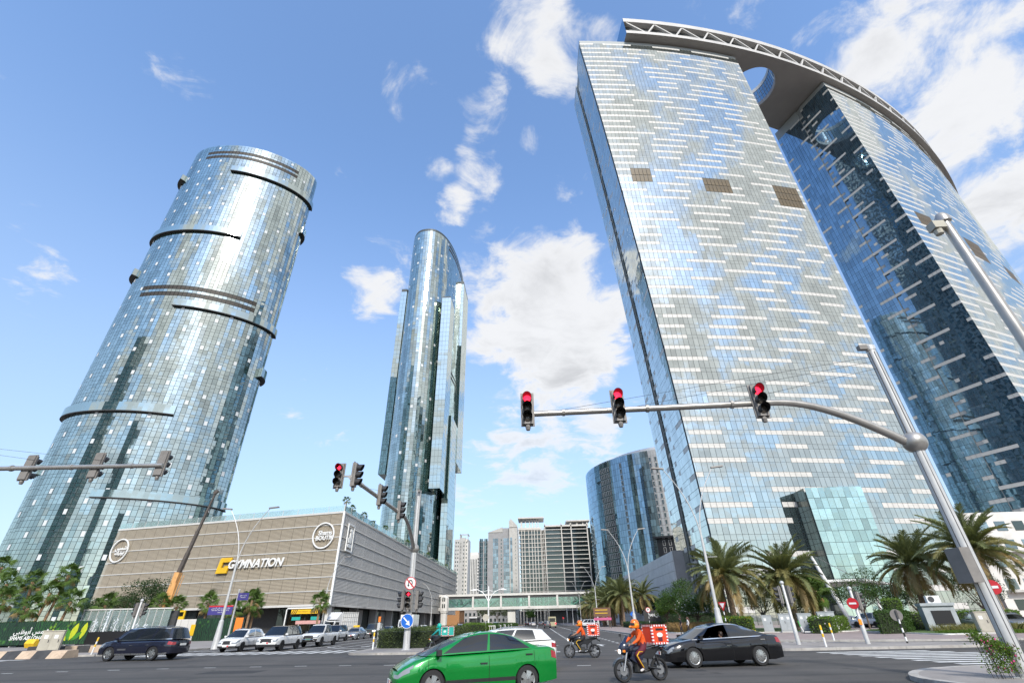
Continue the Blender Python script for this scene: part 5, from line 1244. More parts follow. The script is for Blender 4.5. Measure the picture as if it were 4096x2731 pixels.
MB().bar((x - 1.2, 80, 4.0), (x + 1.2, 80, 4.0), .22).obj('top_rail', 'yellow', yf); MB().box(x - 1, 79.95, 2.4, x + 1, 80.05, 3.3).obj('board', 'yellow', yf)
# striped concrete barriers
ba = thing('concrete_barrier', 'low tan and black striped concrete barrier along the left corner', 'barrier', (-40, 40, 0))
for k in range(9):
    x0, x1 = -45.6 + k * 1.2, -44.42 + k * 1.2; y0 = 39.3 + .05 * (8 - k)
    MB().add([(x0, y0, 0), (x1, y0, 0), (x1, y0 + 1.5, 0), (x0, y0 + 1.5, 0), (x0, y0 + .35, .48), (x1, y0 + .35, .48), (x1, y0 + 1.3, .5), (x0, y0 + 1.3, .5)], [(0, 3, 2, 1), (4, 5, 6, 7), (0, 1, 5, 4), (1, 2, 6, 5), (2, 3, 7, 6), (3, 0, 4, 7)]).obj('painted_block', 'kerb_tan' if k % 2 == 0 else 'kerb_black', ba)
b3 = thing('concrete_barrier', 'second striped concrete barrier set back behind the tan cabinet', 'barrier', (-42, 46, 0))
for k in range(6): MB().box(-43.5 + k * 1.1, 45.4, .1, -42.45 + k * 1.1, 46.0, .62).obj('painted_block', 'kerb_tan' if k % 2 else 'kerb_black', b3)
yl = thing('warning_lamp', 'yellow six-sided block on the pavement before the printed hoarding', 'marker', (*PX(123, 2580, y=60)[:2], .13)); MB().lathe([(.35, -.55), (.48, -.4), (.48, .4), (.35, .55)], 6, c=(0, 0, .45), axis='x').obj('block', 'yellow', yl, world=False)
# boards and signs along the right pavement
pb = PX(2610, 2465, y=104); pn_ = thing('shop_board', 'black three-panel board with white lettering among the right-hand shrubs', 'sign', (pb[0], pb[1], .13))
mat('board_black', (.035, .035, .037), .5, var=.05)
for k in range(3): x0 = PX(2575 + k * 22.5, 2460, y=104)[0]; x1 = PX(2575 + (k + 1) * 22.5 - .8, 2460, y=104)[0]; MB().box(x0, 104, .4, x1, 104.1, 3.1).obj('panel', 'board_black', pn_)
MB().box(x0 - 2.5, 104, .25, x1 + .02, 104.12, .38).obj('base_rail', 'sign_white', pn_)
text_obj('lettering', 'PAN', .62, 'sign_white', wallmtx((PX(2607, 2460, y=104)[0], 103.97, 2.3), (1, 0, 0)), pn_, bold=.012); text_obj('lettering', 'ﻥﺎﺑ', .62, 'sign_white', wallmtx((PX(2630, 2460, y=104)[0], 103.97, 2.3), (1, 0, 0)), pn_, bold=.012)
pp = PX(2592, 2440, y=100); ps = thing('parking_sign', 'round white sign with red ring and letter P on a striped post', 'sign', (pp[0], pp[1], .13)); striped(ps, 2.6, .05, 8); d_ = disc(ps, (0, -.06, 3.0), .42, 0, ('sign_white', 'red'), .18); text_obj('lettering', 'P', .5, 'black', wallmtx((pp[0], pp[1] - .08, 3.13), (1, 0, 0)), ps, bold=.02)
for (px, py, yy, m, lab, kind) in ((2432, 2458, 122, 'red', 'small red octagon sign behind the right-hand palm trunks', 8), (2530, 2455, 92, 'blue_sign', 'small blue square sign on the second kerb lamp', 4), (2380, 2454, 140, 'blue_sign', 'small blue sign among the far palm trunks', 4), (2253, 2470, 190, 'red', 'red warning sign on the far right kerb before the bridge', 3)):
    q = PX(px, py, y=yy); t = thing('road_sign', lab, 'sign', (q[0], q[1], .13)); MB().tube([(0, 0, 0), (0, 0, q[2])], .05, 6).obj('post', 'steel', t, world=False)
    MB().lathe([(.45, 0), (.45, .03), (.001, .03)], kind, c=(0, -.05, q[2] - .13), axis='y', flip=-1).obj('plate', m, t, world=False)
mat('board_brown', (.14, .07, .04), .5, var=.05)
q = PX(2410, 2465, y=120); bb = thing('direction_board', 'brown direction board with yellow lines above a pink banner', 'sign', (q[0], q[1], .13)); MB().box(-1.9, 0, 2.2, 1.9, .08, 3.9).obj('board', 'board_brown', bb, world=False); MB().box(-1.9, -.02, 1.5, 1.9, .06, 2.0).obj('banner', 'print_pink', bb, world=False)
for z in (3.4, 2.8): MB().box(-1.5, -.03, z, 1.2, -.02, z + .12).obj('text_line', 'yellow', bb, world=False)
for x in (-1.7, 1.7): MB().box(x - .06, 0, 0, x + .06, .1, 2.2).obj('leg', 'charcoal', bb, world=False)
# white round sign back and small fences on the median strip
q = PX(1943, 2472, y=88); ws = thing('sign_post', 'pale round sign back on a thin post at the planted median', 'sign', (q[0], q[1], .13)); MB().tube([(0, 0, 0), (0, 0, q[2])], .05, 8).obj('post', 'pole_light', ws, world=False); disc(ws, (0, 0, q[2]), .50, 0, ('cabinet_tan', 'cabinet_tan'), .1)
for k in range(5):
    y = 92 + k * 14; fe = thing('guard_fence', ['first', 'second', 'third', 'fourth', 'fifth'][k] + ' small white guard fence across the planted median from the near end', 'fence', (-8.6, y, .13), 0, 'guard fences on the median')
    for x in (-1.2, 1.2): MB().box(x - .05, -.05, 0, x + .05, .05, 1.1).obj('post', 'sign_white', fe, world=False)
    MB().box(-1.2, -.03, 1.0, 1.2, .03, 1.08).obj('rail', 'sign_white', fe, world=False)
    for j in range(7): MB().box(-1.05 + j * .33, -.015, .1, -1.0 + j * .33, .015, 1.0).obj('bar', 'sign_white', fe, world=False)
# entrance canopy with leaning mast
ca = thing('entrance_canopy', 'white cable-stayed canopy on a leaning mast before the striped tower lobby', 'canopy', (44.5, 80, 0))
MB().tube([(44.7, 80, .1), (43.0, 80, 5.4), (41.6, 80, 10.2)], [.26, .30, .16], 12).obj('mast', 'sign_white', ca, 40)
MB().prism([(42.9, 80), (47.6, 79), (60, 92), (52, 96)], 5.9, 6.2).obj('canopy_plate', 'sign_white', ca)
for q in ((47, 79.5, 6.3), (53, 88, 6.3), (50, 93, 6.3)): MB().tube([(41.7, 80, 9.8), q], .025, 5).obj('stay_cable', 'steel', ca)
for q in ((48.5, 84), (56, 91)): MB().tube([(*q, 0), (*q, 5.9)], .2, 10).obj('column', 'sign_white', ca, 40)

# ================================================================ VEGETATION
leafy('palm_green', (.19, .215, .095), .4, .3); leafy('palm_olive', (.24, .22, .085), .3, .3); leafy('palm_dry', (.34, .25, .11), .3, .3)
leafy('fan_green', (.10, .17, .035), .35, .25); leafy('leaf_mid', (.05, .10, .02), .4, .25); leafy('leaf_dark', (.03, .065, .018), .4, .2); leafy('leaf_bright', (.11, .19, .025), .35, .3); leafy('leaf_grey', (.09, .11, .05), .35, .2)
leafy('hedge_leaf', (.075, .105, .032), .4, .2); leafy('grass_blade', (.20, .19, .06), .4, .2); leafy('grass_rust', (.26, .17, .07), .35, .2)
mat('trunk_palm', (.24, .175, .12), .9, var=.3, scale=5, bump=.6); mat('trunk_fan', (.30, .19, .11), .9, var=.25, scale=4, bump=.5); mat('bark', (.16, .125, .095), .9, var=.2, scale=5, bump=.4)
mat('petal_white', (.80, .79, .74), .6, var=0); mat('petal_yellow', (.75, .50, .03), .6, var=0); mat('petal_pink', (.55, .03, .20), .6, var=0); mat('hedge_core', (.02, .03, .012), .95, var=.2)

def frond(m, droop, n=58, seed=0):
    """one pinnate leaf of unit length along +x: rachis and narrow folded leaflets"""
    R = random.Random(seed); b = MB(); pts = []; p = Vector((0, 0, 0)); a = 0.0; N = 12
    for k in range(N + 1):
        pts.append(p.copy()); a = -droop * (k / N) ** 1.3; p = p + Vector((cos(a), 0, sin(a))) / N
    b.tube([tuple(q) for q in pts], [.011 * (1 - .8 * k / N) for k in range(N + 1)], 4, 0, False)
    for i in range(n):
        s = .12 + .87 * (i + R.random() * .5) / n; k = s * N; j = min(N - 1, int(k)); q = pts[j].lerp(pts[j + 1], k - j); d = (pts[j + 1] - pts[j]).normalized(); up = Vector((-d.z, 0, d.x))
        L = .20 * (sin(pi * min(1, .22 + .72 * s)) ** .7) * R.uniform(.85, 1.15)
        for sd_ in (-1, 1):
            dr = (d * R.uniform(.75, 1.0) + Vector((0, sd_, 0)) * R.uniform(.7, .95) + up * R.uniform(.15, .45)).normalized(); e = q + dr * L + Vector((0, 0, -.25 * L * droop)); w = d * .0085
            mid = q + dr * L * .55 + up * .004
            b.add([tuple(q - w), tuple(mid - w), tuple(e), tuple(mid + w), tuple(q + w)], [(0, 1, 3, 4), (1, 2, 3)], 0)
    return b.mesh('frond', m)
FR = {'up': [frond('palm_green', .75, seed=k) for k in range(2)], 'mid': [frond('palm_green', 1.15, seed=5 + k) for k in range(2)] + [frond('palm_olive', 1.25, seed=9)], 'low': [frond('palm_olive', 1.5, seed=12), frond('palm_dry', 1.6, seed=13)]}
def palm_trunk(H, r, seed, m='trunk_palm', lean=(0, 0)):
    R = random.Random(seed); b = MB(); n = int(H / .16); seg = 12; vs = []; fs = []
    for k in range(n + 1):
        z = H * k / n; rr = r * (1.12 if k < 2 else 1) * (1 + .12 * (k / n > .9)); lx, ly = lean[0] * (z / H) ** 1.5, lean[1] * (z / H) ** 1.5
        for s in range(seg):
            a = 2 * pi * s / seg + k * .26; bump = .13 * ((s + k) % 2) + R.uniform(-.03, .03); vs.append((lx + rr * (1 + bump) * cos(a), ly + rr * (1 + bump) * sin(a), z))
    for k in range(n):
        for s in range(seg): fs.append((k * seg + s, k * seg + (s + 1) % seg, (k + 1) * seg + (s + 1) % seg, (k + 1) * seg + s))
    return b.add(vs, fs).mesh('trunk', m)
def date_palm(label, loc, H, L, seed, nfr=46, lean=(0, 0), group='date palms', z0=.13):
    R = random.Random(seed); t = thing('date_palm', label, 'palm tree', (*loc, z0), R.uniform(0, 6), group)
    link('trunk', palm_trunk(H, .33, seed, lean=lean), t, False)
    c = bpy.data.objects.new('crown', None); COL.objects.link(c); c.parent = t; c.location = (lean[0], lean[1], H - .1); KIDS.setdefault(t.name, []).append(c)
    for i in range(nfr):
        s = (i + .5) / nfr; el = 82 - 105 * s ** .9 + R.gauss(0, 7); kind = 'up' if s < .38 else 'mid' if s < .78 else 'low'
        f = link('frond', R.choice(FR[kind]), c, False); f.rotation_mode = 'ZYX'
        az = i * 2.39996 + R.uniform(-.25, .25); LL = L * R.uniform(.85, 1.1) * (.78 if s < .1 else 1)
        M = Matrix.Rotation(az, 4, 'Z') @ Matrix.Rotation(-radians(el), 4, 'Y') @ Matrix.Rotation(R.gauss(0, .25), 4, 'X') @ Matrix.Scale(LL, 4)
        M.translation = (cos(az) * .12, sin(az) * .12, .25 * (1 - s) - .1); f.matrix_basis = M
    return t
def fan_leaf(m, seed):
    R = random.Random(seed); b = MB(); b.tube([(0, 0, 0), (.45, 0, .03), (.62, 0, .0)], [.014, .011, .008], 4)
    n = 22
    for k in range(n):
        a = radians(-125 + 250 * (k + .5) / n); L = .42 * (1 - .12 * abs(a) / 2) * R.uniform(.9, 1.1); d = Vector((cos(a), sin(a), 0)); s = Vector((-sin(a), cos(a), 0)); o = Vector((.60, 0, 0)); dz = -.10 - .12 * abs(sin(a)) - R.uniform(0, .08)
        w = L * radians(250 / n) * .52
        m1 = o + d * L * .6 + Vector((0, 0, .02)); e = o + d * L + Vector((0, 0, dz))
        b.add([tuple(o), tuple(m1 - s * w * .62 - Vector((0, 0, .012))), tuple(e), tuple(m1 + s * w * .62), tuple(m1 + Vector((0, 0, .015)))], [(0, 1, 4), (1, 2, 4), (4, 2, 3), (0, 4, 3)])
    return b.mesh('fan_leaf', m)
FL = [fan_leaf('fan_green', k) for k in range(3)]; FLD = fan_leaf('palm_dry', 7)
def fan_palm(label, loc, H, seed, L=1.7, n=26, group='fan palms', z0=.13, lean=(0, 0), r=.16):
    R = random.Random(seed); t = thing('fan_palm', label, 'palm tree', (*loc, z0), R.uniform(0, 6), group)
    link('trunk', palm_trunk(H, r, seed, 'trunk_fan', lean), t, False)
    c = bpy.data.objects.new('crown', None); COL.objects.link(c); c.parent = t; c.location = (lean[0], lean[1], H - .1); KIDS.setdefault(t.name, []).append(c)
    for i in range(n):
        s = (i + .5) / n; el = 80 - 135 * s + R.gauss(0, 9); f = link('fan_leaf', FLD if s > .93 else R.choice(FL), c, False); az = i * 2.39996 + R.uniform(-.3, .3)
        M = Matrix.Rotation(az, 4, 'Z') @ Matrix.Rotation(-radians(el), 4, 'Y') @ Matrix.Rotation(R.gauss(0, .4), 4, 'X') @ Matrix.Scale(L * R.uniform(.85, 1.12), 4); M.translation = (0, 0, .15 * (1 - s)); f.matrix_basis = M
    return t
def leaves(n, pts_fn, size, seed, m0=0, ratio=.5):
    """n small pointed leaves scattered by pts_fn(rng, n)"""
    R = np.random.default_rng(seed); P = pts_fn(R, n); d = R.normal(size=(n, 3)); d[:, 2] *= .6; d /= np.linalg.norm(d, axis=1)[:, None]; q = R.normal(size=(n, 3)); q -= d * (q * d).sum(1)[:, None]; q /= np.linalg.norm(q, axis=1)[:, None]
    L = size * R.uniform(.7, 1.3, n)[:, None]; a, b = P - d * L * .5, P + d * L * .5; w = q * L * ratio * .5
    V = np.stack([a, P - w, b, P + w], 1).reshape(-1, 3); return V, np.arange(4 * n).reshape(-1, 4)
def leafmesh(name, V, Fc, m):
    me = bpy.data.meshes.new(name); me.from_pydata(V.tolist(), [], Fc.tolist()); me.materials.append(MATS[m]); me.update(); return me
def tree(label, loc, H, rad, seed, m='leaf_mid', nl=5200, size=.22, flowers=None, trunk=.12, z0=.13, cat='tree', group=None, flat=.75, low=.35):
    R = random.Random(seed); t = thing('leafy_tree', label, cat, (*loc, z0), 0, group); tb = MB()
    tb.tube([(0, 0, 0), (R.uniform(-.1, .1), R.uniform(-.1, .1), H * low * .6), (R.uniform(-.2, .2), R.uniform(-.2, .2), H * low * 1.3)], [trunk, trunk * .8, trunk * .6], 8)
    cl = []
    for k in range(14):
        a = k * 2.4; e = R.uniform(.15, 1); rr = rad * R.uniform(.35, .85) * (1 - .35 * e); c = Vector((rr * cos(a), rr * sin(a), H * low + (H * (1 - low)) * (.15 + .72 * e))); cl.append((c, rad * R.uniform(.28, .46)))
        tb.tube([(0, 0, H * low * R.uniform(.7, 1.2)), tuple(c * .55 + Vector((0, 0, H * .12))), tuple(c)], [trunk * .5, trunk * .3, trunk * .1], 5)
    tb.obj('trunk', 'bark', t, 50, False)
    def fn(G, n):
        i = G.integers(0, len(cl), n); C = np.array([c[0] for c in cl])[i]; r = np.array([c[1] for c in cl])[i]; d = G.normal(size=(n, 3)); d /= np.linalg.norm(d, axis=1)[:, None]
        return C + d * (r * G.uniform(.45, 1.05, n) ** .6)[:, None] * np.array([1, 1, flat])
    V, Fc = leaves(nl, fn, size, seed); link('crown', leafmesh('crown', V, Fc, m), t, False)
    if flowers: V, Fc = leaves(nl // 22, fn, size * .8, seed + 1, ratio=1); link('blossom', leafmesh('blossom', V, Fc, flowers), t, False)
    return t
def hedge(label, pts, h, seed, m='hedge_leaf', dens=70, size=.14, z0=.13, flowers=None, cat='hedge', name='hedge', rough=.10):
    """clipped hedge over a plan outline"""
    P = np.array(pts, float); c = P.mean(0); t = thing(name, label, cat, (*c, z0)); Q = P - c
    MB().prism(inset(Q.tolist(), .12), 0, h - .1).obj('core', 'hedge_core', t, world=False)
    e = np.roll(Q, -1, 0) - Q; le = np.linalg.norm(e, axis=1); side = le.sum() * h; x0, x1 = Q.min(0), Q.max(0); top = abs(.5 * np.sum(Q[:, 0] * np.roll(Q[:, 1], -1) - np.roll(Q[:, 0], -1) * Q[:, 1]))
    n1, n2 = int(min(9000, side * dens)), int(min(9000, top * dens))
    def inside(X):
        r = np.zeros(len(X), bool)
        for i in range(len(Q)):
            a, b = Q[i], Q[(i + 1) % len(Q)]; cnd = ((a[1] > X[:, 1]) != (b[1] > X[:, 1])) & (X[:, 0] < (b[0] - a[0]) * (X[:, 1] - a[1]) / (b[1] - a[1] + 1e-9) + a[0]); r ^= cnd
        return r
    def fs(G, n):
        i = G.choice(len(Q), n, p=le / le.sum()); s = G.random(n)[:, None]; xy = Q[i] + e[i] * s + G.normal(size=(n, 2)) * rough * .6; return np.c_[xy, G.random(n) ** .8 * h]
    def ft(G, n):
        X = G.uniform(x0, x1, (n * 4, 2)); X = X[inside(X)]; X = np.resize(X, (n, 2)) if len(X) else np.zeros((n, 2)); return np.c_[X, h - .05 + np.abs(G.normal(size=n)) * rough + .06 * np.sin(X[:, 0] * 3.1) * np.cos(X[:, 1] * 2.3)]
    a, b = leaves(n1, fs, size, seed), leaves(n2, ft, size, seed + 1); V = np.r_[a[0], b[0]]; Fc = np.arange(len(V)).reshape(-1, 4); o = link('foliage', leafmesh('foliage', V, Fc, m), t, False)
    if flowers: V, Fc = leaves(max(30, (n1 + n2) // 40), lambda G, n: np.r_[fs(G, n // 2), ft(G, n - n // 2)], size * .9, seed + 3, ratio=1); link('blossom', leafmesh('blossom', V, Fc, flowers), t, False)
    return t
def tuft(label, pts, h, seed, m='grass_blade', n=2600):
    P = np.array(pts, float); c = P.mean(0); R = np.random.default_rng(seed); x0, x1 = P.min(0) - c, P.max(0) - c; B = np.c_[R.uniform(x0, x1, (n, 2)), np.zeros(n)]
    d = np.c_[R.normal(size=(n, 2)) * .35, np.ones(n)]; L = h * R.uniform(.5, 1.1, n)[:, None]; s = R.normal(size=(n, 3)); s[:, 2] = 0; s /= np.linalg.norm(s, axis=1)[:, None]; w = s * .018
    tip = B + d * L; tip[:, :2] += d[:, :2] * L * .5; tip[:, 2] *= .92; mid = B + d * L * .6
    V = np.stack([B - w, B + w, mid + w * .7, tip, mid - w * .7], 1).reshape(-1, 3); me = bpy.data.meshes.new('ornamental_grass'); me.from_pydata(V.tolist(), [], [(5 * i, 5 * i + 1, 5 * i + 2, 5 * i + 3, 5 * i + 4) for i in range(n)]); me.materials.append(MATS[m]); o = link('ornamental_grass', me); o.location = (*c, .15)
    return tag(o, label, 'grass', kind='stuff')
# date palms
date_palm('broad date palm behind the nearest kerb lamp, left of a pair', (23.7, 67), 6.0, 5.2, 1, 76); date_palm('broad date palm behind the grey cabinets, right of a pair', (31.2, 67.5), 5.9, 5.2, 2, 76)
date_palm('leaning date palm over the hedge left of the nearest mast', (49.0, 71), 7.1, 5.3, 3, 72, (-.9, -.4)); date_palm('largest date palm half hidden by the nearest mast pole', (50.6, 61.5), 7.8, 5.6, 4, 72)
ORD = ['first', 'second', 'third', 'fourth', 'fifth', 'sixth', 'seventh', 'eighth', 'ninth', 'tenth', 'eleventh', 'twelfth']
for k, y in enumerate((139, 148, 158, 169, 181, 195, 212, 232)): date_palm(ORD[k] + ' date palm from the near end of the kerbside row', (21.6 + .012 * (y - 139) + (.7 if k % 2 else 0), y), 7.0 + .5 * (k % 3), 5.5, 20 + k, 52)
for k, (x, y) in enumerate(((18.6, 143), (18.2, 154), (17.8, 166), (17.2, 180))): date_palm(ORD[k] + ' date palm from the near end of the front line at the kerb', (x, y), 5.4 + .5 * (k % 2), 5.0, 60 + k, 46)
for k, y in enumerate((150, 172, 198, 226)): date_palm(ORD[k] + ' date palm of the back row beside the grey podium', (29.5, y), 7.4 + .4 * (k % 2), 5.4, 40 + k, 40)
# fan palms in front of the mall and on its roof
def at(px, py, y): q = PX(px, py, y=y); return (q[0], q[1]), q[2]
for (px, py, y, lab, lean) in ((835, 2412, 82, 'fan palm beside the purple street sign', 0), (1009, 2400, 82, 'tallest fan palm before the mall, above the waiting crossover', 0), (1018, 2428, 83.5, 'lower fan palm growing beside the tallest one before the mall', 0), (1281, 2412, 82, 'fan palm right of the yellow height board', 0), (930, 2440, 84, 'small fan palm half behind the street sign post', 0),
                                (640, 2415, 82, 'fan palm beside the crane boom base', 0), (708, 2425, 83, 'fan palm right of the crane boom base', 0),
                                (8, 2268, 74, 'tallest fan palm at the left edge', 0), (28, 2335, 70, 'fan palm below the tallest one at the left edge', 0), (140, 2325, 74, 'fan palm in the left group with a leaning trunk', -.8), (187, 2370, 72, 'fan palm in the middle of the left group', .3), (288, 2296, 73, 'fan palm with long curved trunk right of the left group', 1.6), (276, 2404, 70, 'low fan palm before the curved trunk', .4), (112, 2432, 68, 'lowest fan palm just above the printed hoarding', 0), (20, 2400, 68, 'low fan palm at the left edge above the lettering', 0), (420, 2420, 76, 'fan palm above the fountain screen', 0)):
    (xy, z) = at(px, py, y); fan_palm(lab, (xy[0] - lean, xy[1]), max(1.2, z - .1), int(px), 1.9, 22, lean=(0, 0) if not lean else (0, 0)).rotation_euler = (0, radians(8) * np.sign(lean), 0)
for k, y in enumerate((95.5, 100, 106.5, 114, 123, 133, 146, 160, 176, 194, 214)): fan_palm(ORD[k] + ' small palm from the corner along the mall roof edge', (-37.6 - .3 * (k % 2), y), (2.9, 2.2, 2.0, 1.6, 2.0, 1.5, 1.8, 1.6, 1.8, 1.6, 1.8)[k], 70 + k, .95, 16, 'palms along the mall roof', 20.3, r=.09)
for (px, y, k) in ((3228, 71, 0), (3262, 70, 1)): (xy, z) = at(px, 2365, y); fan_palm(('yellowish fan palm right of the pair of date palms', 'second yellowish fan palm beside the clipped round shrub')[k], xy, z, px, 2.2, 28)
# trees
for a in ((2722, 2385, 96, 7.2, 4.2, 'leaf_mid', 'rounded green tree behind the two pedestrians', None, .24), (2792, 2430, 74, 4.4, 2.9, 'leaf_mid', 'small tree covered in white blossom beside the lamp', 'petal_white', .22), (2670, 2440, 100, 5.0, 2.3, 'leaf_bright', 'thin light green tree left of the rounded tree', None, .2),
          (3060, 2420, 78, 5.2, 4.0, 'leaf_dark', 'dark thorny tree between the two date palms', None, .16), (3180, 2440, 76, 4.4, 3.0, 'leaf_mid', 'low green tree right of the second date palm', None, .18), (3470, 2370, 70, 6.6, 3.6, 'leaf_mid', 'feathery green tree before the lobby canopy', None, .17), (3560, 2390, 76, 5.6, 3.4, 'leaf_dark', 'dark feathery tree behind the leaning palm', None, .17), (3690, 2400, 80, 6.0, 3.6, 'leaf_mid', 'green tree behind the machine kiosk', None, .18), (3960, 2360, 72, 6.5, 4.0, 'leaf_dark', 'dark tree at the right edge below the big palm', None, .18),
          (560, 2400, 84, 8.6, 4.2, 'leaf_dark', 'dense dark tree left of the crane boom', None, .24), (470, 2420, 86, 6.8, 3.4, 'leaf_grey', 'greyish low tree above the fountain screen', None, .2), (380, 2425, 88, 6.4, 3.2, 'leaf_dark', 'dark shrubby tree at the foot of the round tower', None, .2)):
    px, py, y, H, r, m, lab, fl, sz = a; q = PX(px, 2480, y=y); tree(lab, (q[0], q[1]), H, r, int(px), m, 5600, sz, fl)
for k, (x, y, h_, m) in enumerate(((-27, 268, 9, 'leaf_grey'), (-21, 275, 10, 'leaf_grey'), (-16, 290, 9, 'leaf_grey'), (-4.5, 300, 7, 'leaf_mid'), (20.5, 250, 7, 'leaf_dark'), (27, 262, 8, 'leaf_dark'), (31, 128, 6, 'leaf_dark'), (28, 120, 5, 'leaf_mid'), (33.5, 150, 7, 'leaf_dark'), (34, 172, 7, 'leaf_dark'))):
    tree(('dusty', 'taller dusty', 'third dusty', 'small green', 'dark', 'second dark', 'low dark', 'low green', 'shaded', 'farther shaded')[k] + ' tree ' + ('beyond the footbridge' if k < 6 else 'behind the kerbside palm row'), (x, y), h_, h_ * .45, 300 + k, m, 2200, .45)
def hp(*q): return [PX(*a)[:2] if len(a) == 2 else PX(a[0], a[1], y=a[2])[:2] for a in q]
hedge('long clipped hedge on the median behind the middle mast', rounded([(-12.7, 42.3), (-8.4, 41.6), (-8.2, 63.5), (-12.6, 63.5)], .8), 1.15, 1, dens=150, size=.12)
hedge('bright green clipped shrub at the near end of the planted median', rounded([(-12.2, 86), (-8.6, 86), (-8.4, 98), (-12.4, 98)], 1.2), 1.35, 2, 'leaf_bright', 60, .16)
for k in range(5): hedge(ORD[k] + ' hedge block along the planted median after the bright shrub', rounded([(-12.8, 101 + k * 20), (-7.6, 101 + k * 20), (-7.5, 117 + k * 20), (-13, 117 + k * 20)], .8), 1.0 + .15 * (k % 2), 3 + k, 'leaf_mid', 26, .22)
hedge('flowering yellow hedge beneath the first date palm', rounded(hp((2862, 2500, 62), (3010, 2500, 59.5), (3016, 2500, 63), (2868, 2500, 66)), .6), 1.5, 21, 'leaf_bright', 110, .15, flowers='petal_yellow')
hedge('green hedge right of the four grey cabinets', rounded(hp((3238, 2500, 57), (3330, 2500, 56), (3400, 2500, 70), (3250, 2500, 72)), .6), 1.35, 22, 'leaf_bright', 60, .16, flowers='petal_white')
hedge('thick hedge behind the striped sign post', rounded(hp((3512, 2500, 52), (3620, 2500, 52.5), (3660, 2500, 58), (3530, 2500, 58)), .6), 1.75, 23, 'leaf_mid', 110, .15)
hedge('long clipped hedge behind the tan cabinet', rounded(hp((3640, 2500, 59), (4100, 2500, 59), (4100, 2500, 62), (3650, 2500, 62)), .5), 1.6, 24, 'leaf_bright', 60, .16)
hedge('tall round-topped clipped shrub near the parked cars', rounded(hp((3560, 2500, 58.4), (3635, 2500, 58.4), (3640, 2500, 60.6), (3565, 2500, 60.6)), 1.2), 2.9, 25, 'leaf_bright', 110, .14)
hedge('rounded topiary shrub by the blue sign', rounded(hp((3262, 2500, 75), (3310, 2500, 75), (3315, 2500, 78), (3265, 2500, 78)), 1.4), 3.2, 26, 'leaf_mid', 80, .16)
hedge('low hedge along the far right pavement before the parked cars', rounded([(19, 100), (30, 96), (33, 118), (20, 132)], 1.5), 1.0, 27, 'leaf_dark', 26, .2)
hedge('dark shrub mass behind the shop board', rounded([(24, 110), (38, 104), (40, 118), (25, 124)], 2), 2.2, 28, 'leaf_dark', 30, .22)
hedge('low dark shrubs along the foot of the printed hoarding', rounded([(-72, 66.5), (-61.5, 66.5), (-61.5, 69), (-72, 69)], .5), 2.6, 29, 'leaf_mid', 40, .2)
tuft('mound of rusty ornamental grass on the right pavement', [(17.0, 69), (23.5, 74)], 1.25, 1, 'grass_rust', 5200)
tuft('band of yellow-green ornamental grass before the hedges', [(37.5, 49.2), (60, 55)], .75, 2, 'grass_blade', 9000)
tuft('short green lawn strip under the leaning palm', [(35.0, 47.8), (46, 50.5)], .28, 3, 'leaf_bright', 9000)
# bougainvillea on stakes beside the nearest mast
bo = thing('bougainvillea', 'straggly pink-flowered bush on thin dark stakes beside the nearest mast base', 'bush', (12.75, 16.35, .13))
bo.scale = (.62, .62, .85)
R = random.Random(4)
for k in range(13):
    x, y = R.uniform(-.55, .75), R.uniform(-.3, .3); MB().tube([(x + R.uniform(-.05, .05), y, 0), (x * 1.05 - .12, y, R.uniform(.7, 1.15))], .012, 5).obj('stake', 'black', bo, world=False)
def bf(G, n):
    k = G.random(n); x = -.75 + 1.5 * k; z = .95 - .25 * (k - .5) * 2 + G.normal(size=n) * .10; lo = G.random(n) < .45; z = np.where(lo, .15 + G.random(n) * .7, z); x = np.where(lo, .1 + G.normal(size=n) * .35, x); return np.c_[x, G.normal(size=n) * .22, np.maximum(z, .04)]
V, Fc = leaves(2600, bf, .075, 5, ratio=.6); link('foliage', leafmesh('foliage', V, Fc, 'leaf_bright'), bo, False); V, Fc = leaves(70, bf, .07, 6, ratio=1); link('blossom', leafmesh('blossom', V, Fc, 'petal_pink'), bo, False)

# ================================================================ VEHICLES
mat('tyre', (.022, .022, .023), .8, var=.1, scale=8); mat('rim_silver', (.55, .55, .54), .25, metal=.9, var=.03); mat('rim_black', (.03, .03, .032), .3, metal=.5, var=.03)
mat('car_trim', (.025, .025, .027), .5, var=.05); mat('chrome', (.75, .75, .74), .12, metal=1, var=.0); mat('lamp_clear', (.22, .24, .26), .1, var=0, coat=1); mat('lamp_on', (.95, .95, .9), .2, var=0, emit=2.5); mat('lamp_red', (.32, .008, .01), .15, var=0, coat=1); mat('lamp_amber', (.85, .25, .02), .2, var=0)
mat('underbody', (.012, .012, .012), .9, var=0)
glass_facade('car_glass', (.008, .010, .012), (.75, .8, .82), .05, .08, wave=0)
def paint(name, col, rough=.28, metal=0.0):
    return name if mat(name, col, rough, metal, var=.02, scale=.8, coat=1.0, spec=.5) else name
paint('carpaint_black', (.003, .003, .004), .15); paint('carpaint_navy', (.010, .012, .026), .2); paint('carpaint_white', (.72, .72, .71), .3); paint('carpaint_silver', (.36, .38, .41), .3, .6); paint('carpaint_green', (.0, .23, .03), .22); paint('carpaint_olive', (.055, .075, .07), .35); paint('carpaint_blue', (.03, .045, .085), .25, .3); paint('carpaint_red', (.20, .01, .02), .25); paint('carpaint_grey', (.10, .105, .11), .3, .4); paint('carpaint_beige', (.42, .38, .24), .4)
WH = {}
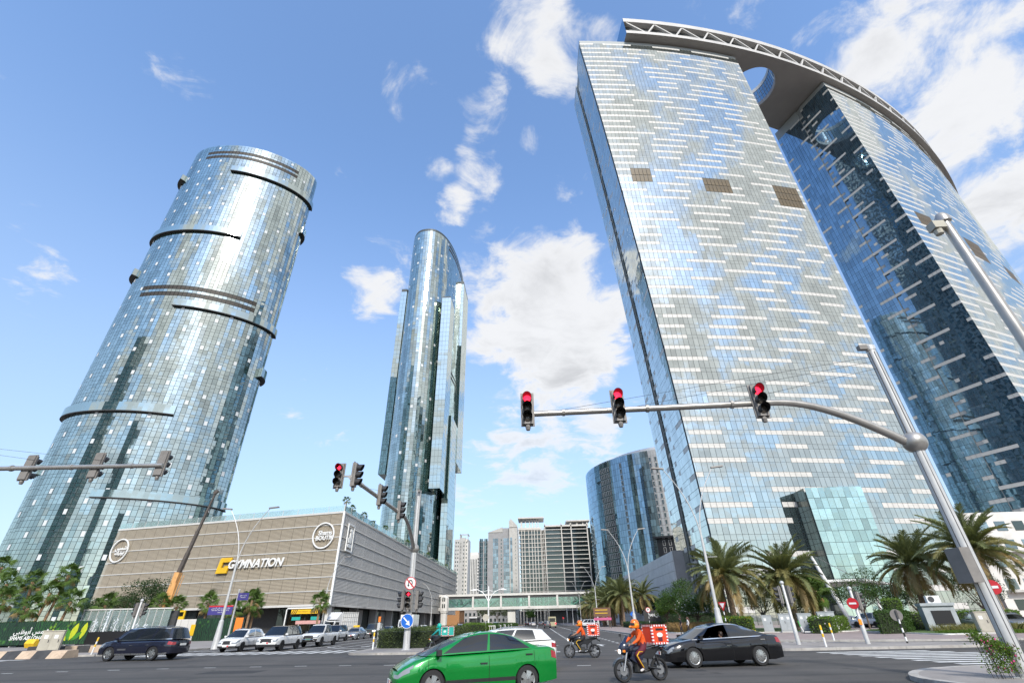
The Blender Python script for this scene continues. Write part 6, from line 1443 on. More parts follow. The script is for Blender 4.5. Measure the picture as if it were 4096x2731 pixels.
def wheel_meshes(r, w, style):
    k = (r, w, style)
    if k in WH: return WH[k]
    t = MB().lathe([(r * .66, -w / 2), (r * .93, -w / 2), (r, -w / 2 + .03), (r, w / 2 - .03), (r * .93, w / 2), (r * .66, w / 2)], 32, axis='y', cap=False).mesh('tyre', 'tyre', 45)
    b = MB(); ns, m = style
    b.lathe([(r * .67, -w * .2), (r * .67, w / 2 - .005), (r * .61, w / 2 - .012), (r * .59, w * .22), (r * .58, -w * .2)], 32, 0, axis='y', flip=-1, cap=False)
    b.lathe([(r * .6, w * .02), (.001, w * .02)], 24, 1, axis='y', flip=-1, cap=False); b.lathe([(r * .13, w * .02), (r * .13, w / 2 - .02), (.001, w / 2 - .012)], 14, 0, axis='y', flip=-1)
    for i in range(ns):
        a = 2 * pi * i / ns; d = Vector((cos(a), 0, sin(a))); s = Vector((-sin(a), 0, cos(a))); wd = .36 / ns * 1.35 * r / .33
        p0, p1 = d * r * .1, d * r * .62
        b.add([tuple(p0 - s * wd * .55 + Vector((0, -w * .46, 0))), tuple(p1 - s * wd * .9 + Vector((0, -w * .40, 0))), tuple(p1 + s * wd * .9 + Vector((0, -w * .40, 0))), tuple(p0 + s * wd * .55 + Vector((0, -w * .46, 0))),
               tuple(p0 - s * wd * .55 + Vector((0, -w * .1, 0))), tuple(p1 - s * wd * .9 + Vector((0, -w * .1, 0))), tuple(p1 + s * wd * .9 + Vector((0, -w * .1, 0))), tuple(p0 + s * wd * .55 + Vector((0, -w * .1, 0)))], [(0, 3, 2, 1), (0, 1, 5, 4), (2, 3, 7, 6)], 0)
    WH[k] = (t, b.mesh('rim', [m, 'underbody'], 40)); return WH[k]
def put_wheel(t, x, y, r, w, style, side):
    a, b = wheel_meshes(r, w, style); o = link('wheel', a, t, False); o.location = (x, y, r); o.rotation_euler = (0, 0, 0 if side < 0 else pi); c = link('rim', b, o, False)
def lerp(tab, x):
    xs = [p[0] for p in tab]; zs = [p[1] for p in tab]; return float(np.interp(x, xs, zs))
def car(label, loc, rz, S, color, group=None, detail=True, roof=None, cat='car', name='car', z0=0.0):
    t = thing(name, label, cat, (*loc, z0), rz, group)
    wb, fo, ro, W_, H = S['wb'], S['fo'], S['ro'], S['W'], S['H']; r = S.get('r', .33); xf, xr = wb / 2, -wb / 2; X0, X1 = xr - ro, xf + fo
    ra = r * 1.13; low0 = S.get('low', .22); roof = roof or color
    top = S['top']; belt = S.get('belt', None)
    def hw(x):
        e = max(0, (x - (X1 - .75)) / .75); f = max(0, ((X0 + .6) - x) / .6); return W_ / 2 * (1 - S.get('tf', .16) * e ** 2.4 - S.get('tr', .12) * f ** 2.4)
    def low(x):
        z = low0 + .10 * max(0, (x - X1 + .5) / .5) ** 2 * 0 + .06 * max(0, (X0 + .5 - x) / .5)
        for xw in (xf, xr):
            d = abs(x - xw)
            if d < ra: z = max(z, r + sqrt(ra * ra - d * d) * .97)
        return z
    KS = 9
    def section(x):
        w, zl, zt = hw(x), low(x), lerp(top, x); zs = zt - S.get('sh', .07); out = []
        for k in range(KS):
            q = k / (KS - 1); z = zl + (zs - zl) * q; zz = (z - low0) / max(.1, zs - low0)
            bulge = .93 + .07 * sin(pi * min(1, max(0, .12 + zz * .62))) - (.035 * max(0, zz - .75) / .25) + (.012 if .62 < zz < .72 else 0)
            out.append((w * bulge, z))
        for q in (.35, .7, 1.0): out.append((out[KS - 1][0] * (1 - .10 * q), zs + (zt - zs) * sin(q * pi / 2)))
        y1 = out[-1][0]
        for q in (.3, .65, 1.0): out.append((y1 * (1 - q), zt + .035 * sin(q * pi / 2)))
        return out
    xs = sorted(set([round(v, 3) for v in list(np.arange(X0, X1, .085)) + [X1] + [xw + ra * cos(a) for xw in (xf, xr) for a in np.linspace(0, pi, 13)]]))
    SEC = [section(x) for x in xs]; n = len(SEC[0]); parts = {}
    def put(key, pts):
        parts.setdefault(key, MB()).poly(pts)
    cls = S.get('cls', lambda x, y, z, u: 'body')
    lim = getattr(cls, 'lim', None); hk = S.get('hk', (6, 7))
    def lamps(u, y, k):
        # lamps follow the rows of the shell so their outline stays clean
        if lim is None or k is None: return None
        if u > lim[0] + .02 + .012 * (hk[1] - k) and hk[0] <= k <= hk[1] and y > lim[1]: return 'headlight'
        if u < lim[2] and 6 <= k <= 7 and y > lim[3]: return 'taillight'
    def classify(pts, k=None):
        c = [sum(p[i] for p in pts) / len(pts) for i in range(3)]; u, y = (c[0] - X0) / (X1 - X0), abs(c[1]) / (W_ / 2); return lamps(u, y, k) or cls(u, y, c[2], c[0])
    V = {}
    for i in range(len(xs) - 1):
        for s in (1, -1):
            for k in range(n - 1):
                q = [(xs[i], s * SEC[i][k][0], SEC[i][k][1]), (xs[i + 1], s * SEC[i + 1][k][0], SEC[i + 1][k][1]), (xs[i + 1], s * SEC[i + 1][k + 1][0], SEC[i + 1][k + 1][1]), (xs[i], s * SEC[i][k + 1][0], SEC[i][k + 1][1])]
                put(classify(q, k), q if s < 0 else q[::-1])
    for end, sgn in ((0, -1), (-1, 1)):                         # bulged nose and tail
        sec = SEC[end]; x = xs[end]; NC = 14; bl = S.get('bf' if sgn > 0 else 'br', .14)
        rows = []
        for k in range(n - 3):
            y, z = sec[k]; zz = (z - sec[0][1]) / (sec[n - 4][1] - sec[0][1] + 1e-6); prof = .55 + .45 * sin(pi * min(1, max(0, .08 + .75 * zz)))
            rows.append([(x + sgn * bl * prof * (1 - (abs(c) ** 2.6)), y * c, z) for c in np.linspace(-1, 1, NC + 1)])
        for k in range(len(rows) - 1):
            for c in range(NC):
                q = [rows[k][c], rows[k][c + 1], rows[k + 1][c + 1], rows[k + 1][c]]; cc = [sum(p[i] for p in q) / 4 for i in range(3)]; uu = 1.01 if sgn > 0 else -.01; key = lamps(uu, abs(cc[1]) / (W_ / 2), k) or cls(uu, abs(cc[1]) / (W_ / 2), cc[2], cc[0]); put(key, q if sgn > 0 else q[::-1])
        q = rows[-1]; put('body', q if sgn > 0 else q[::-1])
    # cabin
    C = S['cab']; zbf, zbr = C['zb']; w0, w1 = C['w']
    ub = [0, .045]
    for a, b in C['win']: ub += [a, b]
    ub += [.965, 1]; ub = sorted(set(ub)); us = []
    for a, b in zip(ub[:-1], ub[1:]): us += [a + (b - a) * k / 3 for k in range(3)]
    us.append(1.0); lev = [0, .07, .36, .66, .94, 1.0]
    def cabpt(s, u, side):
        xa = C['a0'] + (C['a1'] - C['a0']) * s ** 1.0; xc = C['c0'] + (C['c1'] - C['c0']) * s; x = xa + (xc - xa) * u
        zr = H - C.get('arch', .06) * (2 * u - 1) ** 2 - C.get('drop', 0) * max(0, u - .45) ** 2; zb = zbf + (zbr - zbf) * u; w = w0 + (w1 - w0) * s ** 1.25
        endt = 1 - .10 * max(0, (u - .8) / .2) ** 2 - .05 * max(0, (.12 - u) / .12) ** 2
        return (x, side * w * endt, zb + (zr - zb) * s)
    NF = 8
    def across(s, u, sgn, c):
        p = cabpt(s, u, 1); return (p[0] + sgn * C.get('bulge', .10) * (1 - c * c), p[1] * c, p[2] + .02 * s * (1 - c * c))
    gp = {}
    for j in range(len(lev) - 1):
        sa, sb = lev[j], lev[j + 1]; gl = 1 <= j <= 3
        for side in (1, -1):
            for ua, uc in zip(us[:-1], us[1:]):
                um = (ua + uc) / 2; wi = [k for k, (a, b) in enumerate(C['win']) if a <= um <= b]; q = [cabpt(sa, ua, side), cabpt(sa, uc, side), cabpt(sb, uc, side), cabpt(sb, ua, side)]; q = q if side > 0 else q[::-1]; q = q[::-1]
                if gl and wi: gp.setdefault(('side_window', side, wi[0]), MB()).poly(q)
                else: put('pillar' if (gl and S.get('blackpillar') and .1 < um < .93) else ('trim' if S.get('chrometrim') and (j == 0 or (j == 4 and .06 < um < .93)) else 'roof'), q)
        for u, sgn, key in ((0, 1, 'windshield'), (1, -1, 'rear_window')):
            for c in range(NF):
                c0, c1 = -1 + 2 * c / NF, -1 + 2 * (c + 1) / NF; q = [across(sa, u, sgn, c0), across(sa, u, sgn, c1), across(sb, u, sgn, c1), across(sb, u, sgn, c0)]; q = q if sgn > 0 else q[::-1]
                if gl or (j == 0 and key == 'windshield'): gp.setdefault((key, 0, 0), MB()).poly(q)
                else: put('roof', q)
    ringp = [cabpt(1, u, 1) for u in us] + [across(1, 1, -1, 1 - 2 * c / NF) for c in range(1, NF)] + [cabpt(1, u, -1) for u in us[::-1]] + [across(1, 0, 1, -1 + 2 * c / NF) for c in range(1, NF)]
    cx = sum(p[0] for p in ringp) / len(ringp); cz = max(p[2] for p in ringp)
    def scl(f, dz): return [(cx + (p[0] - cx) * f, p[1] * f, p[2] + dz + (cz - p[2]) * (1 - f) * .8) for p in ringp]
    r1, r2 = scl(.93, .018), scl(.55, .03); N = len(ringp)
    for A, B in ((ringp, r1), (r1, r2)):
        for k in range(N): put('roof', [A[(k + 1) % N], A[k], B[k], B[(k + 1) % N]])
    put('roof', r2[::-1])
    # merge into part objects
    mm = {'body': color, 'roof': roof, 'pillar': 'car_trim', 'trim': 'chrome', 'cladding': 'car_trim', 'grille': 'car_trim', 'headlight': S.get('hl', 'lamp_clear'), 'taillight': 'lamp_red', 'chrome': S.get('strip', 'chrome'), 'skirt': 'rim_silver', 'bed': 'car_trim'}
    bodyo = None
    for key in ('body', 'roof', 'pillar', 'trim', 'cladding', 'grille', 'chrome', 'skirt'):
        if key in parts:
            b = parts[key]; me = weld(b, {'body': 'body', 'roof': 'cabin_shell', 'pillar': 'pillar', 'trim': 'window_trim', 'cladding': 'lower_cladding', 'grille': 'grille', 'chrome': 'chrome_strip', 'skirt': 'side_skirt'}[key], mm[key]); o = link(me.name, me, t, False)
            if key == 'body': bodyo = o
    for key in ('headlight', 'taillight'):
        if key in parts:
            b = parts[key]
            for s in (1, -1):
                m2 = MB()
                for f in b.f:
                    pts = [b.v[i] for i in f]
                    if sum(p[1] for p in pts) * s > 0: m2.poly([(p[0] * 1.002, p[1] * 1.004, p[2]) for p in pts])
                if m2.v: link(key, weld(m2, key, mm[key]), t, False)
    for (key, s, k), b in gp.items():
        if (key, s, k) == S.get('open'): continue
        link(key, weld(b, key, S.get('glass', 'car_glass')), t, False)
    MB().box(X0 + .25, -W_ / 2 + .30, low0 - .02, X1 - .3, W_ / 2 - .30, .62).obj('underbody', 'underbody', t, world=False)
    for xw in (xf, xr):
        MB().box(xw - ra, -W_ / 2 + .10, r * 1.0, xw + ra, W_ / 2 - .10, r + ra * .9).obj('wheel_well', 'underbody', t, world=False)
        for s in (-1, 1): put_wheel(t, xw, s * (W_ / 2 - .115), r, .225, S.get('rim', (5, 'rim_silver')), s)
    if detail:
        for s in (1, -1):
            d0 = C['a0'] - .05; dx = [d0 - .02] + [C['a0'] + (C['c0'] - C['a0']) * (C['win'][k][1] + .02) for k in range(min(2, len(C['win'])))]
            for x in dx:
                sec = [p for p in section(x)][:KS]; m2 = MB()
                for (a, b) in zip(sec[:-1], sec[1:]): q = [(x - .006, s * (a[0] + .003), a[1]), (x + .006, s * (a[0] + .003), a[1]), (x + .006, s * (b[0] + .003), b[1]), (x - .006, s * (b[0] + .003), b[1])]; m2.poly(q if s < 0 else q[::-1])
                m2.obj('door_seam', 'underbody', t, world=False)
            for x in dx[1:]:
                y, z = section(x + .18)[KS - 3]; MB().box(x + .06, s * (y + .0), z - .012, x + .26, s * (y + .035), z + .015).obj('door_handle', S.get('handle', color), t, world=False)
            p = cabpt(.08, .06, s); mr = MB(); mr.cbox((p[0] - .05, s * (abs(p[1]) + .14), p[2] + .04), (.12, .20, .13)); mr.bar((p[0] - .02, p[1], p[2] - .02), (p[0] - .05, s * (abs(p[1]) + .1), p[2]), .05); mr.obj('wing_mirror', S.get('mirror', color), t, world=False)
        zt_ = S.get('plate', .5); xx = X1 + S.get('bf', .14) * .97
        pf = MB().box(xx, -.26, zt_ - .06, xx + .015, .26, zt_ + .06).obj('number_plate', 'sign_white', t, world=False); MB().box(xx + .016, S.get('redside', .1), zt_ - .05, xx + .018, .25, zt_ + .05).obj('plate_band', S.get('platecol', 'red'), pf, world=False)
        xx = X0 - S.get('br', .14) * .97; pr_ = MB().box(xx - .015, -.26, zt_ + .2, xx, .26, zt_ + .32).obj('number_plate', 'sign_white', t, world=False)
        if S.get('rails'):
            for s in (1, -1):
                q = [cabpt(1, u, s) for u in (.12, .3, .6, .92)]; MB().tube([(p[0], p[1] * .93, p[2] + (.02 if k in (0, 3) else .07)) for k, p in enumerate(q)], .018, 6).obj('roof_rail', S['rails'], t, world=False)
    t['_'] = 0; del t['_']
    return t
def weld(b, name, m):
    me = b.mesh(name, m); bm = bmesh.new(); bm.from_mesh(me); bmesh.ops.remove_doubles(bm, verts=bm.verts, dist=.002); bm.to_mesh(me); bm.free(); me.shade_smooth(); me.set_sharp_from_angle(angle=radians(38)); me.update(); return me
def std(u0=.93, hz=(.58, .74), hy=.45, tz=(.72, .95), ty=.5, gz=(.30, .52), gy=.5, clad=None, t0=.045, g2=None, chrome=None, skirt=None):
    """which part of the shell a face belongs to: lamps, grille, cladding or plain body"""
    def f(u, y, z, x):
        if u > 1.0 and gz[0] < z < gz[1] and y < gy: return 'grille'
        if g2 and u > 1.0 and g2[0] < z < g2[1] and y < g2[2]: return 'grille'
        if chrome and chrome[0] < z < chrome[1] and chrome[2] < u < chrome[3]: return 'chrome'
        if skirt and z < skirt: return 'skirt'
        if clad and z < clad: return 'cladding'
        return 'body'
    f.lim = (u0, hy, t0, ty); return f
SED = dict(W=1.80, H=1.45, wb=2.75, fo=.92, ro=1.02, r=.33, top=[(-2.4, .92), (-2.2, 1.0), (-1.5, 1.02), (-.9, .97), (.9, .92), (1.2, .94), (1.9, .82), (2.2, .70), (2.3, .62)], cab=dict(a0=1.3, a1=.52, c1=-1.15, c0=-1.9, zb=(.92, 1.0), w=(.84, .60), win=[(.12, .47), (.51, .87)], arch=.12), cls=std(.90, (.56, .72), .5, (.76, .95), .45, (.28, .50), .55), rim=(10, 'rim_silver'))
def var(base, **kw): d = dict(base); d.update(kw); return d
CIV = var(SED, W=1.76, H=1.44, wb=2.70, fo=.90, ro=.94, r=.32, top=[(-2.32, .98), (-2.1, 1.06), (-1.6, 1.06), (-.9, 1.0), (.9, .94), (1.35, .98), (1.85, .84), (2.15, .70), (2.27, .60)], cab=dict(a0=1.55, a1=.62, c1=-1.15, c0=-1.85, zb=(.94, 1.03), w=(.83, .58), win=[(.12, .50), (.525, .90)], arch=.15), cls=std(.90, (.56, .69), .60, (.78, 1.0), .5, (.24, .40), .5, chrome=(.33, .375, .22, .76)), strip='car_trim', rim=(5, 'rim_silver'), mirror='car_trim', handle='car_trim', plate=.36)
MKZ = var(SED, W=1.86, H=1.475, wb=2.85, fo=.98, ro=1.08, r=.345, top=[(-2.55, .88), (-2.4, 1.04), (-1.7, 1.06), (-.9, 1.0), (.9, .93), (1.25, .96), (1.9, .87), (2.3, .76), (2.42, .66)], cab=dict(a0=1.38, a1=.62, c1=-1.25, c0=-2.1, zb=(.93, 1.02), w=(.87, .60), win=[(.10, .46), (.49, .90)], arch=.17), cls=std(.93, (.60, .70), .50, (.78, .92), .1, (.30, .50), .6, chrome=(.285, .315, .24, .72)), rim=(15, 'rim_silver'), chrometrim=True, handle='chrome', open=('side_window', 1, 0))
SUV = dict(W=1.88, H=1.74, wb=2.72, fo=.92, ro=1.0, r=.36, low=.30, top=[(-2.4, 1.02), (-2.2, 1.06), (-1, 1.07), (1.0, 1.06), (1.25, 1.08), (1.9, 1.0), (2.2, .92), (2.3, .82)], cab=dict(a0=1.35, a1=.60, c1=-1.95, c0=-2.22, zb=(1.06, 1.10), w=(.88, .68), win=[(.10, .40), (.43, .68), (.71, .92)], arch=.05), cls=std(.90, (.72, .98), .55, (.85, 1.12), .5, (.42, .72), .5, clad=.46), rim=(5, 'rim_black'), tf=.12, bf=.12, plate=.58)
OUT = var(SUV, H=1.75, cls=std(.93, (.55, .80), .66, (.85, 1.12), .5, (.60, .84), .52, clad=.48, g2=(.34, .50, .7)), cab=dict(SUV['cab'], a0=1.3), blackpillar=True)
KICK = var(SUV, W=1.76, H=1.59, wb=2.61, fo=.84, ro=.84, r=.335, low=.27, top=[(-2.15, .98), (-2.0, 1.02), (-1, 1.0), (.9, .97), (1.2, 1.0), (1.75, .92), (2.0, .84), (2.12, .74)], cab=dict(a0=1.3, a1=.45, c1=-1.65, c0=-2.0, zb=(.97, 1.05), w=(.83, .62), win=[(.12, .46), (.49, .80)], arch=.06), cls=std(.88, (.66, .82), .5, (.78, 1.02), .5, (.50, .78), .33, clad=.42, g2=(.30, .42, .8)), rails='rim_silver', rim=(10, 'rim_black'), mirror='carpaint_white', plate=.42)
GLS = var(SUV, W=1.92, H=1.80, wb=3.075, fo=.86, ro=1.15, r=.385, low=.32, top=[(-2.7, 1.05), (-2.5, 1.1), (-1, 1.10), (1.1, 1.08), (1.5, 1.12), (2.1, 1.02), (2.35, .92), (2.45, .8)], cab=dict(a0=1.55, a1=.75, c1=-2.35, c0=-2.6, zb=(1.08, 1.14), w=(.90, .70), win=[(.10, .37), (.40, .65), (.68, .95)], arch=.06), cls=std(.90, (.78, .96), .5, (.85, 1.12), .6, (.45, .85), .5, chrome=(.60, .625, .22, .72), skirt=.40), rim=(5, 'rim_silver'), rails='rim_silver', chrometrim=True, handle='chrome', glass='car_glass')
HILUX = dict(W=1.86, H=1.82, wb=3.085, fo=.98, ro=1.2, r=.40, low=.42, top=[(-2.74, 1.10), (-1.0, 1.12), (-.95, 1.10), (1.0, 1.10), (1.2, 1.14), (2.0, 1.08), (2.35, 1.0), (2.52, .9)], cab=dict(a0=1.28, a1=.55, c1=-.75, c0=-.92, zb=(1.10, 1.14), w=(.84, .66), win=[(.14, .52), (.56, .90)], arch=.05), cls=std(.92, (.86, 1.02), .5, (.75, 1.08), .75, (.70, 1.0), .48, clad=.0, g2=(.42, .68, .98)), rim=(6, 'rim_black'), tf=.10, bf=.14, plate=.62, mirror='chrome', platecol='scooter_green', redside=-.25)
BOXY = var(SUV, H=1.84, wb=2.95, fo=.80, ro=.95, r=.40, low=.38, top=[(-2.4, 1.12), (-1, 1.14), (1.0, 1.14), (1.3, 1.16), (2.1, 1.12), (2.25, 1.06), (2.3, .98)], cab=dict(a0=1.15, a1=.75, c1=-2.2, c0=-2.3, zb=(1.14, 1.16), w=(.88, .78), win=[(.08, .38), (.42, .66), (.70, .94)], arch=.03), cls=std(.96, (.80, 1.0), .55, (.8, 1.05), .7, (.78, 1.02), .55, clad=.55), rim=(5, 'rim_black'), hl='lamp_on', tf=.06)
HATCH = var(KICK, H=1.44, blackpillar=False, cls=std(.88, (.66, .82), .5, (.78, 1.02), .5, (.50, .70), .33))
D90 = -pi / 2
car('black SUV with silver roof rails and chrome trim driving left past the corner', (-26.05, 35.45), radians(175), GLS, 'carpaint_navy')
car('bright green sedan crossing in the foreground', (-1.95, 16.45), radians(-158), CIV, 'carpaint_green')
MATS['carpaint_green'].node_tree.nodes['Principled BSDF'].inputs['Metallic'].default_value = .25
car('white hatchback mostly hidden behind the green sedan', (-1.6, 23.4), radians(-170), HATCH, 'carpaint_white')
mk_ = car('black luxury sedan with chrome window line on the right, driver window open', (7.36, 23.85), radians(-169.6), MKZ, 'carpaint_black')
car('white crossover with silver roof rails at the front of the left queue', (-25.4, 46.3), D90 - .04, KICK, 'carpaint_white')
car('white SUV with black roof at the front of the right queue lane', (-22.2, 46.5), D90 - .03, OUT, 'carpaint_white', roof='carpaint_black')
hx = car('white pickup truck with green number plate behind the black-roofed SUV', (-21.7, 53.7), D90 - .02, HILUX, 'carpaint_white', cat='pickup', name='pickup_truck')
MB().box(-2.62, -.74, 1.09, -1.02, .74, 1.165).obj('cargo_bed', 'car_trim', hx, world=False)
MB().tube([(2.60, -.62, .5), (2.68, -.45, .62), (2.68, .45, .62), (2.60, .62, .5)], .035, 8).obj('bull_bar', 'chrome', hx, world=False)
car('white SUV with dark windscreen behind the pickup', (-25.3, 67.3), D90, SUV, 'carpaint_white', roof='carpaint_navy')
tx = car('silver taxi sedan with a yellow roof sign in the queue', (-25.6, 75.8), D90, SED, 'carpaint_silver', cat='taxi', name='taxi')
MB().box(-.12, -.42, 1.46, .10, .42, 1.68).obj('roof_sign', 'yellow', tx, world=False)
car('dark olive boxy off-roader with lit headlamps in the queue', (-25.9, 85), D90, BOXY, 'carpaint_olive')
car('dark blue sedan last in the left queue', (-26.6, 95.5), D90, var(SED, hl='lamp_on'), 'carpaint_blue')
def far(label, px, py, y, rz, S, col, group, z0=0):
    q = PX(px, py, y=y); return car(label, (q[0], q[1]), rz, S, col, group, False, z0=z0)
far('grey car driving toward the crossing beside the pedestrians crowd', 1842, 2505, 118, D90, SED, 'carpaint_grey', 'cars on the far roads')
far('white saloon parked beside the mall side wall', 1695, 2500, 118, radians(-60), SED, 'carpaint_white', 'cars on the far roads'); far('dark car parked farther along the mall side', 1755, 2500, 150, radians(-70), SED, 'carpaint_grey', 'cars on the far roads')
far('dark SUV driving away ahead on the right carriageway', 2189, 2485, 150, pi / 2, SUV, 'carpaint_grey', 'cars on the far roads')
far('white car driving away in the middle distance under the footbridge', 2134, 2480, 240, pi / 2, SED, 'carpaint_white', 'cars on the far roads'); far('black car far ahead left of the white one', 2108, 2480, 250, pi / 2, SUV, 'carpaint_black', 'cars on the far roads')
far('dark car far ahead between the white columns', 2170, 2480, 255, pi / 2, SUV, 'carpaint_black', 'cars on the far roads'); far('dark car just right of the far white columns', 2162, 2480, 235, pi / 2, SED, 'carpaint_grey', 'cars on the far roads'); far('silver car far ahead near the median end', 2118, 2480, 265, pi / 2, SED, 'carpaint_silver', 'cars on the far roads')
for (px, y, c, S, lab) in ((1985, 150, 'carpaint_white', SUV, 'white SUV beyond the planted median'), (2020, 175, 'carpaint_silver', SED, 'silver car beyond the planted median'), (2050, 190, 'carpaint_white', SED, 'white car farther along beyond the median')): far(lab, px, 2485, y, D90, S, c, 'cars on the far roads')
for (px, y, c, S, lab, rz) in ((3395, 84, 'carpaint_red', SED, 'dark red car parked at the far right', 0.3), (3445, 80, 'carpaint_black', SED, 'black car parked beside the dark red one', 2.0), (3475, 78, 'carpaint_white', SUV, 'white SUV parked behind the no entry sign', 2.0), (3550, 80, 'carpaint_grey', SUV, 'grey SUV parked left of the round-topped shrub', 2.0), (3640, 82, 'carpaint_white', SED, 'white car parked behind the leaning palm', 2.0), (3850, 66, 'carpaint_white', SUV, 'white SUV parked behind the machine kiosk', -2.6), (3925, 66, 'carpaint_grey', SED, 'dark car parked beside the white SUV at right', -2.6), (3915, 56, 'carpaint_silver', SED, 'silver car facing the road left of the mast pole', -1.9), (4040, 57, 'carpaint_silver', SED, 'blue-grey car at the right edge behind the mast', -1.9)):
    far(lab, px, 2470, y, rz, S, c, 'cars parked at right', .13)
for (px, y, c, lab) in ((2352, 132, 'carpaint_white', 'white car parked between palm trunks nearest the kerb lamp'), (2365, 150, 'carpaint_silver', 'silver car parked among the palm trunks'), (2338, 160, 'carpaint_white', 'white car parked farther among the palm trunks')): far(lab, px, 2480, y, 2.6, SUV, c, 'cars parked at right', .13)
# box lorry and cage lorry
def lorry(label, loc, rz, cage, L=6.2, name='lorry'):
    t = thing(name, label, 'truck', (*loc, 0), rz); W_ = 2.05
    c = MB(); c.xprism([(L / 2 - 1.75, .55), (L / 2 - .08, .55), (L / 2, .9), (L / 2 - .02, 1.35), (L / 2 - .32, 2.25), (L / 2 - .5, 2.35), (L / 2 - 1.75, 2.35)], -W_ / 2 + .05, W_ / 2 - .05); c.obj('cab', 'carpaint_white', t, world=False)
    MB().add([(L / 2 - .01, -.88, 1.38), (L / 2 - .01, .88, 1.38), (L / 2 - .30, .82, 2.2), (L / 2 - .30, -.82, 2.2)], [(0, 1, 2, 3)]).obj('windshield', 'car_glass', t, world=False)
    for s in (-1, 1): MB().box(L / 2 - 1.4, s * (W_ / 2 - .045), 1.4, L / 2 - .45, s * (W_ / 2 - .035), 2.15).obj('side_window', 'car_glass', t, world=False); MB().box(L / 2 - .02, s * .6 - .18, .75, L / 2 + .03, s * .6 + .18, .98).obj('headlight', 'lamp_clear', t, world=False); MB().box(L / 2 - .15, s * (W_ / 2 + .1) - .06, 1.5, L / 2 - .05, s * (W_ / 2 + .1) + .06, 1.95).obj('wing_mirror', 'car_trim', t, world=False)
    MB().box(L / 2 - .02, -.6, .62, L / 2 + .02, .6, .74).obj('grille', 'car_trim', t, world=False); MB().box(L / 2 - .1, -W_ / 2 + .05, .32, L / 2 + .06, W_ / 2 - .05, .56).obj('bumper', 'carpaint_white', t, world=False)
    if cage:
        MB().box(-L / 2, -1.1, .95, L / 2 - 1.85, 1.1, 1.1).obj('load_bed', 'concrete_white', t, world=False)
        for s in (-1, 1):
            MB().box(-L / 2, s * 1.08, 1.1, L / 2 - 1.85, s * 1.1, 3.5).obj('side_wall', 'carpaint_white', t, world=False)
            for k in range(9): x = -L / 2 + .04 + (L - 1.95) * k / 8; MB().box(x - .03, s * 1.1, 1.0, x + .03, s * 1.16, 3.55).obj('stake', 'concrete_white', t, world=False)
            for z in (1.6, 2.2, 2.8, 3.4): MB().box(-L / 2, s * 1.1, z, L / 2 - 1.85, s * 1.14, z + .07).obj('rail', 'concrete_white', t, world=False)
        MB().add([(L / 2 - 1.75, -1.0, 2.36), (L / 2 - .6, -.9, 2.5), (L / 2 - .6, .9, 2.5), (L / 2 - 1.75, 1.0, 2.36), (L / 2 - 1.75, -1.0, 3.5), (L / 2 - 1.75, 1.0, 3.5)], [(0, 1, 4), (1, 2, 5, 4), (2, 3, 5), (0, 4, 5, 3)]).obj('wind_deflector', 'carpaint_white', t, world=False)
    else: MB().box(-L / 2, -1.1, .9, L / 2 - 1.85, 1.1, 3.1).obj('cargo_box', 'carpaint_white', t, world=False)
    for x in (L / 2 - 1.1, -L / 2 + 1.2):
        for s in (-1, 1): put_wheel(t, x, s * .9, .40, .24, (6, 'rim_silver'), s)
    MB().box(-L / 2, -.5, .5, L / 2 - .5, .5, .9).obj('chassis', 'underbody', t, world=False)
q = PX(1350, 2500, y=86); lorry('white cage-sided lorry parked at the mall corner', (q[0] + .4, 86), D90 - .25, True)
q = PX(1606, 2520, y=92); lorry('white box lorry passing behind the keep right sign', (q[0] + .6, 94), D90, False, 6.4)
bs = thing('bus', 'beige minibus driving away with red tail lamps on the right carriageway', 'bus', (*PX(2208, 2480, y=158)[:2], 0), pi / 2)
MB().box(-3.2, -1.05, .45, 3.2, 1.05, 2.75).obj('body', 'carpaint_beige', bs, world=False); MB().box(-3.22, -.85, 1.5, -3.2, .85, 2.4).obj('rear_window', 'car_glass', bs, world=False)
for s in (-1, 1):
    MB().box(-3.23, s * .9 - .1, .9, -3.2, s * .9 + .1, 1.3).obj('taillight', 'lens_red', bs, world=False)
    for k in range(4): MB().box(-2.6 + k * 1.4, s * 1.055, 1.5, -1.4 + k * 1.4, s * 1.06, 2.4).obj('side_window', 'car_glass', bs, world=False)
    for x in (-2, 2): put_wheel(bs, x, s * .92, .4, .24, (6, 'rim_silver'), s)
b2_ = thing('bus', 'dark bus with pale roof stopped beyond the footbridge column', 'bus', (*PX(1900, 2490, y=170)[:2], 0), D90); MB().box(-5, -1.2, .4, 5, 1.2, 2.9).obj('body', 'carpaint_grey', b2_, world=False); MB().box(-5, -1.2, 2.9, 5, 1.2, 3.15).obj('roof', 'carpaint_white', b2_, world=False); MB().box(5.0, -1.05, 1.2, 5.03, 1.05, 2.7).obj('windshield', 'car_glass', b2_, world=False)
for x in (-3, 3):
    for s in (-1, 1): put_wheel(b2_, x, s * 1.05, .45, .26, (6, 'rim_silver'), s)

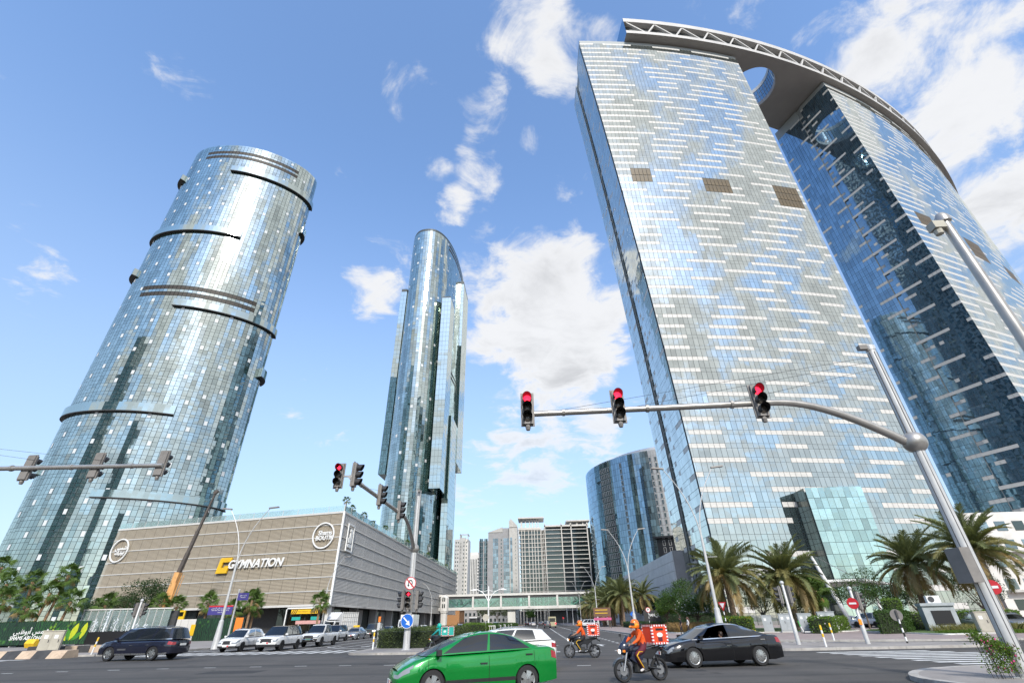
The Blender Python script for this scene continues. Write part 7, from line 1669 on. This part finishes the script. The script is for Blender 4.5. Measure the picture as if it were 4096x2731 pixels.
# ================================================================ PEOPLE AND MOTORCYCLES
mat('skin', (.36, .20, .13), .6, var=.05); mat('cloth_orange', (.80, .10, .008), .7, var=.10, scale=6, bump=.9, bscale=16); mat('cloth_maroon', (.10, .012, .025), .75, var=.12, scale=6); mat('cloth_black', (.02, .02, .022), .8, var=.1); mat('cloth_teal', (.01, .30, .29), .7, var=.1, scale=6, bump=.9, bscale=16); mat('cloth_white', (.70, .69, .67), .8, var=.05, scale=6); mat('cloth_navy', (.03, .04, .09), .8, var=.1); mat('cloth_grey', (.22, .22, .23), .8, var=.1); mat('shoe_white', (.66, .62, .60), .6, var=.05); mat('hair_dark', (.025, .015, .012), .5, var=.1); mat('hair_brown', (.07, .03, .018), .5, var=.1)
mat('helmet_orange', (.85, .17, .01), .3, var=.25, scale=9, coat=.6, dirt=((.85, .55, .05), 7, .9)); mat('helmet_teal', (.0, .42, .33), .3, var=.1, coat=.6); mat('visor_dark', (.02, .02, .025), .1, var=0); mat('box_red', (.78, .075, .02), .6, var=.06, scale=3); mat('box_teal', (.05, .52, .42), .6, var=.06); mat('bike_black', (.018, .018, .02), .35, var=.1, coat=.4); mat('bike_blue', (.018, .022, .045), .25, var=.05, coat=.8); mat('engine', (.09, .09, .09), .4, metal=.7, var=.15, scale=12)
def body_mesh(name, J, E, mats, part_of, levels=1):
    """one continuous skin grown over a jointed skeleton; faces take the clothing of the nearest bone"""
    names = list(J); idx = {n: i for i, n in enumerate(names)}
    me = bpy.data.meshes.new(name); bm = bmesh.new(); lay = bm.verts.layers.skin.verify(); vs = [bm.verts.new(J[n][:3]) for n in names]; bm.verts.ensure_lookup_table()
    for a, b in E: bm.edges.new((vs[idx[a]], vs[idx[b]]))
    for n, v in zip(names, vs): r = J[n][3]; r2 = J[n][4] if len(J[n]) > 4 else r; v[lay].radius = (r, r2); v[lay].use_root = (n == 'pelvis')
    bm.to_mesh(me); bm.free()
    o = bpy.data.objects.new(name + '_tmp', me); COL.objects.link(o); sk = o.modifiers.new('skin', 'SKIN'); sk.branch_smoothing = .3; sk.use_smooth_shade = True
    sb = o.modifiers.new('sub', 'SUBSURF'); sb.levels = levels; sb.render_levels = levels
    dg = bpy.context.evaluated_depsgraph_get(); m2 = bpy.data.meshes.new_from_object(o.evaluated_get(dg)); bpy.data.objects.remove(o)
    m2.name = name; m2.materials.clear()
    for m in mats: m2.materials.append(MATS[m])
    A = np.array([J[a][:3] for a, b in E]); B = np.array([J[b][:3] for a, b in E]); d = B - A; L2 = (d * d).sum(1) + 1e-9; mi = [part_of(a, b) for a, b in E]
    for p in m2.polygons:
        c = np.array(p.center); t = np.clip(((c - A) * d).sum(1) / L2, 0, 1); q = np.linalg.norm(A + d * t[:, None] - c, axis=1); p.material_index = mi[int(q.argmin())]; p.use_smooth = True
    return m2
def limb_hand(J, E, s, wrist, d, up):
    """palm, four fingers of unequal length and a thumb, curled round what they hold"""
    w = Vector(J[wrist][:3]); d = Vector(d).normalized(); up = Vector(up).normalized(); sd_ = d.cross(up).normalized() * s
    pal = w + d * .07; J[wrist + 'p'] = (*pal, .030, .018); E.append((wrist, wrist + 'p'))
    for k, (o, L) in enumerate(((-.028, .062), (-.009, .07), (.010, .066), (.028, .052))):
        a = pal + d * .03 + sd_ * o; b = a + d * L * .45 - up * L * .25; c = b + d * L * .05 - up * L * .5
        for i, q in enumerate((a, b, c)): J['%sf%d%d' % (wrist, k, i)] = (*q, .0095 - .001 * i)
        E += [(wrist + 'p', '%sf%d0' % (wrist, k)), ('%sf%d0' % (wrist, k), '%sf%d1' % (wrist, k)), ('%sf%d1' % (wrist, k), '%sf%d2' % (wrist, k))]
    a = w + d * .03 - sd_ * .035; b = a + d * .035 - sd_ * .02 - up * .02; J[wrist + 't0'] = (*a, .011); J[wrist + 't1'] = (*b, .0095); E += [(wrist, wrist + 't0'), (wrist + 't0', wrist + 't1')]
def person_skeleton(pose):
    P = pose; J = {'pelvis': (*P['pelvis'], .135, .115), 'waist': (*P['waist'], .125 * P.get('bulk', 1), .11 * P.get('bulk', 1)), 'chest': (*P['chest'], .155 * P.get('bulk', 1), .125 * P.get('bulk', 1)), 'neck': (*P['neck'], .055), 'jaw': (*P['jaw'], .072, .080), 'crown': (*P['crown'], .082, .095)}
    E = [('pelvis', 'waist'), ('waist', 'chest'), ('chest', 'neck'), ('neck', 'jaw'), ('jaw', 'crown')]
    for s, t in ((1, 'l'), (-1, 'r')):
        for n, r in (('sho', .068), ('elb', .045), ('wri', .027), ('hip', .095), ('kne', .060), ('ank', .040), ('toe', .032)):
            r = r * (P.get('bulk', 1) if n != 'wri' else 1); J[n + t] = (*P[n + t], r, r * (1.0 if n != 'toe' else .8))
        E += [('chest', 'sho' + t), ('sho' + t, 'elb' + t), ('elb' + t, 'wri' + t), ('pelvis', 'hip' + t), ('hip' + t, 'kne' + t), ('kne' + t, 'ank' + t), ('ank' + t, 'toe' + t)]
        dv = P.get('hand' + t, (0.6, 0, -.8)); limb_hand(J, E, s, 'wri' + t, dv, P.get('handup', (0, 0, 1)))
    return J, E
def clothing(top, arm, leg, shoe=3, skin=0, upper=None):
    """material slots: 0 skin, 1 top, 2 trousers, 3 shoes"""
    def f(a, b):
        k = a + b
        if k.startswith('ank') or 'toe' in k: return 3
        if a.startswith(('hip', 'kne')) or b.startswith('hip'): return 2
        if a in ('neck', 'jaw'): return 0
        if a.startswith('wri'): return 0
        if a.startswith('elb'): return 1 if arm == 'long' else 0
        return 1
    return f
RIDE = dict(bulk=1.22, pelvis=(-.20, 0, .90), waist=(-.17, 0, 1.04), chest=(-.08, 0, 1.26), neck=(-.03, 0, 1.43), jaw=(.02, 0, 1.50), crown=(.02, 0, 1.62), shol=(-.06, .19, 1.34), elbl=(.16, .31, 1.12), wril=(.38, .31, 1.02), shor=(-.06, -.19, 1.34), elbr=(.16, -.31, 1.12), wrir=(.38, -.31, 1.02), hipl=(-.12, .12, .86), knel=(.24, .22, .72), ankl=(.02, .21, .34), toel=(.16, .22, .29), hipr=(-.12, -.12, .86), kner=(.24, -.22, .72), ankr=(.02, -.21, .34), toer=(.16, -.22, .29), handl=(1, 0, -.1), handr=(1, 0, -.1))
def rider(label, loc, rz, mats, arm, helmet, z0=0.0, extra=None):
    J, E = person_skeleton(RIDE); me = body_mesh('body', J, E, mats, clothing(1, arm, 2)); t = thing('person', label, 'person', (*loc, z0), rz); link('body', me, t, False)
    h = MB(); pr = [(.001, -.02), (.115, -.015), (.135, .03), (.14, .09), (.13, .16), (.10, .21), (.055, .24), (.001, .25)]
    h.lathe(pr, 18); h.v = [(x * 1.12 + .0, y * .93, z) for x, y, z in h.v]; ho = h.obj('helmet', helmet, t, 60, False); ho.location = (.02, 0, 1.46)
    v = MB()
    for k in range(8):
        a0, a1 = radians(-62 + 124 * k / 8), radians(-62 + 124 * (k + 1) / 8)
        for (z0_, z1_, r0, r1) in ((.065, .135, .147, .145),): v.poly([(r0 * 1.12 * cos(a0), r0 * .95 * sin(a0), z0_), (r0 * 1.12 * cos(a1), r0 * .95 * sin(a1), z0_), (r1 * 1.12 * cos(a1), r1 * .95 * sin(a1), z1_), (r1 * 1.12 * cos(a0), r1 * .95 * sin(a0), z1_)])
    vo = v.obj('visor', 'visor_dark', ho, 60, False)
    c = MB(); c.tube([(.13, -.085, .015), (.19, 0, .02), (.13, .085, .015)], [.035, .042, .035], 8); c.obj('chin_guard', helmet, ho, 60, False)
    if extra:
        for s in (1, -1): MB().tube([(-.02, s * .225, .80), (.14, s * .262, .80), (.25, s * .285, .70), (.14, s * .28, .52), (.04, s * .262, .38)], [.012, .014, .018, .014, .012], 6).obj('trouser_stripe', extra, t, 50, False)
    return t
def motorbike(label, loc, rz, cowl, box, name='motorcycle'):
    t = thing(name, label, 'motorcycle', (*loc, 0), rz); r = .305; xf, xr = .665, -.665
    for x in (xf, xr):
        w = MB().lathe([(r * .80, -.05), (r * .92, -.06), (r, -.035), (r + .004, 0), (r, .035), (r * .92, .06), (r * .80, .05)], 30, axis='y', cap=False).obj('wheel', 'tyre', t, 60, False); w.location = (x, 0, r)
        b = MB(); b.lathe([(r * .80, -.035), (r * .80, .035), (r * .74, .03), (r * .74, -.03), (r * .80, -.035)], 30, axis='y', cap=False); b.lathe([(.05, -.06), (.05, .06)], 12, axis='y')
        for k in range(5): a = 2 * pi * k / 5; b.bar((.04 * cos(a), 0, .04 * sin(a)), (r * .77 * cos(a + .15), 0, r * .77 * sin(a + .15)), .03, .035, up=(0, 1, 0))
        b.obj('rim', 'rim_black', w, 40, False); MB().lathe([(.06, .0), (.13, .0), (.13, .006), (.06, .006)], 20, c=(0, .065, 0), axis='y').obj('brake_disc', 'steel', w, world=False)
    for s in (-1, 1): MB().tube([(xf, s * .095, r), (.50, s * .10, .78), (.44, s * .10, .95)], [.028, .026, .022], 8).obj('fork_leg', 'steel', t, 40, False)
    fd = MB()
    for k in range(9):
        a0, a1 = radians(20 + 120 * k / 9), radians(20 + 120 * (k + 1) / 9); R_ = r + .04
        fd.poly([(xf + R_ * cos(a0), -.07, r + R_ * sin(a0)), (xf + R_ * cos(a0), .07, r + R_ * sin(a0)), (xf + R_ * cos(a1), .07, r + R_ * sin(a1)), (xf + R_ * cos(a1), -.07, r + R_ * sin(a1))])
    fd.obj('front_fender', 'bike_black', t, 50, False)
    fr = MB(); fr.tube([(.44, 0, .90), (.30, 0, .70), (.18, 0, .42), (-.10, 0, .32), (-.28, 0, .40)], .03, 7); fr.tube([(.42, 0, .86), (0, 0, .80), (-.45, 0, .78), (-.85, 0, .86)], .028, 7); fr.tube([(-.28, 0, .42), (-.30, 0, .80)], .03, 7)
    for s in (-1, 1): fr.tube([(-.22, s * .09, .38), (xr, s * .09, r)], .024, 7); fr.tube([(-.62, s * .12, .40), (-.50, s * .12, .76)], .026, 7)
    fr.obj('frame', 'bike_black', t, 40, False)
    en = MB(); en.box(-.16, -.13, .26, .20, .13, .50); en.cbox((.14, 0, .56), (.20, .18, .26), Matrix.Rotation(radians(18), 3, 'Y'))
    for k in range(5): en.cbox((.14 - .006 * k, 0, .47 + .045 * k), (.24, .22, .014), Matrix.Rotation(radians(18), 3, 'Y'))
    en.lathe([(.10, -.15), (.10, .15)], 14, c=(-.06, 0, .36), axis='y'); en.obj('engine', 'engine', t, world=False)
    tk = MB().lathe([(.001, -.28), (.09, -.25), (.14, -.1), (.155, .08), (.12, .22), (.05, .27), (.001, .28)], 14, axis='x'); tk.v = [(x, y * .95, z * .9) for x, y, z in tk.v]; o = tk.obj('fuel_tank', cowl, t, 60, False); o.location = (.18, 0, .86); o.rotation_euler = (0, radians(8), 0)
    se = MB().xprism([(-.62, .80), (-.05, .78), (.0, .84), (-.2, .86), (-.45, .87), (-.72, .92), (-.75, .88)], -.12, .12); se.obj('seat', 'bike_black', t, world=False)
    cw = MB().lathe([(.001, .22), (.08, .20), (.14, .10), (.17, 0), (.16, -.08)], 12, axis='x'); cw.v = [(x, y * .9, z * 1.25) for x, y, z in cw.v]; o = cw.obj('headlight_cowl', cowl, t, 60, False); o.location = (.50, 0, .90); o.rotation_euler = (0, radians(20), 0)
    MB().lathe([(.07, 0), (.05, .03), (.001, .04)], 12, axis='x').obj('headlight', 'lamp_on', t, 60, False).location = (.70, 0, .82)
    sh_ = MB().add([(.55, -.13, 1.0), (.55, .13, 1.0), (.40, .11, 1.22), (.40, -.11, 1.22), (.60, 0, 1.02), (.42, 0, 1.25)], [(4, 1, 2, 5), (0, 4, 5, 3)]).obj('windscreen', 'bike_blue', t, world=False)
    MB().tube([(.36, -.34, 1.00), (.44, -.2, 1.02), (.46, 0, 1.0), (.44, .2, 1.02), (.36, .34, 1.00)], .014, 7).obj('handlebar', 'steel', t, 40, False)
    for s in (-1, 1):
        MB().tube([(.46, s * .34, 1.0), (.37, s * .34, 1.0), (.30, s * .345, .99)], .02, 8).obj('grip', 'bike_black', t, 40, False); MB().tube([(.42, s * .26, 1.03), (.44, s * .32, 1.22)], .007, 5).obj('mirror_stalk', 'bike_black', t, world=False)
        MB().cbox((.44, s * .34, 1.25), (.02, .12, .08)).obj('mirror', 'bike_black', t, world=False); MB().box(.60, s * .17 - .03, .80, .68, s * .17 + .03, .86).obj('indicator', 'lamp_amber', t, world=False); MB().tube([(-.02, s * .12, .30), (-.02, s * .26, .30)], .014, 6).obj('foot_peg', 'steel', t, world=False)
    ex = MB(); ex.tube([(.22, -.10, .40), (.22, -.13, .24), (-.1, -.15, .22), (-.35, -.17, .28), (-.9, -.19, .40)], [.025, .028, .03, .055, .05], 9); ex.obj('exhaust', 'engine', t, 40, False)
    MB().cbox((-.92, 0, .78), (.20, .16, .05), Matrix.Rotation(radians(-25), 3, 'Y')).obj('tail_fender', 'bike_black', t, world=False); MB().box(-.86, -.07, .84, -.80, .07, .90).obj('taillight', 'lamp_red', t, world=False)
    for s in (-1, 1): MB().xprism([(.32, .80), (.40, .62), (.22, .50), (-.02, .58), (-.10, .78)], s * .10, s * .16).obj('side_panel', cowl, t, world=False); MB().xprism([(-.12, .80), (-.05, .62), (-.35, .58), (-.62, .80)], s * .09, s * .14).obj('side_panel', 'bike_black', t, world=False)
    rk = MB()
    for s in (-1, 1): rk.tube([(-.42, s * .16, .90), (-1.0, s * .16, .98)], .014, 6); rk.tube([(-.55, s * .14, .78), (-.95, s * .16, .97)], .012, 6)
    rk.obj('rack', 'bike_black', t, world=False)
    x0, x1, y0, z0, z1 = -.98, -.40, .30, .985, 1.53; main, e0, e1 = box
    bxo = MB().box(x0, -y0, z0, x1, y0, z1).obj('delivery_box', main, t, world=False)
    m0, m1 = MB(), MB(); e = .045; q = .006
    def squares(p, u, n_, L, k0):
        n = int(L / e); 
        for k in range(n):
            a = Vector(p) + Vector(u) * (L * k / n); b = Vector(p) + Vector(u) * (L * (k + 1) / n); o_ = Vector(n_) * q; (m0 if (k + k0) % 2 else m1).bar(a + o_, b + o_, .05, .012, up=n_)
    for s in (-1, 1):
        for z in (z0 + .025, z1 - .025): squares((x0, s * y0, z), (1, 0, 0), (0, s, 0), x1 - x0, 0)
        for x in (x0 + .025, x1 - .025): squares((x, s * y0, z0), (0, 0, 1), (0, s, 0), z1 - z0, 1)
        for z in (z0 + .025, z1 - .025): squares((x0 if s < 0 else x1, -y0, z), (0, 1, 0), (s, 0, 0), 2 * y0, 0)
        for y in (-y0 + .025, y0 - .025): squares((x0 if s < 0 else x1, y, z0), (0, 0, 1), (s, 0, 0), z1 - z0, 1)
    m0.obj('check_edging', e0, bxo, world=False)['kind'] = 'stuff'; m1.obj('check_edging', e1, bxo, world=False)['kind'] = 'stuff'
    for s in (-1, 1):
        MB().box(x0 + .14, s * y0, z1 - .16, x1 - .16, s * (y0 + .008), z1 - .10).obj('name_label', 'black', bxo, world=False); d_ = MB().lathe([(.001, 0), (.11, 0), (.11, .006), (.001, .006)], 16, c=(0, 0, 0), axis='y', flip=s); d_.v = [(x, y, z * .6) for x, y, z in d_.v]; oo = d_.obj('bowl_mark', 'sign_white', bxo, world=False); oo.location = ((x0 + x1) / 2, s * y0, z0 + .26); MB().box((x0 + x1) / 2 - .08, s * y0, z0 + .08, (x0 + x1) / 2 + .08, s * (y0 + .008), z0 + .20).obj('cup_mark', 'cloth_maroon' if main == 'box_red' else main, bxo, world=False)
    return t
def pose_on(F, Rr): a = atan2(F[1] - Rr[1], F[0] - Rr[0]); return ((F[0] + Rr[0]) / 2, (F[1] + Rr[1]) / 2), a
for (Fp, Rp, lab, rl, mats, arm, hel, cowl, box, ex) in (((2.60, 18.25), (3.85, 18.72), 'black motorcycle with red checked delivery box, nearest the viewer', 'nearest motorcycle rider in orange jacket, maroon trousers and orange helmet', ('skin', 'cloth_orange', 'cloth_maroon', 'shoe_white'), 'long', 'helmet_orange', 'bike_blue', ('box_red', 'sign_white', 'red'), 'sign_yellow'),
        ((1.57, 30.0), (2.90, 29.75), 'black motorcycle with red checked delivery box in the middle of the crossing', 'farther motorcycle rider in short-sleeved orange shirt and orange helmet', ('skin', 'cloth_orange', 'cloth_black', 'shoe_white'), 'short', 'helmet_orange', 'bike_black', ('box_red', 'sign_white', 'red'), 'sign_yellow'),
        ((-7.2, 36.2), (-5.9, 35.5), 'black motorcycle with white and red striped box behind the green sedan', 'motorcycle rider in teal jacket and teal helmet behind the green sedan', ('skin', 'cloth_teal', 'cloth_black', 'shoe_white'), 'long', 'helmet_teal', 'bike_black', ('box_teal', 'sign_white', 'red'), None)):
    (xy, a) = pose_on(Fp, Rp); motorbike(lab, xy, a, cowl, box); rider(rl, xy, a, mats, arm, hel, 0, ex)
# people on foot
def walk(k=1.0, arm=.18): return dict(pelvis=(0, 0, .93), waist=(0, 0, 1.05), chest=(.01, 0, 1.26), neck=(.015, 0, 1.42), jaw=(.04, 0, 1.50), crown=(.03, 0, 1.60), shol=(.0, .17, 1.36), elbl=(-.10 * k, .23, 1.10), wril=(.02, .24, .88), shor=(.0, -.17, 1.36), elbr=(.06 * k, -.23, 1.11), wrir=(.20, -.22, .94), hipl=(0, .085, .88), knel=(.13 * k, .09, .48), ankl=(.10 * k, .09, .085), toel=(.24 * k, .10, .035), hipr=(0, -.085, .88), kner=(-.02, -.09, .48), ankr=(-.26 * k, -.09, .12), toer=(-.16 * k, -.10, .035))
PB = {}
def pedestrian(label, loc, rz, mats, arm='long', hair='hair_dark', long_hair=False, k=1.0, group=None, sc=1.0, cap=None):
    key = (mats, arm, k)
    if key not in PB: J, E = person_skeleton(walk(k)); PB[key] = body_mesh('body', J, E, mats, clothing(1, arm, 2))
    t = thing('person', label, 'person', (*loc, .125), rz, group); t.scale = (sc,) * 3; link('body', PB[key], t, False)
    h = MB(); h.lathe([(.001, -.03), (.09, -.02), (.105, .05), (.10, .11), (.06, .155), (.001, .165)], 14); o = h.obj('hair', cap or hair, t, 60, False); o.location = (-.012, 0, 1.50); o.scale = (1.0, .92, 1)
    if long_hair: MB().tube([(-.06, 0, 1.58), (-.12, 0, 1.42), (-.15, 0, 1.2), (-.14, 0, 1.05)], [.075, .09, .075, .03], 8).obj('long_hair', hair, t, 60, False)
    f = MB(); f.cbox((.125, .03, 1.545), (.012, .022, .01)); f.cbox((.125, -.03, 1.545), (.012, .022, .01)); f.obj('eyes', 'black', t, world=False); MB().lathe([(.014, -.02), (.008, .02)], 6, c=(.128, 0, 1.52)).obj('nose', 'skin', t, world=False); MB().cbox((.118, 0, 1.478), (.012, .04, .008)).obj('mouth', 'cloth_maroon', t, world=False)
    return t
q0 = PX(2733, 2548, y=58.0); q1 = PX(2762, 2548, y=58.6)
pedestrian('woman in black top and striped trousers with headphones walking by the kerb', q0[:2], radians(165), ('skin', 'cloth_black', 'cloth_black', 'shoe_white'), 'short', sc=1.02)
pedestrian('woman in long white shirt with long brown hair walking by the kerb', q1[:2], radians(165), ('skin', 'cloth_white', 'cloth_black', 'shoe_white'), 'long', 'hair_brown', True, sc=1.02)
tops = ('cloth_black', 'cloth_white', 'cloth_navy', 'cloth_grey', 'cloth_black', 'cloth_maroon', 'cloth_navy', 'cloth_black', 'cloth_white', 'cloth_grey', 'cloth_black', 'cloth_navy')
R = random.Random(8)
for k in range(12):
    q = PX(1832 + k * 4.2 + R.uniform(-1, 1), 2500, y=150 + R.uniform(-6, 10)); pedestrian('one of the small dark pedestrians crowding near the footbridge column', q[:2], R.uniform(0, 6), ('skin', tops[k], 'cloth_black', 'cloth_black'), 'long', group='people near the footbridge column', sc=R.uniform(.98, 1.08))
# driver in the black sedan
dr = dict(RIDE); 
DJ = dict(pelvis=(-.12, 0, .42), waist=(-.17, 0, .56), chest=(-.22, 0, .80), neck=(-.22, 0, .97), jaw=(-.19, 0, 1.04), crown=(-.19, 0, 1.15), shol=(-.2, .18, .89), elbl=(.02, .27, .74), wril=(.22, .16, .84), shor=(-.2, -.18, .89), elbr=(.02, -.25, .72), wrir=(.24, -.14, .84), hipl=(-.05, .1, .42), knel=(.36, .14, .50), ankl=(.62, .12, .28), toel=(.74, .12, .30), hipr=(-.05, -.1, .42), kner=(.36, -.14, .50), ankr=(.62, -.12, .28), toer=(.74, -.12, .30), handl=(1, 0, .1), handr=(1, 0, .1))
J, E = person_skeleton(DJ); a = radians(-169.6); c_ = Vector((7.36, 23.85, 0)) + Matrix.Rotation(a, 3, 'Z') @ Vector((.05, .36, 0))
dv = thing('person', 'driver in dark clothes behind the open window of the black sedan', 'person', tuple(c_), a); link('body', body_mesh('body', J, E, ('skin', 'cloth_black', 'cloth_black', 'cloth_black'), clothing(1, 'short', 2)), dv, False)
hh = MB(); hh.lathe([(.001, -.03), (.09, -.02), (.105, .05), (.10, .11), (.06, .155), (.001, .165)], 14); o = hh.obj('hair', 'hair_dark', dv, 60, False); o.location = (-.23, 0, 1.05)
MB().box(-.5, .10, .3, -.32, .62, 1.1).obj('front_seat', 'car_trim', mk_, world=False); MB().lathe([(.17, -.012), (.19, 0), (.17, .012)], 18, c=(.34, .36, .86), axis='x', cap=False).obj('steering_wheel', 'car_trim', mk_, world=False)
